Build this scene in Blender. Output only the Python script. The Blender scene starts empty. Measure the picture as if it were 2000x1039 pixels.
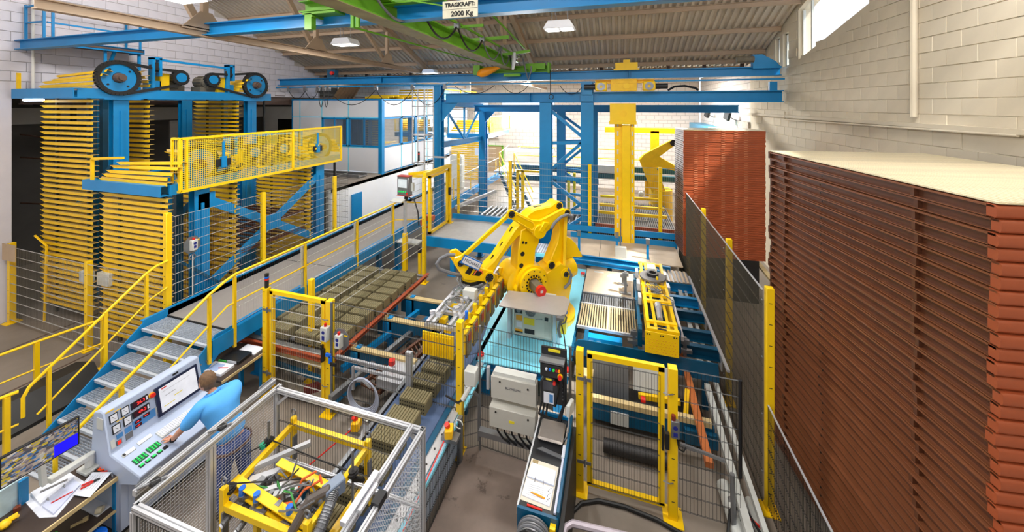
import bpy, math, random
from mathutils import Vector, Matrix
random.seed(7)
SC = bpy.context.scene
COL = SC.collection
R = math.radians
# ------------------------------------------------------------------ camera, world, light, exposure
cam_data = bpy.data.cameras.new('camera')
cam = bpy.data.objects.new('camera', cam_data); COL.objects.link(cam)
cam.location = (0, 0, 5.4); cam.rotation_euler = (R(90), 0, R(16.32))
cam_data.sensor_width = 36; cam_data.lens = 12.6; cam_data.shift_y = -0.15725
cam_data.clip_start = 0.05; cam_data.clip_end = 400
SC.camera = cam
w = bpy.data.worlds.new('world'); SC.world = w; w.use_nodes = True
wn = w.node_tree.nodes; wn['Background'].inputs[0].default_value = (0.90, 0.95, 1.0, 1); wn['Background'].inputs[1].default_value = 1.4
SC.view_settings.view_transform = 'Standard'; SC.view_settings.look = 'None'
SC.view_settings.gamma = 1; SC.view_settings.use_curve_mapping = False
SC.view_settings.exposure = .42
SC.cycles.max_bounces = 8; SC.cycles.diffuse_bounces = 5
def area(name, loc, target, sx, sy, watt, col=(1, 1, 1)):
    d = bpy.data.lights.new(name, 'AREA'); d.shape = 'RECTANGLE'; d.size = sx; d.size_y = sy; d.energy = watt; d.color = col
    o = bpy.data.objects.new(name, d); COL.objects.link(o); o.location = loc
    o.rotation_euler = (Vector(target) - Vector(loc)).to_track_quat('-Z', 'Y').to_euler()
    return o
sun_d = bpy.data.lights.new('sun', 'SUN'); sun_d.energy = 11.0; sun_d.angle = R(3); sun_d.color = (1.0, .95, .85)
sun = bpy.data.objects.new('sun', sun_d); COL.objects.link(sun); sun.location = (20, 4, 25)
sun.rotation_euler = Vector((-.53, .16, -.82)).to_track_quat('-Z', 'Y').to_euler()
# unseen fill lights added under the roof, and daylight standing in the window openings
FILLS = []
for lx, ly, lz, lw in ((-9, .5, 9.5, 300), (-2.5, .5, 9.5, 220), (3.5, 4.4, 8.7, 260), (3.0, -1.2, 8.5, 60), (-9.8, 6.0, 9.5, 170), (-11.5, 19, 6.6, 200), (-5.5, 18.5, 6.75, 620), (1.5, 18.5, 6.75, 620)):
    FILLS.append(area('hall_fill_light', (lx, ly, lz), (lx, ly+.8 if ly < 3 else ly, 0) if lx != -9.8 else (-14.0, 9, 5.5), 3.0, 1.2, lw, (1, .98, .95)))
area('back_opening_daylight', (-5.8, 23.9, 2.4), (-4.5, 10, 1.0), 3.4, 2.0, 260, (.93, .97, 1))
area('back_window_daylight', (-5.9, 23.9, 4.7), (-4.5, 10, 2.0), 3.6, 1.9, 260, (.93, .97, 1))
# ------------------------------------------------------------------ materials
def lin(c):
    return tuple((x/255/12.92 if x/255 <= .04045 else ((x/255+.055)/1.055)**2.4) for x in c)
def M(name, rgb, rough=.5, metal=0., var=.12, scale=6., bump=0., wear=None, coat=0., spec=.5):
    m = bpy.data.materials.new(name); m.use_nodes = True
    nt = m.node_tree; n = nt.nodes; L = nt.links; p = n['Principled BSDF']
    p.inputs['Roughness'].default_value = rough; p.inputs['Metallic'].default_value = metal
    p.inputs['Coat Weight'].default_value = coat; p.inputs['Specular IOR Level'].default_value = spec
    c = lin(rgb)
    tc = n.new('ShaderNodeTexCoord'); nz = n.new('ShaderNodeTexNoise'); nz.inputs['Scale'].default_value = scale
    nz.inputs['Detail'].default_value = 5; nz.inputs['Roughness'].default_value = .62
    L.new(tc.outputs['Object'], nz.inputs['Vector'])
    cr = n.new('ShaderNodeValToRGB'); cr.color_ramp.elements[0].position = .3; cr.color_ramp.elements[1].position = .72
    cr.color_ramp.elements[0].color = tuple(x*(1-var) for x in c)+(1,)
    cr.color_ramp.elements[1].color = tuple(min(1, x*(1+var*.8)) for x in c)+(1,)
    L.new(nz.outputs['Fac'], cr.inputs['Fac'])
    out = cr.outputs['Color']
    if wear:
        wc, lo = wear
        n2 = n.new('ShaderNodeTexNoise'); n2.inputs['Scale'].default_value = scale*2.3; n2.inputs['Detail'].default_value = 6; n2.inputs['Roughness'].default_value = .7
        L.new(tc.outputs['Object'], n2.inputs['Vector'])
        r2 = n.new('ShaderNodeValToRGB'); r2.color_ramp.elements[0].position = lo; r2.color_ramp.elements[1].position = lo+.05
        L.new(n2.outputs['Fac'], r2.inputs['Fac'])
        mx = n.new('ShaderNodeMixRGB'); mx.inputs[2].default_value = lin(wc)+(1,)
        L.new(r2.outputs['Color'], mx.inputs[0]); L.new(out, mx.inputs[1]); out = mx.outputs[0]
    L.new(out, p.inputs['Base Color'])
    if bump:
        b = n.new('ShaderNodeBump'); b.inputs['Strength'].default_value = bump; b.inputs['Distance'].default_value = .02
        L.new(nz.outputs['Fac'], b.inputs['Height']); L.new(b.outputs[0], p.inputs['Normal'])
    return m
def EM(name, rgb, s=1.):
    m = M(name, rgb, .4); p = m.node_tree.nodes['Principled BSDF']
    p.inputs['Emission Color'].default_value = lin(rgb)+(1,); p.inputs['Emission Strength'].default_value = s
    return m
YEL = M('yellow_paint', (250, 205, 8), .38, var=.05, scale=3)
YEL2 = M('carrier_yellow', (248, 198, 10), .45, var=.10, scale=4)
ROB = M('robot_yellow', (253, 207, 0), .3, var=.03, scale=2, coat=.2)
BLU = M('blue_paint', (0, 128, 190), .4, var=.08, scale=2)
BLUD = M('dark_blue_paint', (0, 78, 112), .4, var=.1, scale=2)
CYA = M('cyan_plate_paint', (136, 222, 246), .35, var=.1, scale=1.2, wear=((190, 228, 230), .66))
GRN = M('green_paint', (112, 176, 34), .45, var=.15, scale=2, wear=((160, 150, 90), .7))
ORA = M('orange_plastic', (255, 160, 10), .4, var=.03)
WAL = M('white_wall_paint', (224, 220, 214), .85, var=.07, scale=1.4, bump=.3, wear=((176, 168, 158), .69))
WALL_L = M('grey_white_wall_paint', (214, 210, 218), .85, var=.06, scale=1.3, bump=.3, wear=((165, 158, 160), .69))
WALR = M('cream_wall_paint', (208, 197, 176), .85, var=.07, scale=1.3, bump=.3, wear=((176, 164, 148), .69))
JNT = M('mortar_joint', (186, 178, 170), .9, var=.15, scale=5)  # mortar colour of the joints between wall blocks
FLO = M('factory_floor', (132, 121, 110), .5, var=.2, scale=.9, bump=.05, wear=((118, 108, 99), .62))
RUS = M('red_oxide_frame', (158, 72, 42), .42, var=.18, scale=5, wear=((205, 170, 110), .72))
RUS2 = M('red_oxide_dull_shaded', (92, 53, 34), .36, var=.2, scale=4, wear=((190, 150, 90), .735))  # dull oxide, darkened further to carry the shade on the stack sides
ROO = M('roof_sheet_metal', (190, 178, 162), .5, .15, var=.15, scale=1)
PUR = M('purlin_paint', (176, 152, 128), .6, var=.1, scale=1.5)
ALU = M('aluminium', (204, 206, 212), .35, .5, var=.05, scale=4)
STE = M('grey_steel', (140, 142, 146), .4, .7, var=.1, scale=4)
WIRE = M('zinc_wire', (176, 174, 168), .4, .45, var=.05)
WIRED = M('dark_wire', (46, 46, 46), .4, .5, var=.05)
BLK = M('black_rubber', (24, 24, 25), .55, var=.1)
BLKP = M('black_plastic', (30, 31, 34), .35, var=.05)
DRK = M('dark_machine', (44, 42, 42), .5, .2, var=.2)
GRY = M('light_grey_paint', (200, 202, 198), .4, var=.04, scale=2)
CAB = M('cabinet_cream_grey', (206, 208, 198), .4, var=.03, scale=2)
CON = M('console_grey_blue', (174, 187, 212), .4, var=.02, scale=2)
OFF = M('office_panel_white', (220, 222, 228), .45, var=.03, scale=1)
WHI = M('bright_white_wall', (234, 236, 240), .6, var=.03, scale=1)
CLA = M('wet_clay', (124, 115, 84), .75, var=.12, scale=9, bump=.15)
HOL = M('clay_hole', (44, 40, 28), .9, var=.1)
WOO = M('plywood', (198, 178, 152), .55, var=.10, scale=3)
BOA = M('timber_board', (200, 178, 130), .6, var=.15, scale=8)
BEL = M('blue_grey_belt', (74, 94, 130), .5, var=.1, scale=3)
DECK = M('deck_rubber', (136, 130, 126), .6, var=.12, scale=1.5)
GRAT = M('galvanised_grating', (196, 204, 216), .4, .25, var=.1, scale=5)
DESK = M('dark_desk_top', (62, 50, 44), .4, var=.15, scale=5)
PAP = M('paper', (222, 225, 235), .7, var=.02)
RED = M('red_plastic', (214, 34, 22), .35, var=.04)
ORW = M('wire_orange', (240, 110, 50), .45, var=.04)
GRW = M('wire_green', (60, 150, 70), .45, var=.04)
BLB = M('bright_blue_plastic', (20, 110, 230), .35, var=.04)
HOS = M('grey_hose', (112, 114, 120), .45, var=.05)
BRM = M('brown_steel', (92, 72, 62), .6, var=.2, scale=2)
DOORM = M('tan_door', (186, 160, 128), .6, var=.05)
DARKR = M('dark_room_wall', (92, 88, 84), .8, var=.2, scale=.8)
MOT = M('dusty_motor', (112, 104, 90), .7, .2, var=.25, scale=9)
GRD = M('dusty_brown_plate', (128, 112, 102), .5, var=.22, scale=1.6, wear=((98, 84, 76), .6))
PADM = M('clamp_pad', (122, 108, 84), .6, var=.15, scale=12)
RUBR = M('pad_rust_patch', (170, 70, 30), .6, var=.2, scale=20)
# ------------------------------------------------------------------ mesh helpers
def V(*a): return Vector(a)
class MB:
    def __init__(s): s.v = []; s.f = []; s.m = []
    def add(s, vs, fs):
        o = len(s.v); s.m.append((o, len(s.f))); s.v += [tuple(x) for x in vs]; s.f += [tuple(i+o for i in f) for f in fs]; return s
    def box(s, x0, y0, z0, x1, y1, z1):
        a = [(x0,y0,z0),(x1,y0,z0),(x1,y1,z0),(x0,y1,z0),(x0,y0,z1),(x1,y0,z1),(x1,y1,z1),(x0,y1,z1)]
        return s.add(a, [(0,3,2,1),(4,5,6,7),(0,1,5,4),(1,2,6,5),(2,3,7,6),(3,0,4,7)])
    def cbox(s, c, d, rz=0, c2=0):          # centred box turned about z; c2 tilts about its own x
        m = Matrix.Rotation(rz, 3, 'Z') @ Matrix.Rotation(c2, 3, 'X')
        vs = []
        for k in (-.5, .5):
            for i, j in ((-.5,-.5),(.5,-.5),(.5,.5),(-.5,.5)):
                vs.append(Vector(c) + m @ Vector((i*d[0], j*d[1], k*d[2])))
        return s.add(vs, [(0,3,2,1),(4,5,6,7),(0,1,5,4),(1,2,6,5),(2,3,7,6),(3,0,4,7)])
    def frame(s, p, q, up=None):
        p = Vector(p); q = Vector(q); t = (q-p).normalized()
        up = Vector(up) if up else (Vector((0,0,1)) if abs(t.z) < .95 else Vector((0,1,0)))
        a = t.cross(up).normalized(); b = a.cross(t).normalized()
        return p, q, a, b
    def bar(s, p, q, w, h=None, up=None):
        h = h or w
        p, q, a, b = s.frame(p, q, up)
        vs = [e + a*i*w/2 + b*j*h/2 for e in (p, q) for i, j in ((-1,-1),(1,-1),(1,1),(-1,1))]
        return s.add(vs, [(0,1,2,3),(7,6,5,4),(0,4,5,1),(1,5,6,2),(2,6,7,3),(3,7,4,0)])
    def ibeam(s, p, q, w, h, t=.02, up=None):
        p, q, a, b = s.frame(p, q, up)
        for e in (-1, 1): s.bar(p+b*e*(h/2-t/2), q+b*e*(h/2-t/2), w, t, b)
        return s.bar(p, q, t*.8, h-2*t, b)
    def ubeam(s, p, q, w, h, t=.015, up=None, side=1):
        p, q, a, b = s.frame(p, q, up)
        for e in (-1, 1): s.bar(p+b*e*(h/2-t/2), q+b*e*(h/2-t/2), w, t, b)
        return s.bar(p-a*side*(w/2-t/2), q-a*side*(w/2-t/2), t, h-2*t, b)
    def wire(s, p, q, r):
        p, q, a, b = s.frame(p, q)
        vs = [e + a*r*x + b*r*y for e in (p, q) for x, y in ((1,0),(-.5,.87),(-.5,-.87))]
        return s.add(vs, [(0,3,4,1),(1,4,5,2),(2,5,3,0)])
    def cyl(s, p, q, r, n=14, r2=None, caps=True):
        r2 = r if r2 is None else r2
        p, q, a, b = s.frame(p, q)
        vs = []
        for e, rr in ((p, r), (q, r2)):
            for i in range(n):
                t = 2*math.pi*i/n; vs.append(e + a*rr*math.cos(t) + b*rr*math.sin(t))
        fs = [(i, i+n, (i+1) % n+n, (i+1) % n) for i in range(n)]
        if caps: fs += [tuple(range(n)), tuple(range(2*n-1, n-1, -1))]
        return s.add(vs, fs)
    def ringdisc(s, p, q, ri, ro, n=24):    # a washer from p to q
        p, q, a, b = s.frame(p, q); vs = []
        for e in (p, q):
            for rr in (ri, ro):
                for i in range(n):
                    t = 2*math.pi*i/n; vs.append(e + a*rr*math.cos(t) + b*rr*math.sin(t))
        fs = []
        for i in range(n):
            j = (i+1) % n
            fs += [(i, n+i, n+j, j), (n+i, 3*n+i, 3*n+j, n+j), (3*n+i, 2*n+i, 2*n+j, 3*n+j), (2*n+i, i, j, 2*n+j)]
        return s.add(vs, fs)
    def tube(s, pts, r, n=6, closed=False):
        pts = [Vector(p) for p in pts]; m = len(pts); vs = []; pa = None
        for i, p in enumerate(pts):
            if closed: t = (pts[(i+1) % m]-pts[i-1])
            else: t = pts[min(i+1, m-1)]-pts[max(i-1, 0)]
            t.normalize()
            if pa is None:
                u = Vector((0,0,1)) if abs(t.z) < .9 else Vector((1,0,0)); a = t.cross(u).normalized()
            else: a = (pa - t*pa.dot(t)).normalized()
            pa = a; b = t.cross(a)
            rr = r[i] if isinstance(r, (list, tuple)) else r
            vs += [p + a*rr*math.cos(2*math.pi*k/n) + b*rr*math.sin(2*math.pi*k/n) for k in range(n)]
        fs = []
        for i in range(m if closed else m-1):
            j = (i+1) % m
            fs += [(i*n+k, i*n+(k+1) % n, j*n+(k+1) % n, j*n+k) for k in range(n)]
        if not closed: fs += [tuple(range(n-1, -1, -1)), tuple((m-1)*n+k for k in range(n))]
        return s.add(vs, fs)
    def prism(s, pts, o, ux, uy, d0, d1):   # polygon pts (2d) in plane (ux, uy) through o, extruded along ux x uy from d0 to d1
        o = Vector(o); ux = Vector(ux); uy = Vector(uy); n = ux.cross(uy).normalized(); m = len(pts)
        vs = [o + ux*a + uy*b + n*d for d in (d0, d1) for a, b in pts]
        fs = [tuple(range(m-1, -1, -1)), tuple(range(m, 2*m))] + [(i, (i+1) % m, m+(i+1) % m, m+i) for i in range(m)]
        ar = sum(pts[i][0]*pts[(i+1) % m][1]-pts[(i+1) % m][0]*pts[i][1] for i in range(m))
        if ar < 0: fs = [tuple(reversed(f)) for f in fs]
        return s.add(vs, fs)
    def ball(s, c, r, n=10, m=6, sq=(1,1,1)):
        c = Vector(c); vs = [c+Vector((0,0,r*sq[2]))]
        for i in range(1, m):
            t = math.pi*i/m
            for k in range(n):
                u = 2*math.pi*k/n; vs.append(c+Vector((r*sq[0]*math.sin(t)*math.cos(u), r*sq[1]*math.sin(t)*math.sin(u), r*sq[2]*math.cos(t))))
        vs.append(c-Vector((0,0,r*sq[2]))); e = len(vs)-1
        fs = [(0, 1+k, 1+(k+1) % n) for k in range(n)]
        for i in range(m-2):
            fs += [(1+i*n+k, 1+(i+1)*n+k, 1+(i+1)*n+(k+1) % n, 1+i*n+(k+1) % n) for k in range(n)]
        fs += [(e, e-n+(k+1) % n, e-n+k) for k in range(n)]
        return s.add(vs, fs)
    def mesh(s, name, off=(0,0,0), mat=None, sharp=35):
        me = bpy.data.meshes.new(name)
        me.from_pydata([(x-off[0], y-off[1], z-off[2]) for x, y, z in s.v], [], s.f)
        me.polygons.foreach_set('use_smooth', [True]*len(me.polygons))
        me.set_sharp_from_angle(angle=R(sharp)); me.update()
        if mat: me.materials.append(mat)
        return me
OFFS = {}
def tag(o, label=None, cat=None, group=None, kind=None):
    if label: o['label'] = label
    if cat: o['category'] = cat
    if group: o['group'] = group
    if kind: o['kind'] = kind
    return o
def thing(name, label, cat, loc=(0,0,0), group=None, local=False, kind=None, rz=0):
    o = bpy.data.objects.new(name, None); COL.objects.link(o); o.location = loc; o.rotation_euler = (0,0,rz); o.empty_display_size = .1
    OFFS[o.name] = (0,0,0) if local else tuple(loc)
    return tag(o, label, cat, group, kind)
def part(root, name, mb, mat, label=None, bevel=0, kind=None, sharp=35):
    off = OFFS.get(root.name, (0,0,0))
    o = bpy.data.objects.new(name, mb.mesh(name, off, mat, sharp)); COL.objects.link(o); o.parent = root
    OFFS[o.name] = off
    if bevel: bev(o, bevel)
    return tag(o, label, None, None, kind)
def bev(o, w, n=1):
    m = o.modifiers.new('bevel', 'BEVEL'); m.width = w; m.segments = n; m.limit_method = 'ANGLE'; m.angle_limit = R(40)
    return o
def parts(root, name, mb, mat, bevel=0):       # one object for each primitive in mb
    out = []
    for i, (v0, f0) in enumerate(mb.m):
        v1, f1 = mb.m[i+1] if i+1 < len(mb.m) else (len(mb.v), len(mb.f))
        s = MB(); s.add(mb.v[v0:v1], [tuple(k-v0 for k in f) for f in mb.f[f0:f1]])
        out.append(part(root, name, s, mat, bevel=bevel))
    return out
def solo(name, label, cat, mb, mat, group=None, kind=None, bevel=0, sharp=35):
    xs = [p[0] for p in mb.v]; ys = [p[1] for p in mb.v]; zs = [p[2] for p in mb.v]
    off = ((min(xs)+max(xs))/2, (min(ys)+max(ys))/2, min(zs))
    o = bpy.data.objects.new(name, mb.mesh(name, off, mat, sharp)); COL.objects.link(o); o.location = off
    OFFS[o.name] = off
    if bevel: bev(o, bevel)
    return tag(o, label, cat, group, kind)
def struct(name, mb, mat, parent=None, sharp=35):
    o = bpy.data.objects.new(name, mb.mesh(name, (0,0,0), mat, sharp)); COL.objects.link(o)
    OFFS[o.name] = (0,0,0)
    if parent: o.parent = parent
    else: o['kind'] = 'structure'
    return o
def piece(parent, name, me, loc, rot=(0,0,0), scale=(1,1,1)):
    o = bpy.data.objects.new(name, me); COL.objects.link(o); o.parent = parent
    off = OFFS.get(parent.name, (0,0,0))
    o.location = (loc[0]-off[0], loc[1]-off[1], loc[2]-off[2]); o.rotation_euler = rot; o.scale = scale
    return o
def dup(root, loc, rz=0, label=None, group=None):
    def cp(o, par):
        c = o.copy(); COL.objects.link(c); c.parent = par
        for k in list(o.children): cp(k, c)
        return c
    c = cp(root, None); c.location = loc; c.rotation_euler = (0,0,rz)
    if label: c['label'] = label
    if group: c['group'] = group
    return c
def text_part(root, name, body, size, mat, loc, rot, ext=.002, label=None, bold=0.):
    cu = bpy.data.curves.new(name, 'FONT'); cu.body = body; cu.size = size; cu.extrude = ext; cu.align_x = 'CENTER'; cu.align_y = 'CENTER'; cu.offset = bold
    cu.resolution_u = 3
    tmp = bpy.data.objects.new('tmp_text', cu); COL.objects.link(tmp)
    me = bpy.data.meshes.new_from_object(tmp.evaluated_get(bpy.context.evaluated_depsgraph_get())); me.name = name
    bpy.data.objects.remove(tmp); bpy.data.curves.remove(cu)
    me.materials.clear(); me.materials.append(mat)
    o = bpy.data.objects.new(name, me); COL.objects.link(o); o.parent = root
    off = OFFS.get(root.name, (0,0,0)); o.location = (loc[0]-off[0], loc[1]-off[1], loc[2]-off[2]); o.rotation_euler = rot
    return tag(o, label, None, None, 'stuff')
def arc(c, r, a0, a1, n, ux, uy):
    c = Vector(c); ux = Vector(ux); uy = Vector(uy)
    return [c + ux*r*math.cos(R(a0+(a1-a0)*i/n)) + uy*r*math.sin(R(a0+(a1-a0)*i/n)) for i in range(n+1)]
X_, Y_, Z_ = V(1,0,0), V(0,1,0), V(0,0,1)
# ================================================================== SETTING
XL, XR, YE, YB = -14.6, 4.8, 14.7, 24.0
def roofz(y): return 7.0 + .42*(YE-y) if y > 1 else 12.75 - .42*(1-y)
struct('floor', MB().box(-22, -8, -.3, 9, 40, 0), FLO)
# floor joints, thin dark steel strips
struct('trim_1', MB().box(-14.4, 6.18, .0, -11.9, 6.22, .004).box(-12.9, 3.0, 0, -12.86, 6.2, .004).box(-11, 2.0, 0, -10.96, 4.9, .004), BRM)
# --- right wall: backing slab with window openings, painted blocks in front
def slab_with_holes(mb, x0, x1, ylo, yhi, zlo, ztop, holes):
    ys = [y for y in sorted({ylo, yhi, 1.0, *[h[0] for h in holes], *[h[1] for h in holes]}) if ylo <= y <= yhi]
    for a, b in zip(ys, ys[1:]):
        hs = [h for h in holes if h[0] <= a+1e-6 and h[1] >= b-1e-6]
        z = zlo
        for h in sorted(hs, key=lambda h: h[2]):
            mb.box(x0, a, z, x1, b, h[2]); z = h[3]
        za, zb = max(z, ztop(a)), max(z, ztop(b))
        o = [(x0,a,z),(x1,a,z),(x1,b,z),(x0,b,z),(x0,a,za),(x1,a,za),(x1,b,zb),(x0,b,zb)]
        mb.add(o, [(0,3,2,1),(4,5,6,7),(0,1,5,4),(1,2,6,5),(2,3,7,6),(3,0,4,7)])
RH = [(12.35, 12.75, 6.55, 7.55), (12.95, 13.3, 6.7, 7.5)]
def sill(y): return 6.65 + .27*(11.77-y) if y > 3.9 else 8.775
def wtop(y): return min(sill(y)+1.7, roofz(y)-.2)
mb = MB(); slab_with_holes(mb, XR+.03, XR+.35, 11.77, 15.5, 0, lambda y: roofz(y)+.02, RH)
mb.box(XR+.03, -4.3, 0, XR+.35, 3.9, 8.775); mb.prism([(-4.3,8.775),(3.9,8.775),(3.9,wtop(3.9)),(1,wtop(1)),(-4.3,wtop(-4.3))], (XR+.03,0,0), Y_, Z_, 0, .32)
for ya_, yb_ in ((3.9, 11.77),): mb.prism([(ya_,0),(yb_,0),(yb_,sill(yb_)),(ya_,sill(ya_))], (XR+.03,0,0), Y_, Z_, 0, .32)
for ya_, yb_ in ((-4.3, 1.0), (1.0, 3.9), (3.9, 7), (7, 11.77)): mb.prism([(ya_,wtop(ya_)),(yb_,wtop(yb_)),(yb_,roofz(yb_)+.02),(ya_,roofz(ya_)+.02)], (XR+.03,0,0), Y_, Z_, 0, .32)
wr = struct('wall_right', mb, WALR)
def block_mesh(mat, dx, ly, lz, g=.003):
    m = MB(); c = .005; a = ly/2-g; b = lz/2-g
    vs = [(0,-a,-b),(0,a,-b),(0,a,b),(0,-a,b),(dx,-a+c,-b+c),(dx,a-c,-b+c),(dx,a-c,b-c),(dx,-a+c,b-c)]
    fs = [(4,5,6,7),(0,1,5,4),(1,2,6,5),(2,3,7,6),(3,0,4,7)]
    if dx < 0: fs = [tuple(reversed(f)) for f in fs]
    m.add(vs, fs); return m.mesh('block', (0,0,0), mat)
bmR = block_mesh(WALR, -.014, .5, .25)
nb = 0
for r in range(18):
    z = 4.25 + .25*r + .125
    for k in range(20):
        y = 5.6 + .5*k + (.25 if r % 2 else 0)
        if y > 15.2 or z+.12 > roofz(y) - .02: continue
        if any(h[0]-.2 < y < h[1]+.2 and h[2]-.1 < z < h[3]+.1 for h in RH): continue
        if y < 12.05 and (z+.14 > sill(max(y-.26, 3.9)) or (y > 11.5 and z > 6.5)): continue
        if (r in (2, 3) and random.random() < .08): continue
        piece(wr, 'block', bmR, (XR+.03+random.uniform(-.003, .003), y, z), (random.uniform(-.004,.004),0,0)); nb += 1
# window frames and panes on the right wall
def clear_glass(name, tint, refl=.08):
    g = bpy.data.materials.new(name); g.use_nodes = True; n = g.node_tree.nodes; L = g.node_tree.links
    n.remove(n['Principled BSDF']); t = n.new('ShaderNodeBsdfTransparent'); t.inputs[0].default_value = (*tint, 1); gl = n.new('ShaderNodeBsdfGlossy'); gl.inputs['Roughness'].default_value = .03
    mx = n.new('ShaderNodeMixShader'); mx.inputs[0].default_value = refl; L.new(t.outputs[0], mx.inputs[1]); L.new(gl.outputs[0], mx.inputs[2]); L.new(mx.outputs[0], n['Material Output'].inputs[0])
    return g
GLA = clear_glass('window_glass', (.96, .98, 1))
for i, h in enumerate(RH):
    m = MB()
    for (a, b, c, d) in ((h[0], h[1], h[2], h[2]+.05), (h[0], h[1], h[3]-.05, h[3]), (h[0], h[0]+.05, h[2], h[3]), (h[1]-.05, h[1], h[2], h[3])): m.box(XR+.12, a, c, XR+.18, b, d)
    wo = struct('window_%d' % (i+2), m, GRY)
    struct('pane', MB().box(XR+.14, h[0]+.02, h[2]+.02, XR+.15, h[1]-.02, h[3]-.02), GLA, wo)
m = MB(); m.bar((XR+.15, 3.9, sill(3.9)+.03), (XR+.15, 11.77, sill(11.77)+.03), .06); m.bar((XR+.15, 11.74, sill(11.77)), (XR+.15, 11.74, 8.0), .06)
for y in (11.3, 8.9, 6.5, 4.1): m.bar((XR+.15, y, sill(y)), (XR+.15, y, wtop(y)), .05)
wo = struct('window_1', m, GRY)
struct('pane', MB().prism([(3.9,sill(3.9)),(11.77,sill(11.77)),(11.77,wtop(11.77)),(7,wtop(7)),(3.9,wtop(3.9))], (XR+.14,0,0), Y_, Z_, 0, .01), GLA, wo)
# conduit lines and pipe chase on the right wall
struct('trim_2', MB().cyl((XR-.04, 7.64, 5.2), (XR-.04, 7.64, 7.75), .045, 8).cyl((XR-.05, 6.0, 5.02), (XR-.05, 12.4, 4.97), .02, 8).cyl((XR-.05,12.4,4.97),(XR-.05,12.4,5.2),.02,8), WALR)
struct('trim_3', MB().box(XR-.06, 5.6, 5.03, XR+.03, 15.4, 5.10), WALR)
# --- annex walls behind the eave
def brickwall(name, col, sc=1.):
    m = M(name, col, .85, var=.06, scale=1.4)
    nt = m.node_tree; n = nt.nodes; L = nt.links; p = n['Principled BSDF']
    src = p.inputs['Base Color'].links[0].from_socket
    tc = n.new('ShaderNodeTexCoord'); sx = n.new('ShaderNodeSeparateXYZ'); cb = n.new('ShaderNodeCombineXYZ'); ad = n.new('ShaderNodeMath')
    L.new(tc.outputs['Object'], sx.inputs[0]); L.new(sx.outputs[0], ad.inputs[0]); L.new(sx.outputs[1], ad.inputs[1])
    L.new(ad.outputs[0], cb.inputs[0]); L.new(sx.outputs[2], cb.inputs[1])
    bt = n.new('ShaderNodeTexBrick'); bt.inputs['Scale'].default_value = 1; bt.inputs['Brick Width'].default_value = .5; bt.inputs['Row Height'].default_value = .25; bt.inputs['Mortar Size'].default_value = .012
    L.new(cb.outputs[0], bt.inputs['Vector'])
    mx = n.new('ShaderNodeMixRGB'); mx.blend_type = 'MULTIPLY'; mx.inputs[2].default_value = (.62,.6,.58,1)
    L.new(bt.outputs['Fac'], mx.inputs[0]); L.new(src, mx.inputs[1]); L.new(mx.outputs[0], p.inputs['Base Color'])
    b = n.new('ShaderNodeBump'); b.inputs['Distance'].default_value = .02; b.invert = True; b.inputs['Strength'].default_value = .6
    L.new(bt.outputs['Fac'], b.inputs['Height']); L.new(b.outputs[0], p.inputs['Normal'])
    return m
BWL = brickwall('back_wall_blocks', (226, 218, 212))
def face_wall(mb, x0, x1, zlo, zhi, y0, y1, holes):     # lateral wall with openings (x0,x1,z0,z1)
    xs = sorted({x0, x1, *[h[0] for h in holes], *[h[1] for h in holes]})
    for a, b in zip(xs, xs[1:]):
        hs = [h for h in holes if h[0] <= a+1e-6 and h[1] >= b-1e-6]; z = zlo
        for h in sorted(hs, key=lambda h: h[2]):
            if h[2] > z: mb.box(a, y0, z, b, y1, h[2])
            z = h[3]
        if zhi > z: mb.box(a, y0, z, b, y1, zhi)
BH = [(-7.85, -4.0, 3.72, 5.75), (-7.6, -4.0, .25, 2.45), (-1.05, 3.35, 4.9, 5.35), (-12.1, -10.4, 0.6, 5.2), (-9.9, -8.75, 2.55, 5.6)]
mb = MB(); face_wall(mb, -22, XR, 0, 7.3, YB, YB+.3, BH)
wb = struct('wall_back', mb, BWL)
struct('wall_annex', MB().box(XR+.05, 15.5, 0, XR+.35, YB, 7.0), BWL)
struct('trim_4', MB().box(-22, YB-.06, 5.05, XR, YB, 5.12).box(-22, YB-.05, 4.45, XR, YB, 4.5).box(-22,YB-.05,6.1,XR,YB,6.16), WAL)
for i, h in enumerate(BH[:3]+BH[3:]):
    m = MB(); t = .06
    m.box(h[0], YB+.1, h[2], h[1], YB+.16, h[2]+t).box(h[0], YB+.1, h[3]-t, h[1], YB+.16, h[3]).box(h[0], YB+.1, h[2], h[0]+t, YB+.16, h[3]).box(h[1]-t, YB+.1, h[2], h[1], YB+.16, h[3])
    wo = struct('window_%d' % (i+4), m, GRY)
    struct('pane', MB().box(h[0]+.03, YB+.12, h[2]+.03, h[1]-.03, YB+.13, h[3]-.03), GLA, wo)
# tan door with a green edge beside the bright opening
d1 = struct('door_1', MB().box(-8.72, YB-.08, 0, -7.75, YB-.02, 2.5), DOORM)
struct('door_edge', MB().box(-7.75, YB-.12, 0, -7.65, YB-.01, 2.55).box(-8.75, YB-.12, 2.5, -7.65, YB-.01, 2.56), GRN, d1)
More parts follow.
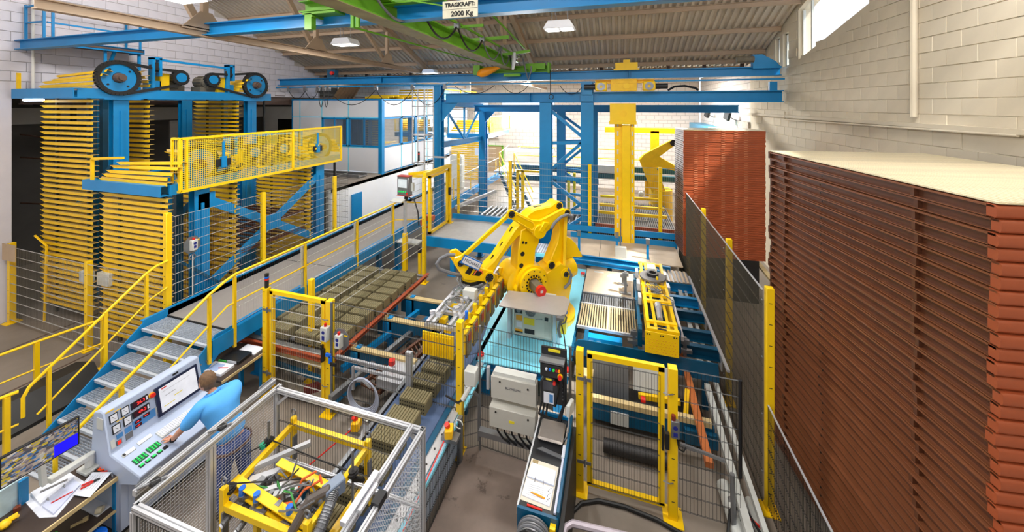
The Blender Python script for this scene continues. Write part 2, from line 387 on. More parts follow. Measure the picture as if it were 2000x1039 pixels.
# annex roof
mb = MB()
def corr(mb, x0, x1, pts, pitch=.2, dep=.06):       # trapezoid sheet running along pts [(y,z)...]
    n = max(1, round((x1-x0)/pitch)); p = (x1-x0)/n; prof = []
    for i in range(n):
        a = x0+i*p; prof += [(a, 0), (a+.38*p, 0), (a+.5*p, -dep), (a+.88*p, -dep)]
    prof.append((x1, 0)); m = len(prof)
    vs = [(x, y, z+dz) for y, z in pts for x, dz in prof]
    mb.add(vs, [(j*m+i, (j+1)*m+i, (j+1)*m+i+1, j*m+i+1) for j in range(len(pts)-1) for i in range(m-1)])
ce = struct('ceiling', MB().box(XL-4, 15.0, 7.35, XR+.4, YB+.3, 7.4), ROO)
for i in range(12):
    m = MB(); corr(m, XL-4+i*1.95, XL-4+(i+1)*1.95, [(14.9, 6.98), (YB, 7.25)]); struct('roof_sheet', m, ROO, ce)
for y in (16.2, 18.2, 20.2, 22.2): struct('purlin', MB().bar((XL-3, y, 6.9+.03*(y-15)), (XR, y, 6.9+.03*(y-15)), .07, .12), PUR, ce)
# main roof: sheets
for i in range(10):
    m = MB(); x0 = XL-.4 + i*2.02
    corr(m, x0, x0+2.02, [(5.3, roofz(5.3)), (10.2, roofz(10.2)), (10.2, roofz(10.2)-.008), (14.95, roofz(14.95))]); struct('roof_sheet', m, ROO, ce)
# the half of the hall behind the camera: ridge, far slope and a rear wall with a glazed band
for i in range(10):
    m = MB(); x0 = XL-.4 + i*2.02
    corr(m, x0, x0+2.02, [(-4.2, roofz(-4.2)), (1.0, 12.75), (5.3, roofz(5.3)+.008)]); struct('roof_sheet', m, ROO, ce)
rw_ = MB(); face_wall(rw_, XL-.35, XR+.35, 0, 10.6, -4.3, -4.0, [(-13, -5.2, 3.6, 7.5), (-4.6, 3.0, 4.6, 7.5)])
wr2 = struct('wall_rear', rw_, BWL)
struct('window_rear', MB().box(-13, -4.2, 5.2, 4, -4.14, 5.28), GRY, wr2)
pur = []
for y in (14.5, 13.9, 12.7, 11.5, 10.3, 9.1, 7.9, 6.7, 5.5):
    z = roofz(y)-.13; m = MB(); m.ubeam((XL, y, z), (XR-.02, y, z), .07, .15, .012)
    struct('purlin', m, PUR, ce)
# eave beam with slots of daylight above it
struct('trim_5', MB().box(XL, 14.75, 6.55, XR, 14.95, 6.78).box(XL, 14.78, 6.72, XR, 14.9, 6.76), BRM)
m = MB()
for k in range(16): m.box(XL+.3+k*1.24, 14.8, 6.75, XL+.42+k*1.24, 14.9, 6.98)
struct('trim_6', m, BRM)
def truss(name, x, nodes, y0=4.0, chord=True):
    t = thing(name, None, None, (x, YE, 6.9), kind='structure')
    part(t, 'rafter', MB().ibeam((x, y0+1.2, roofz(y0+1.2)-.33), (x, YE, roofz(YE)-.33), .14, .22), PUR)
    if chord:
        part(t, 'bottom_chord', MB().ibeam((x, y0-1, 6.86), (x, YE, 6.80), .16, .16), PUR)
        for i, y in enumerate(nodes):
            part(t, 'post', MB().bar((x, y, 6.9), (x, y, roofz(y)-.3), .1, .1), PUR)
            yp = nodes[i-1] if i else y-2.9
            part(t, 'diagonal', MB().bar((x, y-.05, 6.92), (x, yp+.15, roofz(yp)-.35), .08, .12), PUR)
            part(t, 'gusset', MB().prism([(-.45,0),(.35,0),(.1,.38),(-.12,.38)], (x+.06, y, 6.88), (0,1,0), (0,0,1), 0, .02), PUR)
    else:
        for y in (8.2, 10.2): part(t, 'post', MB().bar((x, y, 7.2), (x, y, roofz(y)-.3), .08, .08), PUR); part(t, 'diagonal', MB().bar((x, y-.05, 7.25), (x, y-1.6, roofz(y-1.6)-.35), .07, .09), PUR)
    return t
truss('truss_left', -8.0, [5.2, 8.0, 11.2])
truss('truss_right', -3.2, [8.2, 11.3], 6, False)
for x in (-9.2, -4.6, -.2):   # bare annex trusses
    struct('annex_truss' , MB().bar((x, 15.2, 6.5), (x, YB, 6.5), .1, .14).bar((x+.6, 17.2, 6.85), (x, 18.4, 6.5), .06).bar((x, 18.4, 6.5),(x,20.5,6.9),.06), PUR, ce)
# --- left wall: gable of painted blocks above a brown lintel, white pillar, dark bay behind
mb = MB()
slab_with_holes(mb, XL-.35, XL-.03, -4.3, YE+.1, 5.75, lambda y: roofz(y)+.02, [])
wl = struct('wall_left', mb, JNT)
struct('pillar', MB().box(XL-.35, -4.3, 0, XL, 5.11, 5.8), WALL_L, wl)
bmL = block_mesh(WALL_L, .02, .5, .25)
for r in range(16):
    z = 5.75 + .25*r + .125
    for k in range(22):
        y = 4.6 + .5*k + (.25 if r % 2 else 0)
        if y > YE-.1 or z+.12 > roofz(y): continue
        if z > 7.0+.3*y: continue
        piece(wl, 'block', bmL, (XL-.03+random.uniform(-.006, .006), y, z), (random.uniform(-.006,.006),0,0))
struct('trim_7', MB().ibeam((XL-.12, 5.3, 5.62), (XL-.12, YB-4, 5.62), .22, .42, .03), BRM)
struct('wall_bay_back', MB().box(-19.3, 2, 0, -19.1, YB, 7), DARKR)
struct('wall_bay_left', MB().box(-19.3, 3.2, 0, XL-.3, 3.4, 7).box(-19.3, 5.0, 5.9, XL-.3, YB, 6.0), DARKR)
struct('trim_8', MB().box(-19.1, 5, 4.75, -19.0, YB, 5.3), WAL)
struct('wall_bay_panel', MB().box(-19.1, 11.0, 0, -19.02, 13.2, 4.7).box(-19.1, 15.4, 0, -19.02, 24, 4.75), WAL)
struct('trim_9', MB().box(-18.6, YE+1.2, 2.6, -16.4, YE+1.25, 4.6), BLK)
struct('trim_10', MB().cyl((-14.5, 5.42, 5.8), (-14.5, 5.42, 8.4), .03, 8), WAL)
# upper wall of the annex seen above the office
struct('wall_annex_left', MB().box(-19, YE+6.2, 5.5, -8.9, YE+6.4, 7.0), BWL)
# ================================================================== CHAIN LIFTS (left)
DUST = M('dusty_flange', (200, 166, 88), .7, var=.15, scale=5)
def two_mat(mb1, mb2, name, m1, m2):
    n1 = len(mb1.f); mb = MB(); mb.add(mb1.v, mb1.f); mb.add(mb2.v, mb2.f); me = mb.mesh(name, (0,0,0), m1); me.materials.append(m2)
    for i, p in enumerate(me.polygons): p.material_index = 0 if i < n1 else 1
    return me
def carrier_mesh(L):   # origin at the right end, the bar runs to -x, vertical flange faces -y
    a = MB().prism([(-L+.1,.022),(-L+.3,-.042),(0,-.042),(0,.022)], (0,0,0), (1,0,0), (0,0,1), -.004, .004)
    for x in (-.3, -L+.5): a.cyl((x, -.006, .008), (x, .0, .008), .007, 6).cyl((x, -.006, -.016), (x, .0, -.016), .007, 6)
    b = MB().prism([(-L, .12), (-L+.2, -.004), (0, -.004), (0, .11), (-L, .11)], (0,0,.022), (1,0,0), (0,1,0), 0, .007)
    return two_mat(a, b, 'carrier_bar', YEL2, DUST)
def motor(mb, c, ax, r, L):
    c = Vector(c); ax = Vector(ax).normalized()
    mb.cyl(c, c+ax*L, r, 14)
    u = ax.cross(Z_).normalized(); v = ax.cross(u)
    for i in range(14):
        t = 2*math.pi*i/14; d = u*math.cos(t)+v*math.sin(t)
        mb.bar(c+d*r+ax*.03, c+d*r+ax*(L-.06), .012, .03, up=d)
    mb.cyl(c+ax*L, c+ax*(L+.05), r*.9, 14, r*.6)
def sprocket(root, x, y, z, r, nm='sprocket'):
    s = part(root, nm, MB().ringdisc((x-.03,y,z), (x+.03,y,z), r*.3, r*.80, 28), BLU)
    m = MB()
    m.ringdisc((x-.05,y,z),(x+.05,y,z), r*.80, r*.93, 28)
    n = 34
    for i in range(n):
        t = 2*math.pi*i/n
        for dx in (-.045, .015): m.cbox((x+dx+.015, y+r*.96*math.cos(t), z+r*.96*math.sin(t)), (.03, .07, .055), 0, t-math.pi/2)
    part(s, 'chain', m, BLK)
    part(s, 'hub', MB().cyl((x-.03,y,z),(x+.14,y,z), r*.3, 18, r*.24).cyl((x+.14,y,z),(x+.2,y,z), r*.17, 16), BRM)
    h = MB()
    for i in range(4):
        t = R(40+90*i); h.cyl((x+.03,y+r*.62*math.cos(t),z+r*.62*math.sin(t)),(x+.04,y+r*.62*math.cos(t),z+r*.62*math.sin(t)), .025, 8)
    part(s, 'bolt', h, BLK)
    return s
def lift(name, label, x0, x1, ys, zt, pitch, z0, hd=.22):
    t = thing(name, label, 'chain lift', (x0, ys[0][0], 0), group='chain lifts')
    me = carrier_mesh(x1-x0); c = zt
    for k, (ya, yb) in enumerate(ys):
        yc = (ya+yb)/2; rr = (yb-ya)/2
        n = int((c-z0)/pitch)
        for s_, y, rz in ((0, ya, 0), (1, yb, 0)):
            if k == 1 and s_ == 1: continue      # the far side of the far tower hides behind its near side
            for i in range(n):
                piece(t, 'carrier_bar', me, (x1, y, c-.1-i*pitch), (0,0,0))
        for i in range(5):                                # bars tipping over the head
            piece(t, 'carrier_bar', me, (x1+.04*i*(i>1)+random.uniform(-.03,.05), ya-.02+.012*i*i, c+hd+.105*i), (-.1*i, random.uniform(-.02,.02)-.012*i, random.uniform(-.02,.02)))
            if i: piece(t, 'carrier_bar', me, (x1, yb+.02-.012*i*i, c+hd+.105*i), (.1*i, 0, 0))
        m = MB()
        for x in (x0+.75, x1-.22):
            for y in (ya, yb): m.box(x-.03, y+.01, .2, x+.03, y+.06, c)
        part(t, 'lift_chain', m, BLK)
        m = MB()
        for x in (x0+.55, x0+1.1):
            m.box(x, yc+.1, 0, x+.14, yc+.24, c)
        part(t, 'guide_post', m, BLUD)
    return t
LB = lift('chain_lift', 'tall chain lift by the left wall with two bare sprockets on top', -14.3, -12.05, ((5.42, 6.5), (8.87, 9.9)), 5.6, .133, .3)
LF = lift('chain_lift', 'lower chain lift beside the walkway with yellow mesh guard over its drive', -11.25, -8.93, ((5.12, 6.5), (8.72, 9.9)), 3.52, .122, .3, .24)
def columns(t, x, ys, zt, zb=0, pl=True):
    for y in ys:
        p = part(t, 'column', MB().ibeam((x, y, zb), (x, y, zt), .3, .2, .02, up=(1,0,0)), BLU)
        parts(p, 'stiffener', MB().box(x+.10, y-.03, zb+1.2, x+.125, y+.03, zt-.3).box(x-.16, y-.18, zb, x+.16, y+.18, zb+.03), BLU)
columns(LB, -12.18, (5.95, 9.35), 5.55); columns(LB, -14.3, (6.6, 8.7), 5.55)
columns(LF, -9.05, (5.78, 9.12), 3.5); columns(LF, -11.3, (6.6, 8.5), 3.5)
part(LB, 'head_beam', MB().ubeam((-12.1, 5.15, 5.68), (-12.1, 10.0, 5.68), .16, .24, .02, side=-1), BLU)
part(LB, 'head_beam', MB().ubeam((-14.5, 5.15, 5.68), (-12.0, 5.15, 5.68), .16, .24, .02, side=-1), BLU)
part(LB, 'head_beam', MB().ubeam((-14.3, 5.2, 5.68), (-14.3, 10.0, 5.68), .14, .24, .02), BLU)
part(LB, 'head_plate', MB().box(-13.2, 6.6, 5.76, -12.15, 8.8, 5.8).box(-12.3, 5.6, 5.53, -12.0, 6.3, 5.56).box(-12.3, 9.0, 5.53, -12.0, 9.7, 5.56), BLU)
part(LB, 'knee_brace', MB().bar((-12.2, 5.86, 3.9), (-12.8, 5.5, 2.95), .14, .06), BLUD)
part(LB, 'end_channel', MB().box(-14.38, 5.1, 5.7, -14.32, 5.16, 6.2), YEL2)
def drive(t, x, y0, y1, z, r, zb):
    sprocket(t, x+.12, y0, z, r); sprocket(t, x+.12, y1, z, r)
    ym = (y0+y1)/2; L = y1-y0
    for s in (-1, 1):
        yd = ym + s*.12*L; m = MB(); motor(m, (x-.5, yd, z+.02), (1,0,0), .19, .42); m.box(x-.5, yd-.22, zb, x-.1, yd+.22, z-.12)
        part(t, 'drive_motor', m, MOT)
        g = MB(); motor(g, (x-.2, yd-s*.05, z-.1), (0, s, 0), .16, .4); part(t, 'gearbox', g, MOT)
        sp = part(t, 'drive_sprocket', MB().cyl((x+.0,yd,z+.1),(x+.16,yd,z+.1), .13, 18), BLU)
        m = MB().ringdisc((x+.02,yd,z+.1),(x+.14,yd,z+.1), .13, .2, 20)
        for i in range(18):
            a = 2*math.pi*i/18; m.cbox((x+.08, yd+.2*math.cos(a), z+.1+.2*math.sin(a)), (.1,.05,.04), 0, a-math.pi/2)
        part(sp, 'chain', m, BLK)
        yo = y0 if s < 0 else y1
        m = MB(); m.bar((x+.1, yo-s*.05, z+r*.95), (x+.08, yd+s*.55, z+.3), .07, .07).bar((x+.08, yd+s*.55, z+.3), (x+.08, yd, z+.28), .07, .07).bar((x+.1, yo-s*.1, z-r*.95), (x+.08, yd, z-.1), .07, .07)
        part(t, 'drive_chain', m, BLK)
        yb = yd + s*.55
        br = part(t, 'tensioner', MB().box(x-.05, yb-.11, zb, x+.12, yb-.05, z+.6).box(x-.05, yb+.05, z+.1, x+.12, yb+.11, z+.6).box(x-.05,yb-.11,z+.55,x+.12,yb+.11,z+.62).box(x-.22,yb-.14,zb,x+.02,yb+.14,z-.02), BLU)
        part(br, 'tensioner_sprocket', MB().cyl((x,yb,z+.35),(x+.08,yb,z+.35), .13, 14), DRK)
        part(t, 'motor_guard', MB().box(x-.35, yd+s*.32-.12, zb, x+.02, yd+s*.32+.1, z+.2), YEL)
    part(t, 'tie_rod', MB().bar((x+.03, ym-.12*L-.5, z+.56), (x+.03, ym+.12*L+.55, z+.5), .05, .06), BLU)
drive(LB, -12.12, 5.85, 9.4, 6.08, .43, 5.8)
drive(LF, -9.25, 5.8, 9.3, 4.06, .43, 3.75)
part(LF, 'head_beam', MB().ubeam((-9.0, 5.15, 3.62), (-9.0, 10.0, 3.62), .16, .22, .02, side=-1), BLU)
part(LF, 'head_beam', MB().ubeam((-11.5, 5.1, 3.62), (-8.95, 5.1, 3.62), .2, .22, .02, side=-1), BLU)
part(LF, 'head_beam', MB().ubeam((-11.3, 5.15, 3.62), (-11.3, 10.0, 3.62), .14, .22, .02), BLU)
for a, b in (((-9.0, 5.8, 3.3), (-9.0, 9.05, 1.25)), ((-9.0, 5.85, 1.2), (-9.0, 9.1, 3.2))):
    part(LF, 'cross_brace', MB().bar(a, b, .05, .2, up=(1,0,0)) if False else MB().bar(a, b, .06, .2), BLU)
part(LF, 'cross_brace', MB().bar((-9.1, 5.9, 3.4), (-11.2, 6.5, 2.3), .06, .16), BLU)
parts(LF, 'gusset', MB().box(-8.98, 7.15, 2.05, -8.95, 7.75, 2.45).box(-8.98, 5.7, 3.05, -8.95, 6.05, 3.4), BLU)
part(LF, 'end_channel', MB().bar((-11.25, 5.05, 3.72), (-11.25, 5.05, 4.2), .05).bar((-11.25, 5.05, 4.2), (-10.2, 5.05, 4.26), .05), YEL2)
part(LF, 'ground_strut', MB().ubeam((-9.0, 5.8, .35), (-9.0, 9.8, .35), .1, .2).ubeam((-9.0, 5.8, 1.0), (-9.0, 9.8, 1.0), .1, .14).bar((-8.9,5.3,2.1),(-8.85,6.1,1.25),.05), BLUD)
# chain guard: frame, expanded mesh, cut-outs for the blue brackets
g = part(LF, 'chain_guard', MB().bar((-8.86, 5.3, 3.56), (-8.86, 9.9, 3.56), .05).bar((-8.86, 5.3, 4.68), (-8.86, 9.9, 4.68), .05).bar((-8.86, 5.3, 3.56), (-8.86, 5.3, 4.68), .05).bar((-8.86, 5.42, 3.56), (-8.86, 5.42, 4.68), .04).bar((-8.86, 8.05, 3.56), (-8.86, 8.05, 4.68), .05).bar((-8.86, 9.9, 3.56), (-8.86, 9.9, 4.68), .05).bar((-9.1, 5.3, 3.56), (-9.1, 5.3, 4.68), .04).bar((-9.1,5.3,4.68),(-8.86,5.3,4.68),.05).bar((-9.1,5.3,3.56),(-8.86,5.3,3.56),.05), YEL)
m = MB(); y = 5.34
while y < 9.9: m.bar((-8.86, y, 3.57), (-8.86, y, 4.67), .004, .009, up=(0,1,0)); y += .043
z = 3.6
while z < 4.67: m.bar((-8.86, 5.3, z), (-8.86, 9.9, z), .004, .009); z += .043
y = 0
for k in range(5):
    m.bar((-9.1+.05*k, 5.3, 3.57), (-9.1+.05*k, 5.3, 4.67), .011, .004)
tag(part(g, 'guard_mesh', m, M('guard_mesh_yellow', (250, 218, 50), .5, var=.04)), kind='stuff')
b = MB()
for y in (6.15, 8.9): b.box(-8.9, y-.16, 3.98, -8.82, y+.16, 4.14)
parts(g, 'cut_out', b, BLK)
b = MB()
for y in (6.15, 8.9): b.box(-8.86, y-.06, 3.95, -8.79, y+.05, 4.2).box(-8.85, y-.02, 4.2, -8.81, y+.02, 4.55)
part(g, 'adjuster', b, BLU)
# grey isolator box and switch cabinets hanging on the fence below the lifts are in the fence section
part(LB, 'lamp_tube', MB().cyl((-14.3, 5.2, 5.52), (-13.5, 5.2, 5.52), .03, 8), EM('tube_light', (225, 235, 255), 6))
# pallets of bricks riding inside the lower lift
bk = MB().prism([(-.2,0),(.2,0),(.2,.14),(-.2,.14)], (0,0,0), (1,0,0), (0,0,1), -.12, .12)
for zz in (1.75, 2.25):
    p = thing('drying_pallet', 'red steel pallet carried inside the lower chain lift, %s of two' % ('lower' if zz < 2 else 'upper'), 'pallet', (-10, 7.6, zz), group='pallets inside the lower lift')
    part(p, 'side_rail', MB().ubeam((-8.98, 6.65, zz), (-8.98, 8.55, zz), .05, .07), RUS2)
    part(p, 'side_rail', MB().ubeam((-10.9, 6.65, zz), (-10.9, 8.55, zz), .05, .07), RUS2)
    m = MB()
    for k in range(9): m.bar((-10.9, 6.7+.22*k, zz), (-8.98, 6.7+.22*k, zz), .03, .05)
    part(p, 'cross_bar', m, RUS2)
# steel angle on the left wall bay: rusty ladder frame and black duct
LD = thing('wall_ladder', 'rust red tubular ladder frame in the dark bay beside the white pillar', 'ladder', (-15.6, 6.3, 0))
part(LD, 'stile', MB().tube([(-15.6, 6.3, 2.4), (-15.6, 6.3, 5.2)], .04, 6), RUS2)
part(LD, 'rung', MB().bar((-17.5, 6.3, 2.4), (-15.6, 6.3, 2.5), .04).bar((-17.5, 6.3, 3.8), (-15.6, 6.3, 3.8), .04).bar((-17.5, 6.3, 4.5), (-15.6, 6.3, 4.4), .04), RUS2)
solo('downpipe', 'black pipe hanging in the dark bay above the rusty ladder frame', 'pipe', MB().tube([(-17.5, 6.6, 5.4), (-15.65, 6.6, 5.4), (-15.6, 6.6, 5.35), (-15.6, 6.6, 4.4)], .07, 8), BLK)
# small landing with railing on the left wall
SP = thing('service_landing', 'small blue steel landing with railing high on the left wall', 'platform', (-14.2, 6.3, 6.98))
part(SP, 'deck', MB().box(-14.55, 5.3, 6.98, -13.8, 7.3, 7.03), BRM)
part(SP, 'edge_beam', MB().ubeam((-13.8, 5.3, 7.0), (-13.8, 7.3, 7.0), .06, .14).ubeam((-14.5, 7.3, 7.0), (-13.8, 7.3, 7.0), .06, .14), BLU)
for (x, y, h) in ((-14.5, 5.3, .95), (-13.85, 5.35, 1.25), (-13.85, 5.5, 1.2), (-13.85, 7.25, 1.0), (-14.5, 7.25, 1.0)):
    part(SP, 'railing_post', MB().bar((x, y, 7.0), (x, y, 7.0+h), .045), BLU)
part(SP, 'rail', MB().bar((-13.85, 5.4, 8.05), (-13.85, 7.25, 8.0), .04).bar((-13.85, 5.4, 7.5), (-13.85, 7.25, 7.5), .04).bar((-14.5, 5.3, 7.9), (-13.85, 5.35, 7.95), .04).bar((-14.5, 5.3, 7.5), (-13.85, 5.35, 7.5), .04).bar((-14.5, 7.25, 8.0), (-13.85, 7.25, 8.0), .04), BLU)
part(SP, 'strut', MB().bar((-13.9, 6.7, 6.95), (-14.5, 6.7, 6.0), .06).bar((-13.9, 7.25, 6.95), (-13.9, 7.25, 5.85), .06).bar((-13.9,6.5,6.95),(-13.9,6.5,6.0),.05), BLU)
# ================================================================== WALKWAY, STAIRS, RAILINGS
ZD = 1.2
WK = thing('walkway', 'raised blue steel walkway with grey rubber deck running past the lower lift', 'walkway', (-7.8, 5, 0))
part(WK, 'deck', MB().box(-8.62, 4.95, ZD-.03, -6.88, 21, ZD), DECK)
parts(WK, 'deck_joint', MB().box(-8.62, 7.6, ZD, -6.88, 7.615, ZD+.003).box(-8.62, 4.93, ZD-.03, -6.88, 4.95, ZD+.002), BLK)
part(WK, 'edge_beam', MB().ubeam((-6.84, 4.55, ZD-.08), (-6.84, 21, ZD-.08), .09, .3, .012, side=-1).box(-6.93, 5.0, ZD+.0, -6.88, 21, ZD+.1), BLU)
part(WK, 'edge_beam', MB().ubeam((-8.66, 4.55, ZD-.04), (-8.66, 21, ZD-.04), .08, .3, .012, side=-1).box(-8.66, 4.9, ZD, -8.62, 21, ZD+.14), BLU)
for (x, y) in ((-6.95, 5.55), (-6.95, 7.9), (-7.6, 10.2), (-6.95, 10.3), (-8.5, 7.9), (-8.5, 12), (-6.95, 14), (-8.5,16)):
    part(WK, 'leg', MB().box(x-.07, y-.07, 0, x+.07, y+.07, ZD-.15).box(x-.12, y-.12, 0, x+.12, y+.12, .02), BLU)
# stair
ST = thing('staircase', 'blue steel stair with galvanised grating treads up to the walkway', 'stairs', (-7.8, 4, 0))
rise, going, n = .165, .212, 8
x0, x1 = -8.6, -6.86
for x, nm in ((x0-.03, 1), (x1+.02, -1)):
    pts = [(4.95, ZD+.12), (4.6, ZD+.10), (4.3, ZD-.14), (4.3-going*6.6, ZD-.14-rise*6.6), (4.3-going*7.2, -.0), (4.3-going*5.6, -.0), (4.55, ZD-.3), (4.95, ZD-.3)]
    pts = [(4.95, ZD+.12), (4.62, ZD+.12), (2.95, -.06), (3.3, -.06), (4.7, ZD-.24), (4.95, ZD-.24)]
    part(ST, 'stringer', MB().prism(pts, (x, 0, 0), (0,1,0), (0,0,1), -.012, .012), BLU)
for i in range(n):
    z = ZD - rise*i - .02; yf = 4.52 - going*i   # nosing
    t = MB(); yb = yf + (.42 if i == 0 else .27)
    t.box(x0, yf, z-.045, x1, yf+.012, z).box(x0, yb-.008, z-.04, x1, yb, z).box(x0, yf, z-.045, x0+.008, yb, z).box(x1-.008, yf, z-.045, x1, yb, z)
    y = yf+.035
    while y < yb-.01: t.box(x0, y, z-.035, x1, y+.004, z); y += .033
    x = x0+.05
    while x < x1: t.box(x, yf, z-.015, x+.004, yb, z-.003); x += .06
    tr = part(ST, 'tread', t, GRAT)
    part(tr, 'nosing', MB().box(x0, yf-.005, z-.012, x1, yf+.03, z+.004), GRAT)
    b = MB()
    for x in (x0-.045, x1+.032):
        for yy in (.07, .16): b.cyl((x-.01, yf+yy, z-.05), (x+.02, yf+yy, z-.05), .014, 6)
    part(tr, 'bolt', b, STE)
# railings
def rail_run(t, pts, r=.024): return part(t, 'handrail', MB().tube(pts, r, 8), YEL)
NR = thing('stair_railing', 'yellow tubular railing along the near side of stair and walkway', 'railing', (-6.8, 6, 0))
xr = -6.8
rail_run(NR, [(xr, 2.72, .78), (xr, 2.72, .95), (xr, 2.78, 1.06), (xr, 4.5, 2.1), (xr, 4.75, 2.21), (xr, 4.95, 2.26), (xr, 9.75, 2.27), (xr, 10.0, 2.27), (xr+.05,10.1,2.27), (-5.95, 10.2, 2.27)])
part(NR, 'mid_rail', MB().tube([(xr, 2.95, .62), (xr, 4.55, 1.6), (xr, 4.8, 1.74), (xr, 9.9, 1.74), (-5.95, 10.2, 1.74)], .016, 6), YEL)
for y, zb, zt in ((3.35, .1, 1.4), (4.5, ZD-.3, 2.1), (4.93, ZD-.28, 2.24), (6.5, ZD-.2, 2.25), (8.2, ZD-.2, 2.25), (9.85, ZD-.2, 2.25)):
    part(NR, 'post', MB().box(xr-.022, y-.022, zb, xr+.022, y+.022, zt-.05).prism([(-.022,0),(.022,0),(0,.06)], (xr, y, zt-.05), (1,0,0), (0,0,1), -.022, .022), YEL)
parts(NR, 'kick_plate', MB().box(xr-.05, 6.42, ZD-.1, xr-.035, 6.56, ZD+1.0).box(xr-.05, 8.12, ZD-.1, xr-.035, 8.26, ZD+1.0).box(xr-.05, 9.78, ZD-.1, xr-.035, 9.92, ZD+1.0), GRY)
RAILMESH = 1
FR = thing('stair_railing', 'yellow tubular railing on the far side of the stair ending at the fence post', 'railing', (-8.7, 4, 0))
xf = -8.72
rail_run(FR, [(xf, 3.16, .62), (xf, 3.16, .92), (xf, 3.22, 1.04), (xf, 4.65, 2.14), (xf, 4.8, 2.22), (xf, 5.0, 2.25)])
part(FR, 'mid_rail', MB().tube([(xf, 3.3, .55), (xf, 4.72, 1.62), (xf, 5.0, 1.72)], .016, 6), YEL)
for y, zb, zt in ((3.42, .15, 1.2), (4.08, .75, 1.72), (4.66, 1.15, 2.12)):
    part(FR, 'post', MB().box(xf-.022, y-.022, zb, xf+.022, y+.022, zt), YEL)
# floor railing left of the stair (two runs)
for nm, lab, pts, posts in (('floor_railing', 'yellow floor railing running towards the mesh fence post', [(-10.55, 2.4, 1.02), (-10.3, 3.89, 1.02), (-10.1, 4.75, 1.02)], ((-10.3, 3.89), (-10.12, 4.7))),
                            ('floor_railing', 'yellow floor railing end nearest the camera at the left picture edge', [(-9.1, 2.2, 1.02), (-8.78, 3.14, 1.02)], ((-8.82, 3.04),))):
    t = thing(nm, lab, 'railing', (*pts[0][:2], 0))
    part(t, 'handrail', MB().tube(pts, .025, 8), YEL)
    part(t, 'mid_rail', MB().tube([(p[0], p[1], .52) for p in pts], .016, 6), YEL)
    for x, y in posts: part(t, 'post', MB().box(x-.03, y-.03, 0, x+.03, y+.03, 1.0).box(x-.1, y-.08, 0, x+.1, y+.08, .012), YEL)
# black bin-like conveyor scraps under the stair
solo('belt_trough', 'black rubber belt trough on the floor beside the stair foot', 'trough', MB().prism([(0,0),(.9,.0),(.9,.06),(.55,.42),(.0,.3)], (-10.3, 3.0, .0), (1,0,0), (0,0,1), -1.4, .3), BLK)
solo('belt_cover', 'flat dark cover sheet lying below the floor railing', 'cover', MB().cbox((-10.2, 2.2, .1), (2.2, .5, .12), .05), DRK)
# far railings along the walkway beyond the platform
WR2 = thing('walkway_railing', 'grey topped yellow railing on the walkway beyond the gate', 'railing', (-6.9, 15, ZD))
part(WR2, 'handrail', MB().tube([(-6.85, 12.2, 2.2), (-6.85, 20.5, 2.2)], .024, 6), GRY)
for y in (12.4, 14.3, 16.2, 18.1, 20): part(WR2, 'post', MB().box(-6.87, y-.02, ZD, -6.83, y+.02, 2.2), YEL)
# ================================================================== SAFETY FENCES AND GATES
def panel(root, p, q, zlo, zhi, mat=None, dv=.05, dh=.2, r=.0022, skew=0, name='wire_panel', hr=.003):
    mat = mat or WIRE; p = Vector((p[0], p[1], 0)); q = Vector((q[0], q[1], 0)); d = q-p; L = d.length; n = max(2, round(L/dv)); m = MB()
    nrm = d.normalized().cross(Z_)
    for i in range(n+1):
        a = p+d*i/n; m.wire((a.x, a.y, zlo), (a.x, a.y, zhi), r)
    k = max(1, round((zhi-zlo)/dh))
    for j in range(k+1):
        z = zlo+(zhi-zlo)*j/k
        for s in (-1, 1):
            o = nrm*.006*s; m.wire((p.x+o.x, p.y+o.y, z), (q.x+o.x, q.y+o.y, z), hr)
    o = part(root, name, m, mat); tag(o, kind='stuff'); return o
def post(root, x, y, zb, zt, w=.07, plate=True, d=None, nm='post'):
    d = d or w
    m = MB().box(x-w/2, y-d/2, zb, x+w/2, y+d/2, zt)
    o = part(root, nm, m, YEL, bevel=.004)
    if plate: part(o, 'base_plate', MB().box(x-w*1.1, y-d*1.2, zb, x+w*1.1, y+d*1.2, zb+.012), YEL)
    h = MB(); z = zb+.25
    while z < zt-.05: h.box(x-.018, y-d/2-.003, z, x+.018, y-d/2, z+.008); z += .28
    part(o, 'slot', h, BLK); return o
def clips(root, x, y, zlo, zhi, dx=.0, dy=-.04):
    m = MB(); z = zlo
    while z <= zhi: m.cyl((x, y+dy-.012, z), (x, y+dy+.012, z), .012, 6); z += (zhi-zlo)/3.01
    o = part(root, 'clip', m, STE); tag(o, kind='stuff')
F1 = thing('safety_fence', 'low wire fence with two yellow posts in front of the tall chain lift', 'fence', (-12, 5, 0))
post(F1, -14.42, 5.05, 0, 1.98, .11); post(F1, -11.2, 4.97, 0, 1.95, .1)
panel(F1, (-14.36, 5.0), (-11.25, 4.93), .12, 1.9, WIRE, .05, .22, .0016, hr=.0045); panel(F1, (-11.15, 4.93), (-8.8, 5.0), .12, 1.9, WIRE, .05, .22, .0016, hr=.0045)
part(F1, 'sign_plate', MB().box(-14.5, 4.93, 1.6, -13.95, 4.945, 2.0), DOORM)
part(F1, 'tube_frame', MB().tube([(-13.7, 5.3, 0), (-13.6, 5.3, 1.9), (-14.1, 5.3, 2.1)], .025, 6), YEL2)
jb = thing('junction_box', 'grey junction box pair on the low fence post before the tall lift', 'box', (-11.2, 5.05, 1.35))
part(jb, 'box_body', MB().box(-11.62, 5.0, 1.42, -11.3, 5.12, 1.66), GRY, bevel=.01); part(jb, 'box_cover', MB().box(-11.1, 5.05, 1.4, -10.7, 5.15, 1.68), GRY, bevel=.01)
F2 = thing('safety_fence', 'tall wire fence with yellow posts along the far edge of the walkway', 'fence', (-8.75, 7, 0))
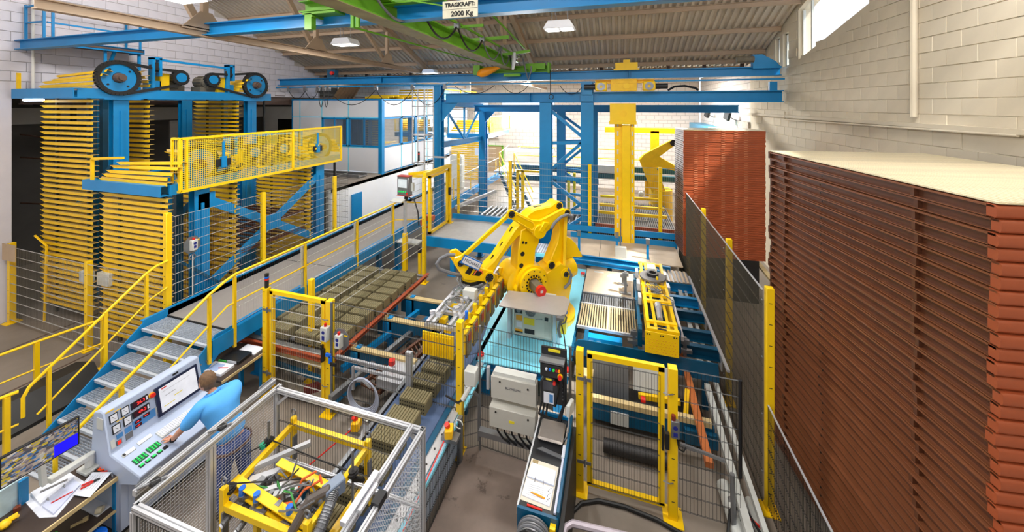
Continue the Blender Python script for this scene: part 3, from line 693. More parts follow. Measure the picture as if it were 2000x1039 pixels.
post(F2, -8.78, 5.03, 0, 3.2, .1); post(F2, -8.75, 7.06, 1.2, 3.15, .09); post(F2, -8.75, 9.5, 1.2, 3.1, .09)
for a, b in ((5.1, 7.0), (7.12, 9.45), (9.55, 10.1)): panel(F2, (-8.75, a), (-8.75, b), 1.32, 3.1, WIRE, .05, .2, .0016, hr=.004)
panel(F2, (-8.75, 10.1), (-9.65, 10.1), 1.2, 3.1, WIRED, .04, .2)
eb = thing('switch_box', 'grey enabling switch on an octagonal plate hung on the fence beside the lower lift', 'switch', (-8.68, 5.45, 2.3))
def switchplate(t, c, n, s=1.):     # octagon plate with box, n = 'x' or 'y' facing direction
    c = Vector(c); u, nn = (Vector((0,1,0)), Vector((1,0,0))) if n == 'x' else (Vector((1,0,0)), Vector((0,-1,0)))
    k = [(.17*s*math.cos(R(22.5+45*i)), .19*s*math.sin(R(22.5+45*i))) for i in range(8)]
    part(t, 'plate', MB().prism(k, c, u, Z_, -.004, .004), STE)
    m = MB(); q = c+nn*.05; m.bar(q-Z_*.11*s, q+Z_*.11*s, .11*s, .09, up=nn)
    bx = part(t, 'box_body', m, GRY, bevel=.008)
    part(bx, 'emblem', MB().cyl(q+nn*.046+Z_*.04*s, q+nn*.048+Z_*.04*s, .03*s, 12).bar(q+nn*.046-Z_*.005*s, q+nn*.046-Z_*.06*s, .045*s, .004, up=nn), M('emblem_blue', (30, 40, 130), .4))
    part(t, 'button', MB().cyl(q+Z_*.11*s, q+Z_*.15*s, .025*s, 10), RED)
    part(t, 'yellow_label', MB().bar(c+u*.1*s+Z_*.06*s-nn*.0+nn*.006, c+u*.1*s+Z_*.085*s+nn*.006, .07*s, .003, up=nn), YEL)
switchplate(eb, (-8.7, 5.42, 2.42), 'x', 1.0)
part(eb, 'rod', MB().tube([(-8.68, 5.42, 2.2), (-8.68, 5.42, 1.25)], .012, 6), GRY)
part(eb, 'shackle', MB().tube(arc((-8.68, 5.42, 2.16), .06, 0, 360, 12, (0,1,0), (0,0,1)), .008, 5), STE)
def gate(name, label, xl, xr, y, zt=1.96, dark=WIRE, hinge_out=True, frame=.075, dv=.05):
    t = thing(name, label, 'gate', ((xl+xr)/2, y, 0))
    post(t, xl, y, 0, zt+.03, .1, nm='hinge_post'); post(t, xr, y, 0, zt+.02, .11, nm='lock_post')
    a, b = xl+.1, xr-.1
    f = part(t, 'door_frame', MB().box(a, y-.03, .14, a+frame, y+.03, zt), YEL, bevel=.004)
    part(f, 'frame_bar', MB().box(b-frame, y-.03, .14, b, y+.03, zt), YEL); part(f, 'frame_bar', MB().box(a, y-.03, zt-.06, b, y+.03, zt+.01), YEL); part(f, 'frame_bar', MB().box(a, y-.03, .12, b, y+.03, .17), YEL)
    panel(t, (a+frame-.02, y-.035), (b-frame+.02, y-.035), .16, zt-.1, dark, dv, .2, .0028)
    for z in (.45, zt-.35):
        m = MB().cyl((xl+.075, y-.06, z-.05), (xl+.075, y-.06, z+.05), .014, 8).box(xl-.03, y-.06, z-.02, xl+.07, y-.05, z+.02).box(xl+.08, y-.06, z-.02, xl+.16, y-.05, z+.02)
        part(t, 'hinge', m, STE)
    part(t, 'latch', MB().box(xr-.1, y-.1, .95, xr-.05, y-.05, 1.15).box(xr-.14, y-.07, .9, xr-.11, y-.03, 1.2), BLKP)
    m = MB()
    for z in (zt-.3, .5): m.tube([(xr-.12, y-.06, z), (xr-.05, y-.09, z+.01), (xr, y-.06, z)], .008, 5)
    part(t, 'lock_clip', m, STE)
    return t
G1 = gate('safety_gate', 'yellow framed mesh gate with a broom leaning behind it', -6.28, -4.83, 5.14)
sl = thing('signal_light', 'black signal light with blue and red rings on the left gate post', 'signal light', (-6.28, 5.14, 1.99))
part(sl, 'column', MB().cyl((-6.28, 5.14, 1.99), (-6.28, 5.14, 2.24), .036, 14), BLKP); part(sl, 'red_ring', MB().cyl((-6.28, 5.14, 2.13), (-6.28, 5.14, 2.16), .038, 14), RED)
part(sl, 'blue_ring', MB().cyl((-6.28, 5.14, 2.17), (-6.28, 5.14, 2.2), .038, 14), BLB); part(sl, 'cap', MB().cyl((-6.28, 5.14, 2.2), (-6.28, 5.14, 2.25), .037, 14), BLKP)
panel(NR, (-6.83, 4.97), (-6.83, 9.8), 1.32, 2.2, WIRE, .05, .29, .0013, hr=.0035)
F3 = thing('safety_fence', 'wire fence panel between the broom gate and the tall single post', 'fence', (-3.5, 5.1, 0))
post(F3, -2.33, 5.1, 0, 2.06, .1); panel(F3, (-4.76, 5.08), (-2.38, 5.06), .1, 1.98, WIRED, .042, .32, .003, hr=.004)
part(F3, 'edge_tube', MB().cyl((-4.74, 5.07, .1), (-4.74, 5.07, 1.99), .02, 8), STE)
part(F3, 'cross_rail', MB().box(-4.7, 5.12, .98, -3.25, 5.16, 1.04).box(-4.35,5.14,.86,-3.4,5.18,.9).box(-4.38,5.14,.5,-4.34,5.18,.9).box(-3.3, 5.1, .25, -3.2, 5.16, 1.38), ALU)
e2 = thing('switch_box', 'grey enabling switch on an octagonal plate right of the broom gate', 'switch', (-4.55, 5.02, 1.3)); switchplate(e2, (-4.5, 5.03, 1.42), 'y', 1.0)
e3 = thing('switch_box', 'small grey key switch on the right post of the broom gate', 'switch', (-4.83, 5.05, 1.3))
b_ = part(e3, 'box_body', MB().box(-4.9, 4.98, 1.34, -4.76, 5.08, 1.58), GRY, bevel=.008); part(b_, 'emblem', MB().cyl((-4.83, 4.979, 1.5), (-4.83, 4.975, 1.5), .03, 12).box(-4.855, 4.975, 1.37, -4.805, 4.98, 1.44), bpy.data.materials['emblem_blue'])
part(e3, 'button', MB().cyl((-4.83, 5.03, 1.58), (-4.83, 5.03, 1.63), .022, 10), RED)
lk = thing('padlock', 'blue padlock with a hanging tag on the broom gate post', 'padlock', (-4.78, 5.02, 1.0)); part(lk, 'lock_body', MB().cbox((-4.74, 5.0, 1.12), (.1, .03, .05), 0, 0).cbox((-4.7, 5.0, 1.05), (.05, .03, .12), 0), BLB); part(lk, 'tag', MB().cbox((-4.62, 4.98, 1.0), (.12, .02, .05)), BLKP)
F4 = thing('safety_fence', 'wire fence with white wires running along the brick tray', 'fence', (-6, 7.5, 0))
panel(F4, (-5.76, 5.7), (-5.62, 9.65), 1.1, 1.98, WIRE, .06, .22, .0014, hr=.006)
post(F4, -5.76, 5.65, 0, 1.98, .09)
# coiled hose on the fence, broom
HOSL = M('pale_hose', (168, 174, 192), .4, var=.04)
co = thing('hose_coil', 'coiled grey air hose hanging on the wire fence panel', 'hose', (-4.05, 5.0, .3))
for i in range(5):
    r_ = .25+.012*i; part(co, 'hose_loop', MB().tube(arc((-4.06+.01*i, 5.03-.012*i, .6-.006*i), r_, 0, 360, 26, (1,0,0), (0,0,1))[:-1], .011, 6, closed=True), HOSL)
part(co, 'hose_end', MB().tube([(-4.0, 5.0, .36), (-3.9, 4.99, .2), (-3.85, 4.98, .02)], .011, 6), HOS); part(co, 'strap', MB().tube([(-4.12, 4.97, .84), (-4.0, 4.96, .88), (-3.86, 4.97, .78)], .022, 6), STE)
br = thing('broom', 'broom with rusty brown handle and red bristle head behind the gate', 'broom', (-5.6, 5.5, 0))
part(br, 'handle', MB().tube([(-5.88, 5.75, 1.5), (-5.52, 5.45, .14)], .017, 8), M('broom_wood', (120, 72, 48), .6)); hd = part(br, 'head', MB().bar((-5.6, 5.32, .12), (-5.3, 5.62, .12), .07, .05), M('broom_red', (120, 40, 40), .6)); part(hd, 'bristles', MB().bar((-5.6, 5.32, .05), (-5.3, 5.62, .05), .1, .1), M('broom_bristle', (100, 40, 42), .8))
F5 = thing('safety_fence', 'dark mesh fence carrying the grey control boxes and teach pendant', 'fence', (-1.3, 5.1, 0))
panel(F5, (-2.27, 5.08), (-2.05, 5.22), .1, 1.95, WIRED, .04, .2); panel(F5, (-2.05, 5.22), (-.58, 5.14), .1, 1.95, WIRED, .045, .2, .003)
part(F5, 'corner_tube', MB().cyl((-2.05, 5.22, 0), (-2.05, 5.22, 1.96), .022, 8), STE); part(F5, 'end_tube', MB().cyl((-.64, 5.13, 0), (-.64, 5.13, 1.96), .022, 8), STE)
G2 = gate('safety_gate', 'yellow framed mesh gate on the right below the blue guard plate', -.5, .7, 5.1, 1.95, WIRED, dv=.036)
e4 = thing('switch_box', 'narrow key switch with pictogram on the right post of the right gate', 'switch', (.72, 5.03, 1.1))
b_ = part(e4, 'box_body', MB().box(.67, 4.99, 1.12, .77, 5.05, 1.34), STE, bevel=.006); part(b_, 'emblem', MB().cyl((.72, 4.989, 1.26), (.72, 4.985, 1.26), .028, 12).box(.695, 4.985, 1.15, .745, 4.99, 1.2), bpy.data.materials['emblem_blue']); part(e4, 'button', MB().cyl((.7, 5.02, 1.34), (.7, 5.02, 1.4), .026, 10), M('dull_red', (120, 40, 30), .5))
part(e4, 'cable', MB().tube([(.74, 5.02, 1.12), (.76, 5.0, 1.0), (.82, 5.02, .96), (.85, 5.05, 1.0)], .01, 6), BLK)
F6 = thing('safety_fence', 'short dark mesh fence right of the right gate', 'fence', (1.1, 5.1, 0))
panel(F6, (.78, 5.1), (1.48, 5.1), .12, 1.95, WIRED, .045, .2, .003); part(F6, 'end_tube', MB().cyl((1.48, 5.1, .75), (1.48, 5.1, 1.96), .022, 8), BLKP)
part(F6, 'strut', MB().bar((.78, 5.06, 1.02), (1.3, 5.06, .94), .03).cyl((1.4, 5.06, .1), (1.38, 5.06, .8), .03, 8), STE)
WIREO = M('olive_grey_wire', (74, 70, 60), .5, .2, var=.05)
F7 = thing('safety_fence', 'tall dark mesh fence with yellow posts between the robot cell and the pallet stacks', 'fence', (1.87, 9, 0))
ys = (5.55, 7.35, 9.35, 11.2)
for y in ys: post(F7, 1.95, y, 0, 2.97, .09)
post(F7, 1.95, 12.3, 0, 2.9, .09)
for a, b in zip(ys, ys[1:]+(12.3,)): panel(F7, (1.87, a), (1.87, b), .1, 2.92, WIREO, .03, .2, .003, hr=.004); clips(F7, 1.87, a, .5, 2.8, -.04, 0); part(F7, 'top_edge', MB().bar((1.87, a, 2.93), (1.87, b, 2.93), .02, .012), ALU)
panel(F7, (1.92, 3.0), (1.92, 5.5), .1, 1.42, WIRED, .03, .2, .003); part(F7, 'top_edge', MB().bar((1.92, 3.0, 1.43), (1.92, 5.5, 1.43), .02, .012), ALU)
WIREB = M('bright_zinc_wire', (190, 188, 180), .4, .4, var=.05)
F8 = thing('safety_fence', 'wire fence with yellow posts behind the blue platform', 'fence', (-2, 12.35, 1.1))
for x in (-3.68, -.88, 1.33): post(F8, x, 12.35, 1.0, 3.4, .11)
post(F8, -5.7, 12.35, 1.0, 3.2, .08)
for a, b in ((-5.7, -3.74), (-3.62, -.94), (-.82, 1.27), (1.39, 1.85)): panel(F8, (a, 12.3), (b, 12.3), 1.25, 3.38, WIREB, .06, .22, .0018, hr=.007)
F9 = thing('safety_fence', 'wire fence with yellow posts along the walkway beyond the platform gate', 'fence', (-6.6, 15, 1.2))
for y in (12.6, 14.6): post(F9, -6.75, y, 1.0, 3.3, .1)
panel(F9, (-6.75, 10.9), (-6.75, 16.6), 1.3, 3.25, WIRE, .06, .22, .0022, hr=.004)
panel(F9, (-6.75, 16.6), (-5.7, 16.6), .8, 3.25, WIRE, .06, .22, .0022, hr=.004)
# platform gate
PG = thing('platform_gate', 'yellow framed gate with overhead arm standing on the blue platform', 'gate', (-5.8, 10.8, 1.2))
post(PG, -5.62, 9.7, 0, 3.2, .1, nm='gate_post'); post(PG, -5.78, 11.75, 1.17, 3.25, .1, nm='gate_post')
part(PG, 'lintel', MB().box(-5.84, 10.0, 3.16, -5.72, 11.8, 3.28), YEL); part(PG, 'arm', MB().bar((-5.78, 10.6, 3.22), (-6.35, 10.0, 3.2), .09), YEL)
part(PG, 'door_frame', MB().box(-5.86, 10.35, 1.22, -5.78, 10.43, 3.1).box(-5.86, 11.6, 1.22, -5.78, 11.68, 3.1).box(-5.86, 10.35, 1.22, -5.78, 11.68, 1.3).box(-5.86, 10.35, 3.03, -5.78, 11.68, 3.1), YEL)
panel(PG, (-5.83, 10.43), (-5.83, 11.6), 1.3, 3.03, WIRE, .06, .2); part(PG, 'lock', MB().box(-5.76, 11.62, 2.2, -5.7, 11.72, 2.45), BLKP)
# ================================================================== PLATFORM, GANTRY, CRANE
PF = thing('platform', 'blue steel platform with grey deck behind the robot', 'platform', (-4.2, 11.2, 0))
part(PF, 'deck', MB().box(-5.9, 10.3, 1.14, -2.5, 12.3, 1.17), M('grey_deck', (168, 166, 164), .6, var=.08))
part(PF, 'edge_beam', MB().ubeam((-5.9, 10.25, 1.05), (-2.45, 10.25, 1.05), .08, .3, .012, side=-1), BLU); part(PF, 'edge_beam', MB().ubeam((-2.46, 10.25, 1.05), (-2.46, 11.3, 1.05), .08, .3, .012, side=-1), BLU)
part(PF, 'toe_board', MB().box(-5.9, 12.22, 1.17, 1.75, 12.26, 1.35), BLU)
for x, y in ((-5.0, 10.4), (-5.3, 11.8), (-4.7, 12.0), (-2.6, 10.5), (-2.6, 12.1)): part(PF, 'leg', MB().box(x-.07, y-.07, 0, x+.07, y+.07, 1.0).box(x-.14, y-.12, 0, x+.14, y+.12, .015), BLU)
part(PF, 'step_grating', MB().box(-2.42, 10.5, .98, -1.75, 11.2, 1.0), GRAT)
part(PF, 'step_side', MB().box(-2.46, 10.45, .9, -2.42, 11.25, 1.08).box(-2.42, 10.42, .9, -1.75, 10.46, 1.0), CYA)
m = MB()
for k in range(9): m.box(-2.4+.075*k, 10.5, 1.0, -2.385+.075*k, 11.2, 1.012)
tag(part(PF, 'grating_bar', m, STE), kind='stuff')
TP = thing('pallet_track', 'pale plywood pallet track between blue rails behind the cyan base', 'conveyor', (.2, 11, 0))
for a, b in ((-1.9, -.5), (-.5, .9), (.9, 1.75)): part(TP, 'panel', MB().box(a+.006, 10.75, .93, b-.006, 12.15, .96), WOO)
part(TP, 'rail', MB().ubeam((-1.3, 10.75, .92), (1.4, 10.6, .92), .07, .12), BLU); part(TP, 'rail', MB().ubeam((-1.3, 10.45, .9), (1.2, 10.35, .9), .07, .12), BLU); part(TP, 'rail', MB().box(-1.5, 12.15, .9, 1.8, 12.21, 1.12), BLU)
for x, y, h in ((-1.1, 11.0, 1.55), (-.0, 11.0, 1.6), (.85, 11.0, 1.5)): 
    p = part(TP, 'sensor_post', MB().box(x-.035, y-.03, .6, x+.035, y+.03, h), BLU); part(p, 'sensor', MB().box(x-.05, y-.07, h-.1, x+.05, y+.0, h+.06), STE)
part(TP, 'white_box', MB().box(-.05, 10.4, 1.15, .25, 10.5, 1.45), GRY, bevel=.01); part(TP, 'sensor_mast', MB().cyl((.1, 10.9, .9), (.1, 10.9, 2.1), .02, 6), STE)
for x in (-1.2, -.2, .8): part(TP, 'leg', MB().box(x-.06, 10.5, 0, x+.06, 10.6, .85), BLUD)
# gantry frame
GT = thing('gantry_frame', 'tall blue steel gantry frame across the hall behind the robot', 'gantry', (-1.5, 12.6, 0))
part(GT, 'beam', MB().ibeam((-6.35, 12.6, 5.66), (4.75, 12.6, 5.66), .3, .36, .03), BLU); part(GT, 'beam', MB().ibeam((-6.3, 15.4, 5.25), (4.4, 15.4, 5.25), .24, .3, .03), BLU)
def icol(root, x, y, zb, zt, w=.3, h=.3, rot=0):
    part(root, 'column', MB().ibeam((x, y, zb), (x, y, zt), w, h, .022, up=(0,1,0) if rot == 0 else (1,0,0)), BLU)
for x, y, zt, w_ in ((-6.65, 12.6, 6.2, .3), (-6.35, 16.6, 5.4, .34), (-2.42, 12.6, 5.5, .42), (-2.3, 15.4, 5.15, .34), (-.98, 12.6, 6.2, .42), (-.95, 15.4, 5.15, .34)): icol(GT, x, y, 0, zt, w_, .3)
part(GT, 'stiffener', MB().box(-3.0, 12.44, 5.5, -2.98, 12.62, 5.82), BLU); part(GT, 'column_head', MB().box(-1.15, 12.35, 5.75, -.8, 12.5, 6.2), BLU)
part(GT, 'knee_plate', MB().prism([(0,0),(.7,0),(0,-.75)], (-6.5, 12.55, 5.5), (1,0,0), (0,0,1), -.02, .02), BLU); part(GT, 'knee_plate', MB().prism([(0,0),(.75,0),(0,-.75)], (-6.2, 16.5, 5.3), (1,0,0), (0,0,1), -.02, .02), BLU)
part(GT, 'lower_beam', MB().ibeam((-6.6, 12.6, 3.85), (-6.4, 16.6, 3.75), .16, .24), BLU)
part(GT, 'beam', MB().ibeam((-6.6, 12.6, 5.5), (-6.35, 16.6, 5.35), .16, .24), BLU)
for a, b in (((-6.6, 13.0, 5.3), (-6.45, 14.5, 3.95)), ((-6.35, 16.3, 5.3), (-6.45, 14.7, 3.95)), ((-6.47, 14.6, 5.3), (-6.47, 14.6, 3.95))): part(GT, 'brace', MB().bar(a, b, .07), BLU)
for y in (12.6, 15.4):
    xa, xb = (-2.25, -1.15) if y < 13 else (-2.15, -1.05)
    zz = (5.2, 4.3, 3.75, 2.9, 1.7) if y < 13 else (4.9, 4.1, 3.5, 2.7, 1.6)
    for i, (p, q) in enumerate((((xa, zz[0]), (xb, zz[1])), ((xa, zz[1]-.25), (xb, zz[1]-.2)), ((xa, zz[3]+.2), (xb, zz[2]+.35)), ((xa, zz[3]-.05), (xb, zz[3]-.1)), ((xa, zz[3]-.2), (xb, zz[4]+.2)), ((xa, zz[4]), (xb, zz[4]-.05)), ((xa,.7),(xb,1.5)))):
        part(GT, 'brace', MB().bar((p[0], y, p[1]), (q[0], y, q[1]), .1, .11), BLU)
# far crane runway with festoon rail
RW = thing('crane_runway', 'long blue crane runway beam crossing the hall above the gantry', 'crane rail', (-5, 12.6, 6.25))
part(RW, 'beam', MB().ibeam((-15.0, 12.6, 6.42), (4.7, 12.6, 6.42), .26, .28, .025), BLU); part(RW, 'festoon_rail', MB().bar((-15, 12.42, 6.17), (4.75, 12.42, 6.17), .05, .05), BLU)
m = MB()
for x in (-9.2, -3.0, .4): m.box(x-.01, 12.46, 6.3, x+.01, 12.6, 6.54)
parts(RW, 'stiffener', m, BLU)
part(RW, 'end_stop', MB().prism([(0,0),(.75,0),(.6,.2),(.25,.42),(0,.42)], (3.95, 12.5, 6.5), (1,0,0), (0,0,1), -.15, .05), BLU); part(RW, 'drive_motor', MB().cyl((3.95, 12.4, 6.78), (3.5, 12.4, 6.78), .1, 12), MOT)
part(GT, 'end_stop', MB().box(4.4, 12.5, 5.84, 4.6, 12.6, 6.1), BLU)
part(RW, 'drive_head', MB().box(-11.9, 12.5, 6.56, -11.5, 12.7, 6.9), BLUD); part(RW, 'motor_cap', MB().cyl((-11.6, 12.5, 6.75), (-11.6, 12.4, 6.75), .08, 10), RED)
xs = (-13.9, -13.0, -12.3, -12.0, -11.75, -9.4, -7.7, -6.3)
for i, x in enumerate(xs): part(RW, 'cable_trolley', MB().box(x-.06, 12.36, 6.1, x+.06, 12.48, 6.2).box(x-.09, 12.4, 6.0, x+.09, 12.44, 6.1), STE)
for a, b in zip(xs, xs[1:]):
    d = .35 if b-a > .5 else .55
    if b-a > 1.4: d = .62
    part(RW, 'festoon_cable', MB().tube([(a+(b-a)*t, 12.42, 6.02-d*4*t*(1-t)*(1 if b-a>.5 else 1.3)) for t in [i/12 for i in range(13)]], .014, 5), BLK)
for a, b, z in ((-5.9, -4.3, 6.0), (-4.0, -3.0, 6.0), (-1.9, -1.1, 5.95)): part(RW, 'festoon_cable', MB().tube([(a+(b-a)*t, 12.42, z+.12-.3*4*t*(1-t)) for t in [i/10 for i in range(11)]], .012, 5), BLK)
NRW = thing('crane_runway', 'blue crane runway beam nearest the camera at the upper left', 'crane rail', (-5, 5.25, 6.8))
part(NRW, 'beam', MB().ibeam((-14.6, 5.25, 6.92), (-3.95, 5.25, 6.92), .2, .24, .02), BLU); part(NRW, 'beam', MB().ibeam((-3.55, 5.25, 6.92), (4.75, 5.25, 6.92), .2, .24, .02), BLU)
# bridge crane
BC = thing('bridge_crane', 'green overhead travelling crane with cable festoon and load plate', 'crane', (-3.8, 9, 6.8))
part(BC, 'girder', MB().ibeam((-3.68, 1.0, 6.98), (-3.68, 12.9, 6.84), .34, .34, .03), GRN)
part(BC, 'girder_plate', MB().bar((-3.68, 1.0, 6.805), (-3.68, 12.9, 6.665), .35, .012), M('rusted_flange', (150, 140, 100), .6, var=.25, scale=3))
part(BC, 'end_carriage', MB().ubeam((-5.4, 5.1, 7.14), (-2.6, 5.1, 7.14), .16, .2, .02), GRN); part(BC, 'end_carriage', MB().ubeam((-5.0, 12.5, 6.68), (-2.3, 12.5, 6.68), .16, .24, .02), GRN)
part(BC, 'carriage_plate', MB().box(-5.3, 5.0, 6.98, -4.6, 5.4, 7.02).box(-5.25,5.0,6.72,-5.1,5.1,7.0).box(-4.3,5.02,6.7,-4.24,5.06,7.1).box(-4.2,5.02,6.7,-4.14,5.06,7.1), GRN)
part(BC, 'wheel', MB().cyl((-2.85, 12.35, 6.68), (-2.85, 12.28, 6.68), .14, 20), GRN); part(BC, 'carriage_box', MB().box(-3.1, 12.3, 6.66, -2.4, 12.4, 6.86).box(-2.32, 12.3, 6.52, -2.26, 12.7, 6.88), GRN)
part(BC, 'carriage_bracket', MB().box(-5.05, 12.2, 6.5, -4.8, 12.6, 6.85).box(-3.9, 12.25, 6.42, -3.3, 12.45, 6.52), GRN)
part(BC, 'festoon_arm', MB().bar((-4.8, 9.6, 7.25), (-2.9, 9.6, 7.3), .07, .09).bar((-4.6,7.6,7.2),(-2.9,7.6,7.2),.05,.06).bar((-4.3, 11.3, 7.0), (-2.7, 11.3, 7.15), .07, .09), GRN)
part(BC, 'festoon_rail', MB().bar((-3.42, 3.0, 7.3), (-3.42, 12.6, 7.14), .04, .05), GRN); part(BC, 'tie_rod', MB().bar((-5.1, 5.0, 6.95), (-4.75, 12.4, 6.95), .035), GRN); part(BC, 'tie_rod', MB().bar((-3.1, 7.6, 7.85), (-2.9, 11.4, 7.25), .04).bar((-5.2,5.0,7.25),(-5.5,2.5,7.6),.03), GRN)
pts = [4.3, 5.8, 7.33, 8.9, 10.4, 11.4, 12.2]
for a, b in zip(pts, pts[1:]):
    part(BC, 'festoon_cable', MB().tube([(-3.42, a+(b-a)*t, 7.22-.0166*(a+(b-a)*t-4)-.42*4*t*(1-t)) for t in [i/12 for i in range(13)]], .022, 6), BLKP if int(a) % 2 else HOS)
    part(BC, 'cable_trolley', MB().box(-3.48, b-.05, 7.16-.0166*(b-4), -3.36, b+.05, 7.28-.0166*(b-4)), STE)
part(BC, 'pendant_cable', MB().tube([(-3.1, 11.9, 7.0), (-3.05, 12.1, 6.6), (-2.95, 12.1, 6.25), (-2.85, 12.1, 6.6), (-2.85, 12.1, 6.75)], .03, 6), HOS); part(BC, 'hook_rope', MB().tube([(-2.2, 12.2, 6.6), (-2.2, 12.2, 5.75)], .012, 5), BLK); part(BC, 'loop', MB().tube(arc((-2.17, 12.2, 5.68), .08, 0, 360, 12, (1,0,0), (0,0,1)), .014, 5), BLK)
part(BC, 'white_cover', MB().tube([(-3.2, 11.2, 7.1), (-3.22, 11.2, 6.8), (-3.25, 11.2, 6.55)], [.05, .07, .04], 8), PAP)
hn = part(BC, 'orange_bumper', MB().tube([(-4.85+.1*i, 12.1, 6.5+.028*i) for i in range(10)], [.05, .13, .16, .165, .15, .13, .11, .085, .06, .04], 12), ORA)
# load plate
SG = thing('load_sign', 'white plate with black lettering giving the crane load limit', 'sign', (-2.25, 4.9, 6.7))
part(SG, 'plate', MB().box(-2.53, 4.9, 6.70, -1.96, 4.92, 6.96), M('sign_cream', (236, 230, 206), .5), bevel=.006)
part(SG, 'lettering_stroke', MB().box(-2.53, 4.897, 6.828, -1.96, 4.9, 6.832), BLK)
text_part(SG, 'lettering', 'TRAGKRAFT:', .083, BLK, (-2.245, 4.894, 6.893), (R(90), 0, 0), bold=.003); text_part(SG, 'lettering', '2000 Kg', .105, BLK, (-2.21, 4.894, 6.758), (R(90), 0, 0), bold=.003)
part(SG, 'hanger', MB().bar((-2.5, 4.93, 6.9), (-3.5, 4.93, 7.12), .02), GRN); part(SG, 'hanger', MB().bar((-2.0, 4.93, 6.9), (-2.5, 4.93, 6.95), .02), GRN)
# hanging lamps
LW = M('lamp_white', (238, 240, 248), .35, var=.02)
LE = EM('lamp_diffuser', (255, 252, 245), 3.0)
def lamp(x, y, z, lab):
    t = thing('pendant_lamp', lab, 'lamp', (0,0,0), 'hanging hall lamps', local=True)
    h = MB().prism([(-.32, 0), (.32, 0), (.22, .16), (-.22, .16)], (0,0,0), (1,0,0), (0,0,1), -.19, .19)
    part(t, 'housing', h, LW, bevel=.01); parts(t, 'diffuser', MB().box(-.27, -.15, -.012, -.03, .15, 0).box(.03, -.15, -.012, .27, .15, 0), LE)
    zz = roofz(y)-z-.2
    part(t, 'chain', MB().tube([(-.16, 0, .16), (-.16, .03, zz)], .009, 4), STE); part(t, 'chain', MB().tube([(.16, 0, .16), (.16, .03, zz)], .009, 4), STE); part(t, 'cord', MB().tube([(-.05, 0, .16), (-.1, .02, .35), (-.15, .03, zz)], .008, 4), STE)
    t.location = (x, y, z)
    d = bpy.data.lights.new('lamp_light', 'AREA'); d.shape = 'RECTANGLE'; d.size = .5; d.size_y = .3; d.energy = 110; d.color = (1, .97, .92)
    lo = bpy.data.objects.new('lamp_light', d); COL.objects.link(lo); lo.parent = t; lo.location = (0, 0, -.03)
lamp(-6.73, 7.68, 6.95, 'white hall lamp hanging under the roof left of the green crane')
lamp(-1.13, 7.35, 6.95, 'white hall lamp hanging under the roof right of the green crane')
lamp(-7.6, 13.6, 6.75, 'small far hall lamp hanging just above the far runway beam')
lamp(-6.5, 3.95, 7.05, 'white hall lamp nearest the camera at the top picture edge')
hl = thing('heater_lamp', 'long glowing lamp fitting under the roof at the upper left', 'lamp', (-12, 5, 8)); part(hl, 'housing', MB().cbox((-11.9, 5.1, 8.3), (1.0, .3, .16)), GRY); part(hl, 'tube', MB().cyl((-12.3, 5.1, 8.2), (-11.5, 5.1, 8.2), .035, 8), EM('warm_tube', (255, 190, 150), 5)); part(hl, 'cable', MB().tube([(-11.4, 5.1, 8.3), (-11.1, 5.15, 8.15), (-10.9, 5.2, 8.5), (-10.9, 5.3, 9.5)], .012, 5), BLK); part(hl, 'hanger', MB().bar((-12.2,5.1,8.36),(-12.2,5.1,10.8),.02).bar((-11.6,5.1,8.36),(-11.6,5.1,10.8),.02), STE)
# yellow lifting mast on the gantry
MS = thing('gripper_mast', 'yellow vertical lifting mast with slotted flanges hanging in the gantry', 'mast', (.45, 12.5, 0))
x0, x1, y0, y1 = .02, .60, 12.2, 12.7
part(MS, 'column', MB().box(.16, 12.1, .15, .42, 12.6, 4.75), YEL, bevel=.01)
f = part(MS, 'flange', MB().box(-.08, 12.2, .15, .16, 12.26, 4.85), YEL2); f2 = part(MS, 'flange', MB().box(.42, 12.14, .15, .54, 12.26, 4.85), YEL)
m1 = MB(); m2 = MB(); z = .5
while z < 4.75: m1.box(.005, 12.185, z, .05, 12.2, z+.14); m2.box(.455, 12.125, z, .495, 12.14, z+.14); z += .3
part(f, 'slot', m1, GRY, kind='stuff'); part(f2, 'slot', m2, GRY, kind='stuff')
part(MS, 'head', MB().box(-.22, 12.0, 4.8, .58, 12.35, 5.45).box(-.24, 11.98, 4.78, .6, 12.02, 4.88), YEL, bevel=.008); part(MS, 'head_ring', MB().cyl((.2, 12.0, 5.12), (.2, 11.97, 5.12), .1, 18), YEL2)
part(MS, 'carriage', MB().box(-.2, 12.25, 5.86, .62, 12.5, 6.25), YEL2, bevel=.01); part(MS, 'carriage_beam', MB().ubeam((-.7, 12.3, 6.17), (1.15, 12.3, 6.17), .14, .12), YEL2); part(MS, 'carriage_ring', MB().cyl((.3, 12.25, 6.02), (.3, 12.22, 6.02), .1, 18), YEL)
for x, s in ((-.5, -1), (.98, 1)):
    g = part(MS, 'gearbox', MB().box(x-.19, 12.1, 5.86, x+.19, 12.5, 6.16), YEL, bevel=.03); part(g, 'shaft_ring', MB().ringdisc((x, 12.1, 6.0), (x, 12.07, 6.0), .05, .13, 18), STE); part(MS, 'drive_motor', MB().cyl((x+s*.19, 12.25, 6.0), (x+s*.34, 12.25, 6.0), .09, 12).cyl((x+s*.34, 12.25, 6.0), (x+s*.56, 12.25, 6.0), .085, 12), BLKP)
part(MS, 'top_bracket', MB().box(-.05, 12.4, 6.56, .65, 12.7, 6.8).box(-.1, 12.38, 6.55, .7, 12.72, 6.6).box(.2, 12.45, 6.8, .42, 12.65, 6.9), YEL)
part(MS, 'cable_chain', MB().tube([(1.6, 12.7, 5.88), (1.8, 12.7, 6.0), (2.1, 12.7, 6.02), (2.4, 12.7, 5.95), (2.5, 12.7, 5.88)], .04, 6), BLK)
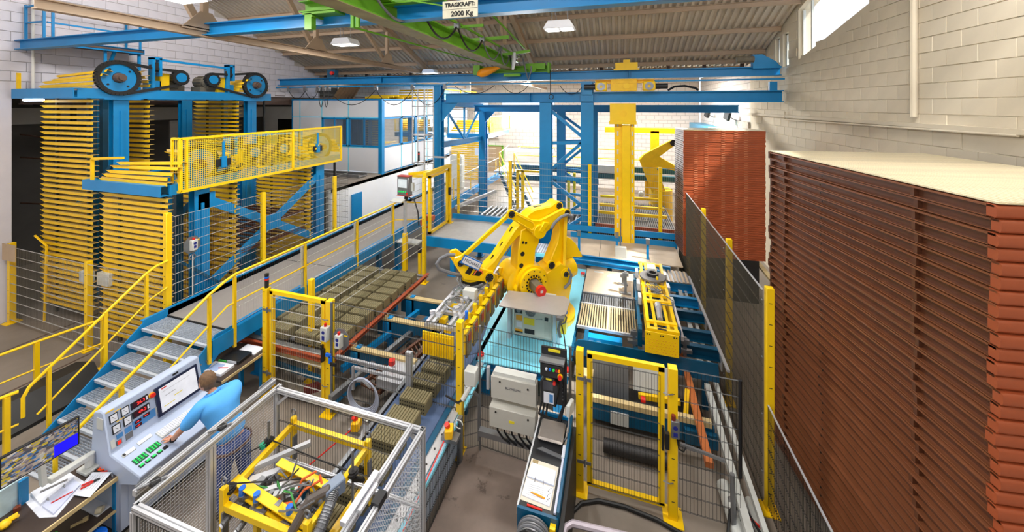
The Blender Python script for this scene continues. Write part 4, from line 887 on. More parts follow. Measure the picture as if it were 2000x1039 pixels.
# ================================================================== ROBOT CELL
ph = R(40); NN = V(math.sin(ph), -math.cos(ph), 0); AA = V(math.cos(ph), math.sin(ph), 0); J2 = V(-1.72, 7.6, 1.5)
def P(u, v, d=0): return J2 + AA*u + Z_*v + NN*d
CB = thing('robot_base_plate', 'cyan painted steel base platform carrying the yellow robot', 'platform', (-1.8, 8.2, 0))
part(CB, 'top_plate', MB().prism([(-2.5,6.15),(-.86,6.2),(-.84,10.42),(-2.45,10.42),(-2.45,10.3),(-2.95,10.3),(-2.9,9.0)], (0,0,.68), (1,0,0), (0,1,0), 0, .02), CYA)
part(CB, 'seam_plate', MB().prism([(-1.02,6.3),(-.86,6.3),(-.84,8.5),(-1.0,8.5)], (0,0,.70), (1,0,0), (0,1,0), 0, .006).prism([(-2.4,6.6),(-1.15,6.6),(-1.15,7.3),(-2.4,7.3)], (0,0,.70), (1,0,0), (0,1,0), 0, .012), CYA)
part(CB, 'edge_beam', MB().ubeam((-2.5, 6.22, .6), (-.88, 6.25, .6), .08, .14), BLU); part(CB, 'edge_beam', MB().ubeam((-.86, 6.3, .58), (-.84, 10.4, .58), .06, .16), BLUD)
for x, y in ((-2.35, 6.35), (-1.0, 6.35), (-2.6, 9.9), (-1.0, 9.9), (-1.7, 6.6)): part(CB, 'leg', MB().ibeam((x, y, 0), (x, y, .66), .16, .16, .015), BLU)
part(CB, 'gusset', MB().prism([(0,0),(.35,0),(0,-.5)], (-2.3, 6.3, .6), (1,0,0), (0,0,1), -.01, .01), BLU)
RB = thing('palletising_robot', 'large yellow palletising robot arm reaching over the brick conveyor', 'robot', (-1.5, 7.9, .7))
part(RB, 'base', MB().cyl((-1.5, 7.95, .7), (-1.5, 7.95, .82), .62, 28).cyl((-1.5, 7.95, .82), (-1.5, 7.95, 1.12), .5, 28, .42), ROB, bevel=.01)
def slab(root, nm, pts, d0, d1, mat=ROB, bv=.018): 
    return part(root, nm, MB().prism(pts, J2, AA, Z_, d0, d1), mat, bevel=bv)   # d measured towards the camera
tr = slab(RB, 'turret', [(-.48,-.45),(.75,-.45),(.85,.0),(.82,.28),(.55,.45),(.2,.3),(-.1,.38),(-.4,.32),(-.55,.1)], -.32, .2)
part(RB, 'foot_web', MB().box(-1.3, 7.3, .7, -1.18, 7.5, 1.15), ROB); part(RB, 'foot_web', MB().box(-1.12, 7.35, .7, -1.0, 7.55, 1.1), ROB)
part(RB, 'shoulder_drum', MB().cyl(P(-.14,.16,-.45), P(-.14,.16,.2), .36, 30).cyl(P(-.38,.16,-.5), P(-.38,.16,.1), .3, 26), ROB)
fl = part(RB, 'shoulder_flange', MB().ringdisc(P(-.14,.16,.2), P(-.14,.16,.25), .13, .31, 32).ringdisc(P(-.14,.16,.25), P(-.14,.16,.27), .2, .31, 32), ROB)
m = MB()
for i in range(16):
    t = 2*math.pi*i/16; m.cyl(P(-.14+.165*math.cos(t), .16+.165*math.sin(t), .25), P(-.14+.165*math.cos(t), .16+.165*math.sin(t), .262), .02, 8)
for i in range(12):
    t = 2*math.pi*i/12; m.cyl(P(-.14+.27*math.cos(t), .16+.27*math.sin(t), .27), P(-.14+.27*math.cos(t), .16+.27*math.sin(t), .276), .013, 6)
part(fl, 'bolt_hole', m, BLK, kind='stuff')
mo = part(RB, 'shoulder_motor', MB().bar(P(-.14,.16,.2), P(-.14,.16,.52), .17, .17), M('motor_grey', (120, 114, 100), .45, .3), bevel=.01)
part(mo, 'red_cap', MB().cyl(P(-.14,.16,.52), P(-.14,.16,.6), .11, 8), RED, 'red motor end cap'); part(mo, 'cap_mark', MB().bar(P(-.17,.16,.6), P(-.11,.16,.6), .05, .006, up=NN), GRY)
la = slab(RB, 'lower_arm', [(-.36,1.26),(-.18,1.3),(.08,1.3),(.09,1.05),(.06,.92),(-.02,.8),(-.05,.42),(-.08,.2),(-.36,.1),(-.46,.3),(-.43,.8)], -.28, .1)
part(la, 'arm_hole', MB().cyl(P(-.32,1.0,.1), P(-.32,1.0,.105), .03, 10).cyl(P(-.25,.98,.1), P(-.25,.98,.105), .028, 10).cyl(P(-.33,.76,.1), P(-.33,.76,.104), .05, 10).cyl(P(-.36,.52,.1), P(-.36,.52,.104), .05, 10), BLK, kind='stuff')
ua = slab(RB, 'upper_arm', [(.55,1.56),(.63,1.60),(.66,1.68),(.6,1.76),(.49,1.77),(.36,1.69),(-.02,1.66),(-.16,1.60),(-.3,1.48),(-.5,1.30),(-.72,1.02),(-.95,.74),(-1.17,.58),(-1.21,.46),(-1.09,.3),(-.98,.37),(-.97,.47),(-.8,.72),(-.6,.95),(-.41,1.12),(-.19,1.21),(0,1.18),(.1,1.3),(.2,1.44),(.35,1.5)], -.22, .08, bv=.03)
s_ = MB()
for u, v in ((-.52, 1.27), (-.74, .98), (-.95,.74)): s_.bar(P(u-.03, v-.06, -.05), P(u+.03, v+.035, -.05), .05, .03, up=NN)
part(ua, 'slot', s_, BLK, kind='stuff'); part(ua, 'slot', MB().bar(P(.02, 1.668, -.07), P(.2, 1.678, -.07), .05, .012), BLK)
lt = part(ua, 'lettering', MB().bar(P(-.72,.78,.082), P(-.58,.98,.082), .018, .003, up=NN), M('arm_lettering', (120, 90, 10), .5))
tl = slab(RB, 'link_plate', [(-.70,1.71),(-.61,1.74),(-.53,1.70),(-.14,1.48),(.03,1.45),(.16,1.48),(.54,1.61),(.64,1.63),(.73,1.58),(.77,1.5),(.72,1.42),(.61,1.44),(.47,1.33),(.13,1.14),(.03,1.10),(-.1,1.13),(-.15,1.21),(-.23,1.27),(-.66,1.58),(-.72,1.65)], .12, .2, bv=.012)
part(tl, 'recess_edge', MB().tube([P(-.5,1.64,.205), P(-.14,1.43,.205), P(-.1,1.33,.205), P(-.16,1.27,.205), P(-.5,1.5,.205)], .012, 5), ROB); part(tl, 'boss', MB().cyl(P(.02,1.22,.1), P(.02,1.22,.24), .15, 22).prism([(.1,1.42),(.24,1.38),(.06,1.2),(-.02,1.24)], J2, AA, Z_, .2, .26), ROB, bevel=.01)
def pin(u, v, d, r=.07):
    p = part(RB, 'pivot_cover', MB().cyl(P(u,v,d), P(u,v,d+.025), r, 18), BLKP); part(p, 'pivot_ring', MB().ringdisc(P(u,v,d-.04), P(u,v,d+.012), r, r*1.35, 22), ROB)
    m = MB()
    for i in range(8): t = 2*math.pi*i/8; m.cyl(P(u+r*.75*math.cos(t), v+r*.75*math.sin(t), d+.025), P(u+r*.75*math.cos(t), v+r*.75*math.sin(t), d+.03), .008, 5)
    part(p, 'screw', m, STE, kind='stuff')
pin(.57,1.67,.08); pin(-.63,1.66,.2); pin(.7,1.53,.2,.065); pin(.31,.45,.2,.075); pin(.66,.2,.22,.06); pin(-1.1,.44,.16,.085); pin(-1.69,.83,.16,.06)
part(RB, 'front_rod', MB().bar(P(-.63,1.66,.13), P(-1.75,.86,.13), .06, .085), ROB, bevel=.01)
slab(RB, 'drive_link', [(.54,1.34),(.7,1.45),(.73,.8),(.7,.45),(.6,.28),(.36,.28),(.3,.4),(.4,.62),(.52,.86),(.58,1.14)], -.2, .1)
part(RB, 'rear_rod', MB().bar(P(.70,1.53,.16), P(.65,.2,.16), .07, .06), ROB, bevel=.008)
slab(RB, 'balancer_plate', [(.78,.94),(.92,.87),(1.07,.72),(1.25,.42),(1.23,.38),(.98,.43),(.78,.40)], -.2, .0, bv=.01)
part(RB, 'rear_drum', MB().cyl(P(.62,.12,-.1), P(1.02,.2,-.18), .27, 26), ROB, bevel=.02); part(RB, 'rear_motor', MB().cyl(P(.66,.2,.1), P(.66,.2,.22), .12, 16), ROB)
part(RB, 'cable_hose', MB().tube([P(.28,1.26,.25), P(.36,1.38,.26), P(.5,1.48,.27), P(.66,1.52,.28), P(.76,1.46,.28), P(.78,1.36,.26)], .035, 8), HOS); part(RB, 'cable_hose', MB().tube([P(.72,.3,.2), P(.8,.15,.22), P(.74,.0,.24), P(.62,-.1,.22)], .035, 8), HOS)
part(RB, 'cable_hose', MB().tube([P(-1.76,.94,0), P(-1.9,.97,.0), P(-2.05,.92,0), P(-2.12,.83,0), P(-2.07,.72,0), P(-1.85,.6,.0), P(-1.6,.5,0)], .035, 8), HOS); part(RB, 'hose_bracket', MB().box(-1.22,7.95,2.5,-1.12,8.15,2.75), ROB)
wr_ = slab(RB, 'wrist_plate', [(-1.8,.94),(-1.67,.96),(-1.56,.86),(-1.21,.62),(-1.0,.54),(-1.0,.4),(-1.17,.36),(-1.61,.48),(-1.71,.66),(-1.81,.82)], .09, .15, bv=.012)
slab(RB, 'wrist_plate', [(-1.8,.94),(-1.67,.96),(-1.56,.86),(-1.21,.62),(-1.0,.54),(-1.0,.4),(-1.17,.36),(-1.61,.48),(-1.71,.66),(-1.81,.82)], -.28, -.22, bv=.012)
part(wr_, 'cut_out', MB().prism([(-1.6,.62),(-1.5,.74),(-1.42,.68),(-1.5,.56)], J2, AA, Z_, .15, .154), BLK)
part(wr_, 'cut_out', MB().prism([(-1.46,.55),(-1.36,.66),(-1.22,.58),(-1.3,.5)], J2, AA, Z_, .15, .154), BLK); part(wr_, 'cable', MB().tube([P(-1.42,.56,.16), P(-1.36,.64,.17), P(-1.26,.6,.17), P(-1.24,.54,.16)], .012, 5), ORW)
part(RB, 'wrist_body', MB().cyl(P(-1.4,.62,-.06), P(-1.4,.4,-.06), .2, 20), ROB); part(RB, 'wrist_flange', MB().cyl(P(-1.4,.4,-.06), P(-1.4,.33,-.06), .21, 24), BLK)
np_ = part(RB, 'name_plate', MB().bar(P(-1.66,.93,.2), P(-1.3,.71,.2), .02, .17, up=Z_), M('plate_blue', (40, 110, 190), .4))
part(np_, 'plate_face', MB().bar(P(-1.645,.92,.213), P(-1.315,.72,.213), .006, .125, up=Z_), PAP)
d_ = (P(-1.3,.71)-P(-1.66,.93)).normalized(); nz = NN; uy = nz.cross(d_)
rot = Matrix((d_, uy, nz)).transposed().to_euler()
text_part(np_, 'lettering', 'MICHAEL', .085, M('plate_text', (30, 40, 70), .5), P(-1.48,.82,.218), rot, .001)
# gripper hanging under the wrist
GP = thing('brick_gripper', 'aluminium gripper with yellow clamp fingers hanging from the robot over the conveyor', 'gripper', (-2.75, 6.3, 1.35))
for x in (-3.02, -2.92, -2.62, -2.52): part(GP, 'profile_beam', MB().bar((x, 5.3, 1.79), (x, 7.55, 1.79), .05, .06), ALU)
for y in (5.35, 5.75, 6.2, 6.9, 7.4): part(GP, 'cross_profile', MB().bar((-3.08, y, 1.74), (-2.45, y, 1.74), .06, .05), ALU)
part(GP, 'turn_ring', MB().ringdisc((-2.79, 6.7, 1.80), (-2.79, 6.7, 1.83), .15, .27, 26), STE)
for i, (x, y, r) in enumerate(((-2.76, 5.85, .17), (-2.7, 6.6, .25), (-2.85, 6.3, .14), (-2.8, 6.75, .3))):
    m = MB()
    for k in range(3): m.tube([p+V(random.uniform(-.02,.02), random.uniform(-.02,.02), .02*math.sin(j*1.3+k)) for j, p in enumerate(arc((x, y, 1.86+.012*k), r+.012*k, 0, 330, 14, X_, Y_))], .009, 5)
    part(GP, 'air_hose', m, HOS if i % 2 else STE, kind='stuff')
part(GP, 'valve_box', MB().box(-2.74, 6.1, 1.83, -2.5, 6.25, 1.98), GRY, bevel=.008); part(GP, 'blue_fitting', MB().cyl((-2.45, 5.62, 1.78), (-2.45, 5.62, 1.9), .03, 8), BLB)
m = MB(); random.seed(3)
for k in range(26): x = random.uniform(-3.05, -2.5); y = random.uniform(5.4, 7.4); m.cbox((x, y, 1.83+random.uniform(0,.03)), (random.uniform(.03,.09), random.uniform(.03,.12), .05), random.uniform(0, 1.5))
part(GP, 'fitting', m, ALU, kind='stuff')
m = MB()
for k in range(10): y = 5.4+.2*k; m.cbox((-2.77+.1*(-1)**k, y, 1.7), (.12, .12, .08))
part(GP, 'cylinder', m, YEL, kind='stuff')
part(GP, 'end_plate', MB().box(-3.06, 5.22, 1.33, -2.5, 5.24, 1.7), YEL); m = MB()
for k in range(9): m.box(-3.04+.058*k, 5.205, 1.36, -3.015+.058*k, 5.22, 1.66)
part(GP, 'plate_rib', m, YEL, kind='stuff')
for k in range(8):
    y = 5.32+.295*k
    f = part(GP, 'clamp_arm', MB().box(-2.5, y-.02, 1.62, -2.36, y+.1, 1.7).box(-2.46, y, 1.68, -2.4, y+.06, 1.86).box(-2.37, y-.03, 1.4, -2.33, y+.0, 1.72).box(-2.4, y-.03, 1.7, -2.33, y+.2, 1.73), YEL)
    p = part(f, 'clamp_pad', MB().box(-2.345, y, 1.33, -2.31, y+.19, 1.70), PADM, bevel=.004); part(p if False else f, 'pad_patch', MB().box(-2.308, y+.05, 1.55, -2.302, y+.15, 1.68), RUBR)
# robot controller under a table plate
RC = thing('robot_controller', 'cream robot control cabinet with fan and warning labels under a metal table', 'cabinet', (-1.7, 7.0, .72))
cbx = part(RC, 'cabinet_body', MB().box(-2.02, 7.0, .74, -1.22, 7.5, 1.42), CAB, bevel=.01)
part(RC, 'door_panel', MB().box(-2.0, 6.985, .78, -1.24, 7.0, 1.4), CAB, bevel=.004)
part(RC, 'switch_panel', MB().box(-1.98, 6.975, 1.2, -1.83, 6.985, 1.36), BLKP); part(RC, 'rotary_switch', MB().cyl((-1.9, 6.975, 1.27), (-1.9, 6.95, 1.27), .045, 14), STE); part(RC, 'switch_mark', MB().bar((-1.93,6.972,1.3),(-1.89,6.972,1.31),.02,.006), RED)
fan = part(RC, 'fan_grille', MB().ringdisc((-1.66, 6.985, 1.27), (-1.66, 6.97, 1.27), .085, .105, 24), STE); m = MB()
for r_ in (.03, .055, .075): m.ringdisc((-1.66, 6.975, 1.27), (-1.66, 6.97, 1.27), r_-.004, r_+.004, 18)
for i in range(6): t = math.pi*i/6; m.bar((-1.66-.09*math.cos(t), 6.975, 1.27-.09*math.sin(t)), (-1.66+.09*math.cos(t), 6.975, 1.27+.09*math.sin(t)), .005)
part(fan, 'fan_wire', m, STE, kind='stuff')
OY = M('label_orange', (240, 170, 30), .5); YL = M('label_yellow', (232, 214, 40), .5)
for nm, x0_, x1_, z0_, z1_, mt in (('warning_label', -1.96, -1.83, 1.06, 1.16, OY), ('warning_label', -1.8, -1.58, 1.0, 1.13, YL), ('warning_label', -1.98, -1.82, .82, .88, OY), ('info_label', -1.98, -1.82, .80, .84, STE), ('info_label', -1.95, -1.83, .92, 1.03, PAP), ('label_strip', -1.45, -1.27, 1.36, 1.375, YL), ('vent', -1.78, -1.58, .82, .91, DRK), ('warning_label', -1.97, -1.84, 1.375, 1.4, YL)):
    part(RC, nm, MB().box(x0_, 6.978, z0_, x1_, 6.984, z1_), mt)
part(RC, 'interface_box', MB().box(-1.37, 6.965, 1.14, -1.30, 6.985, 1.2), BLKP); part(RC, 'handle', MB().tube([(-1.55, 6.98, 1.13), (-1.53, 6.95, 1.16), (-1.44, 6.95, 1.17), (-1.42, 6.98, 1.15)], .006, 5), STE)
part(RC, 'hatch_line', MB().box(-1.38, 6.98, .82, -1.26, 6.984, 1.12), M('hatch', (196, 198, 188), .4))
TB = thing('metal_table', 'grey metal table plate on aluminium legs above the robot controller', 'table', (-1.5, 6.9, .7))
part(TB, 'top', MB().prism([(-2.15,7.08),(-2.17,6.5),(-.98,6.5),(-.9,6.58),(-.88,7.06),(-1.0,7.18)], (0,0,1.55), (1,0,0), (0,1,0), 0, .02), M('table_plate', (176, 172, 170), .4, .4, var=.05))
part(TB, 'top_bracket', MB().box(-1.05, 6.45, 1.5, -.92, 7.1, 1.55), STE)
for x, y in ((-2.08, 6.92), (-1.16, 6.92), (-2.08, 7.02), (-1.1, 7.02)): part(TB, 'leg', MB().box(x-.03, y-.03, .7, x+.03, y+.03, 1.55), ALU)
part(TB, 'cable_bundle', MB().tube([(-1.05, 6.9, 1.5), (-1.02, 6.85, 1.3), (-1.08, 6.85, 1.1), (-1.04, 6.85, .95)], .03, 6).tube([(-1.0, 6.85, 1.45), (-.92, 6.85, 1.35), (-.95, 6.85, 1.25), (-1.02, 6.85, 1.2)], .015, 5), STE, kind='stuff'); part(TB, 'blue_plug', MB().cyl((-1.0, 6.85, 1.42), (-.92, 6.8, 1.48), .035, 8), BLB)
part(TB, 'cable', MB().tube([(-1.02, 6.85, 1.2), (-.95, 6.7, 1.1), (-.88, 6.5, .9), (-.84, 6.35, .72)], .012, 5), BLK)
for x, y in ((-2.42, 6.22), (-.82, 6.28), (-.9, 10.0)): t = thing('cable_gland', 'red and white cable gland on the %s of the cyan base' % {(-2.42):'front left corner', (-.82):'front right corner', (-.9):'rear right corner'}[x], 'gland', (x, y, .7)); part(t, 'body', MB().cyl((x, y, .7), (x, y, .76), .06, 10), GRY); part(t, 'ring', MB().cyl((x, y, .76), (x, y, .79), .06, 10), RED)
# ---------------- bricks and conveyors
def block_thing():
    t = thing('hollow_block', 'wet grey-brown hollow clay block', 'brick', (0,0,0), 'clay blocks', local=True)
    L, D, Hh = .455, .225, .185; prof = []; n = 10; w_ = L/n
    for i in range(n):
        x = -L/2+i*w_; prof += [(x+.003, Hh), (x+w_-.011, Hh), (x+w_-.008, Hh-.013), (x+w_-.001, Hh-.013)]
    prof += [(L/2, 0), (-L/2, 0)]
    o = part(t, 'clay_body', MB().prism(prof, (0,0,0), X_, Z_, -D/2, D/2), CLA)
    m = MB()
    for r_ in range(3):
        for k in range(11):
            x = -L/2+.026+k*.0404; z = .036+.052*r_; m.cyl((x, -D/2-.0005, z), (x, -D/2-.0015, z), .0125, 7)
    part(t, 'hole_row', m, HOL, kind='stuff'); return t
B0 = block_thing(); first = [True]
ORD = ('first', 'second', 'third', 'fourth', 'fifth', 'sixth', 'seventh', 'eighth', 'ninth', 'tenth', 'eleventh', 'twelfth', 'thirteenth', 'fourteenth')
def block(x, y, z, lab, grp, rz=0):
    if first[0]: first[0] = False; B0.location = (x, y, z); B0.rotation_euler = (0,0,rz); B0['label'] = lab; B0['group'] = grp; return B0
    return dup(B0, (x, y, z), rz, lab, grp)
CV = thing('block_conveyor', 'blue belt conveyor carrying a row of hollow clay blocks under the robot gripper', 'conveyor', (-3, 6, 0))
part(CV, 'belt', MB().box(-3.42, 1.8, .66, -2.55, 9.6, .69), BEL, bevel=.01)
part(CV, 'side_rail', MB().ubeam((-2.5, 1.8, .62), (-2.5, 9.6, .62), .08, .16, .012, side=-1), BLUD); part(CV, 'side_rail', MB().ubeam((-3.46, 1.8, .62), (-3.46, 9.6, .62), .06, .2, .012), STE)
part(CV, 'cover_strip', MB().box(-2.46, 1.8, .66, -2.34, 9.6, .68), ALU); b = MB(); y = 2.0
while y < 9.5: b.cyl((-2.4, y, .68), (-2.4, y, .69), .014, 6); y += .22
part(CV, 'bolt', b, BLK, kind='stuff')
part(CV, 'guard_skirt', MB().box(-2.33, 3.6, .15, -2.3, 5.0, .66), M('clear_sheet', (180, 196, 214), .3)); part(CV, 'blue_edge', MB().box(-2.34, 3.0, .6, -2.29, 9.4, .65), CYA)
part(CV, 'drip_plate', MB().box(-4.0, 5.3, .52, -3.48, 5.9, .66), ALU)
for y in (2.2, 4.0, 5.8, 7.6, 9.2):
    for x in (-3.4, -2.55): part(CV, 'leg', MB().box(x-.04, y-.04, 0, x+.04, y+.04, .56), BLUD)
ys = (2.25, 2.58, 2.91, 3.24, 3.57, 3.9, 4.25, 4.6, 4.95, 5.28, 5.6, 5.92)
for i, y in enumerate(ys): block(-3.02+random.uniform(-.012,.012), y, .69, 'clay block on the belt conveyor, %s from the camera end' % ORD[i], 'blocks on the belt conveyor', random.uniform(-.02,.02))
TR = thing('brick_tray', 'red oxide steel tray on blue roller frame full of clay blocks beside the walkway', 'tray', (-6.2, 7.2, 0))
part(TR, 'side_rail', MB().ubeam((-4.97, 5.3, .76), (-4.97, 8.75, .76), .06, .09), RUS); part(TR, 'side_rail', MB().ubeam((-7.45, 5.3, .76), (-7.45, 8.75, .76), .06, .09), RUS); part(TR, 'end_rail', MB().ubeam((-7.45, 5.3, .76), (-4.97, 5.3, .76), .05, .09), RUS); part(TR, 'tray_edge', MB().box(-5.0, 5.3, .795, -4.8+.06-.17, 8.75, .81), RUS)
for k in range(18): part(TR, 'slat', MB().box(-7.42, 5.36+.188*k, .77, -5.0, 5.45+.188*k, .80), STE)
for c, x in enumerate((-5.27, -5.79, -6.42, -6.95)):
    for r_ in range(10):
        y = 8.22-.29*r_
        block(x+random.uniform(-.01,.01), y, .80, 'clay block %s from the back in %s of the steel tray' % (ORD[r_], ('right edge row', 'second row from right', 'third row from right', 'far left row')[c]), 'blocks in tray row %d' % (c+1) if False else ('tray blocks, right edge row', 'tray blocks, second row', 'tray blocks, third row', 'tray blocks, far left row')[c], random.uniform(-.015,.015))
TF = thing('tray_conveyor', 'dark blue roller frames with timber strips between tray and block conveyor', 'conveyor', (-4.5, 7, 0))
for y in (7.75, 6.85, 5.85):
    part(TF, 'cross_beam', MB().box(-5.1, y-.05, .32, -3.6, y+.05, .66), BLUD); part(TF, 'timber_strip', MB().box(-5.0, y-.07, .66, -3.55, y+.05, .70), BOA)
    part(TF, 'roller', MB().cyl((-5.02, y-.02, .66), (-5.02, y+.1, .66), .09, 16), M('cream_roller', (222, 200, 150), .5)); part(TF, 'bracket', MB().box(-4.95, y-.08, .2, -4.8, y+.08, .62), BLU); part(TF, 'motor', MB().cyl((-4.1, y-.3, .34), (-4.1, y-.05, .34), .13, 14), DRK)
for x, y0_, y1_, z in ((-4.7, 5.6, 7.8, .4), (-4.3, 4.9, 7.2, .48), (-4.55, 5.2, 8.2, .12)): part(TF, 'long_beam', MB().bar((x-.3, y0_, z), (x+.1, y1_, z), .09, .1), BLU if z < .45 else STE)
for x, y in ((-4.8, 5.85), (-3.7, 5.85), (-4.8, 6.85), (-3.7, 6.85), (-4.8, 7.75), (-3.7, 7.75), (-5.6, 5.9), (-7.2, 5.9), (-7.2, 8.2), (-5.6, 8.2)): part(TF, 'leg', MB().box(x-.05, y-.05, 0, x+.05, y+.05, .72), BLU)
for z in (.25, .5): part(TF, 'timber_rail', MB().bar((-7.4, 5.5, z+.1), (-5.2, 5.35, z+.1), .06, .08), BOA if z > .3 else BLUD)
part(TF, 'red_stop', MB().cyl((-3.9, 5.6, .72), (-3.9, 5.6, .8), .06, 10), RED)
RP = thing('drying_pallet', 'rusty lattice pallet leaning beside the block conveyor below the gripper', 'pallet', (-3.9, 6.2, .5), 'loose pallets')
part(RP, 'frame_bar', MB().bar((-4.35, 5.35, .45), (-3.62, 7.2, .62), .06, .06), RUS2); part(RP, 'frame_bar', MB().bar((-3.95, 5.3, .42), (-3.5, 6.9, .62), .06, .06), RUS2)
m = MB()
for k in range(22): t = k/21; m.bar((-4.35+.73*t, 5.35+1.85*t, .45+.17*t), (-3.95+.45*t, 5.3+1.6*t, .42+.2*t), .02, .03)
part(RP, 'lattice_bar', m, RUS2, kind='stuff')
ES = M('estop_yellow', (250, 190, 20), .4)
for nm, x, y, z, lab, cb in (('pull_switch', -3.62, 4.35, .72, 'orange pull cord switch with red button left of the belt conveyor', ((-3.66, 4.28, .74), (-3.9, 3.4, .75))), ('pull_switch', -2.28, 4.62, .72, 'orange pull cord switch with red button right of the belt conveyor', ((-2.3, 4.5, .74), (-2.25, 3.2, .7)))):
    t = thing(nm, lab, 'switch', (x, y, z)); part(t, 'bracket', MB().box(x-.1, y-.06, z-.05, x+.14, y+.08, z), STE); part(t, 'housing', MB().cbox((x, y, z+.06), (.11, .15, .12), .3), ES, bevel=.01); part(t, 'button', MB().cyl((x-.02, y, z+.12), (x-.03, y-.02, z+.17), .035, 10), RED)
    part(t, 'pull_cord', MB().tube([cb[0], cb[1]], .009, 5), RED); part(t, 'loop', MB().tube(arc((x+.12, y+.06, z+.14), .06, 0, 300, 10, X_, Z_), .008, 5), GRY)
part(CV, 'cord_bracket', MB().box(-4.02, 3.3, .3, -3.85, 3.42, .55).box(-3.85,3.34,.4,-3.5,3.4,.46), BLUD)
# HMI on a mast at the end of the walkway
HM = thing('operator_panel', 'grey operator panel with red edges on a mast beside the walkway end', 'control panel', (-6.3, 9.6, 0))
x, y = -6.28, 9.7
part(HM, 'post', MB().box(x-.06, y-.06, .3, x+.06, y+.06, 1.45), YEL); part(HM, 'mast', MB().cyl((x, y, 1.45), (x, y, 2.5), .05, 12), ALU); part(HM, 'foot', MB().cyl((x, y, .0), (x, y, .3), .08, 10), STE); part(HM, 'neck', MB().cyl((x+.03, y, 2.45), (x+.05, y, 2.62), .06, 12), BLKP)
h = part(HM, 'housing', MB().cbox((x, y-.02, 2.92), (.42, .2, .58), -.1), STE, bevel=.01); part(h, 'red_edge', MB().cbox((x, y-.02, 3.215), (.44, .22, .02), -.1).cbox((x, y-.02, 2.625), (.44, .22, .02), -.1), M('edge_red', (180, 50, 36), .4), kind='stuff')
part(h, 'screen', MB().cbox((x-.012, y-.125, 3.0), (.32, .01, .26), -.1), EM('hmi_screen', (190, 200, 205), .25)); m = MB()
for k in range(4): m.cbox((x-.13+.075*k, y-.125, 2.75), (.045, .02, .045), -.1)
part(h, 'green_button', m, EM('green_button', (30, 190, 90), .4), kind='stuff'); part(h, 'red_button', MB().cyl((x+.15, y-.15, 2.7), (x+.15, y-.1, 2.7), .03, 10), RED)
part(HM, 'keyboard_shelf', MB().cbox((x-.1, y-.25, 2.5), (.42, .2, .03), -.1, .25), GRY); part(HM, 'cable', MB().tube([(x+.1, y+.05, 2.55), (x+.3, y+.05, 2.45), (x+.42, y+.05, 2.1), (x+.45, y+.05, 1.7)], .02, 6), BLKP)
part(HM, 'table_plate', MB().box(-6.75, 9.95, 1.0, -6.0, 10.3, 1.04), GRY); part(HM, 'plug_box', MB().box(x+.2, y-.02, 2.75, x+.28, y+.08, 3.0), GRY)
solo('pipe_clamp', 'orange pipe clamp fitting beside the mast of the operator panel', 'fitting', MB().tube(arc((-6.1, 10.6, 1.5), .16, 0, 360, 14, X_, Z_)[:-1], .04, 6, closed=True).box(-6.1, 10.5, 1.6, -5.8, 10.7, 1.75), M('clamp_orange', (190, 90, 50), .5))
sb = thing('bollard', 'short yellow and black post on the floor under the platform edge', 'post', (-5.95, 10.3, 0)); part(sb, 'post', MB().box(-6.0, 9.98, 0, -5.92, 10.06, .75), YEL); part(sb, 'cap', MB().box(-6.0, 9.98, .75, -5.92, 10.06, .9), BLKP)
# ================================================================== RIGHT TRACK, SPARE GRIPPER, PALLET STACKS
RT = thing('pallet_conveyor', 'blue conveyor frame with plywood top and slatted section right of the cyan base', 'conveyor', (.2, 8.8, 0))
part(RT, 'plywood_top', MB().box(-.80, 8.98, .78, .72, 10.28, .80), WOO); part(RT, 'plywood_edge', MB().box(-.80, 8.93, .76, .5, 8.98, .81), STE)
part(RT, 'paper_sheet', MB().prism([(-.25,9.95),(.05,9.9),(.1,10.0),(-.2,10.1)], (0,0,.80), X_, Y_, 0, .002), PAP); part(RT, 'gap_plate', MB().box(-.6, 10.1, .80, -.35, 10.18, .803), GRY)
SLAT = M('slat_tan', (196, 178, 138), .45, .3, var=.15, scale=6)
k = 0; x = -.79
sm = MB().box(0, 7.62, .76, .03, 8.48, .785).mesh('slat', (0,0,0), SLAT); sm2 = MB().box(0, 8.52, .755, .035, 8.92, .785).mesh('slat', (0,0,0), STE)
while x < .42: piece(RT, 'slat', sm, (x+ (RT.location.x), RT.location.y, 0), (0,0,0)) if False else piece(RT, 'slat', sm, (x, 0, 0)); x += .052
x = -.79
while x < .5: piece(RT, 'slat', sm2, (x, 0, 0)); x += .052
part(RT, 'slat_frame', MB().box(-.81, 7.58, .74, .4, 7.62, .79), ALU); part(RT, 'slat_frame', MB().box(-.81, 8.48, .74, .45, 8.52, .795), ALU); part(RT, 'slat_frame', MB().box(-.2, 7.62, .74, -.17, 8.48, .795), ALU)
part(RT, 'blue_grid', MB().box(-.62, 7.4, .62, .1, 7.56, .70), BLU)
GB = part(RT, 'guard_plate', MB().prism([(-.70,.62),(-.78,.70),(-.79,.82),(-.72,.9),(-.6,.92),(1.68,.92),(1.70,.6)], (0, 6.95, 0), X_, Z_, -.01, .01), BLUD, 'dark blue front guard plate')
for x in (-.6, .35, 1.0): part(RT, 'side_beam', MB().bar((x, 7.0, .66), (x, 10.3, .68), .08, .14), BLUD)
for x in (-.35, -.5): part(RT, 'rail', MB().bar((x, 6.98, .6), (x, 7.6, .62), .09, .06), STE)
for y in (10.0, 9.3, 8.7, 8.0, 7.5):
    part(RT, 'cross_beam', MB().ubeam((1.05, y, .74), (1.84, y, .74), .1, .22, .015), BLU if y > 9 else BLUD); part(RT, 'end_plate', MB().box(1.84, y-.1, .5, 1.86, y+.1, .86), ALU)
part(RT, 'long_rail', MB().bar((1.5, 3.2, .2), (1.55, 10.2, .62), .09, .1), GRY); part(RT, 'long_rail', MB().bar((1.72, 3.2, .15), (1.68, 10.2, .62), .06, .08), GRY)
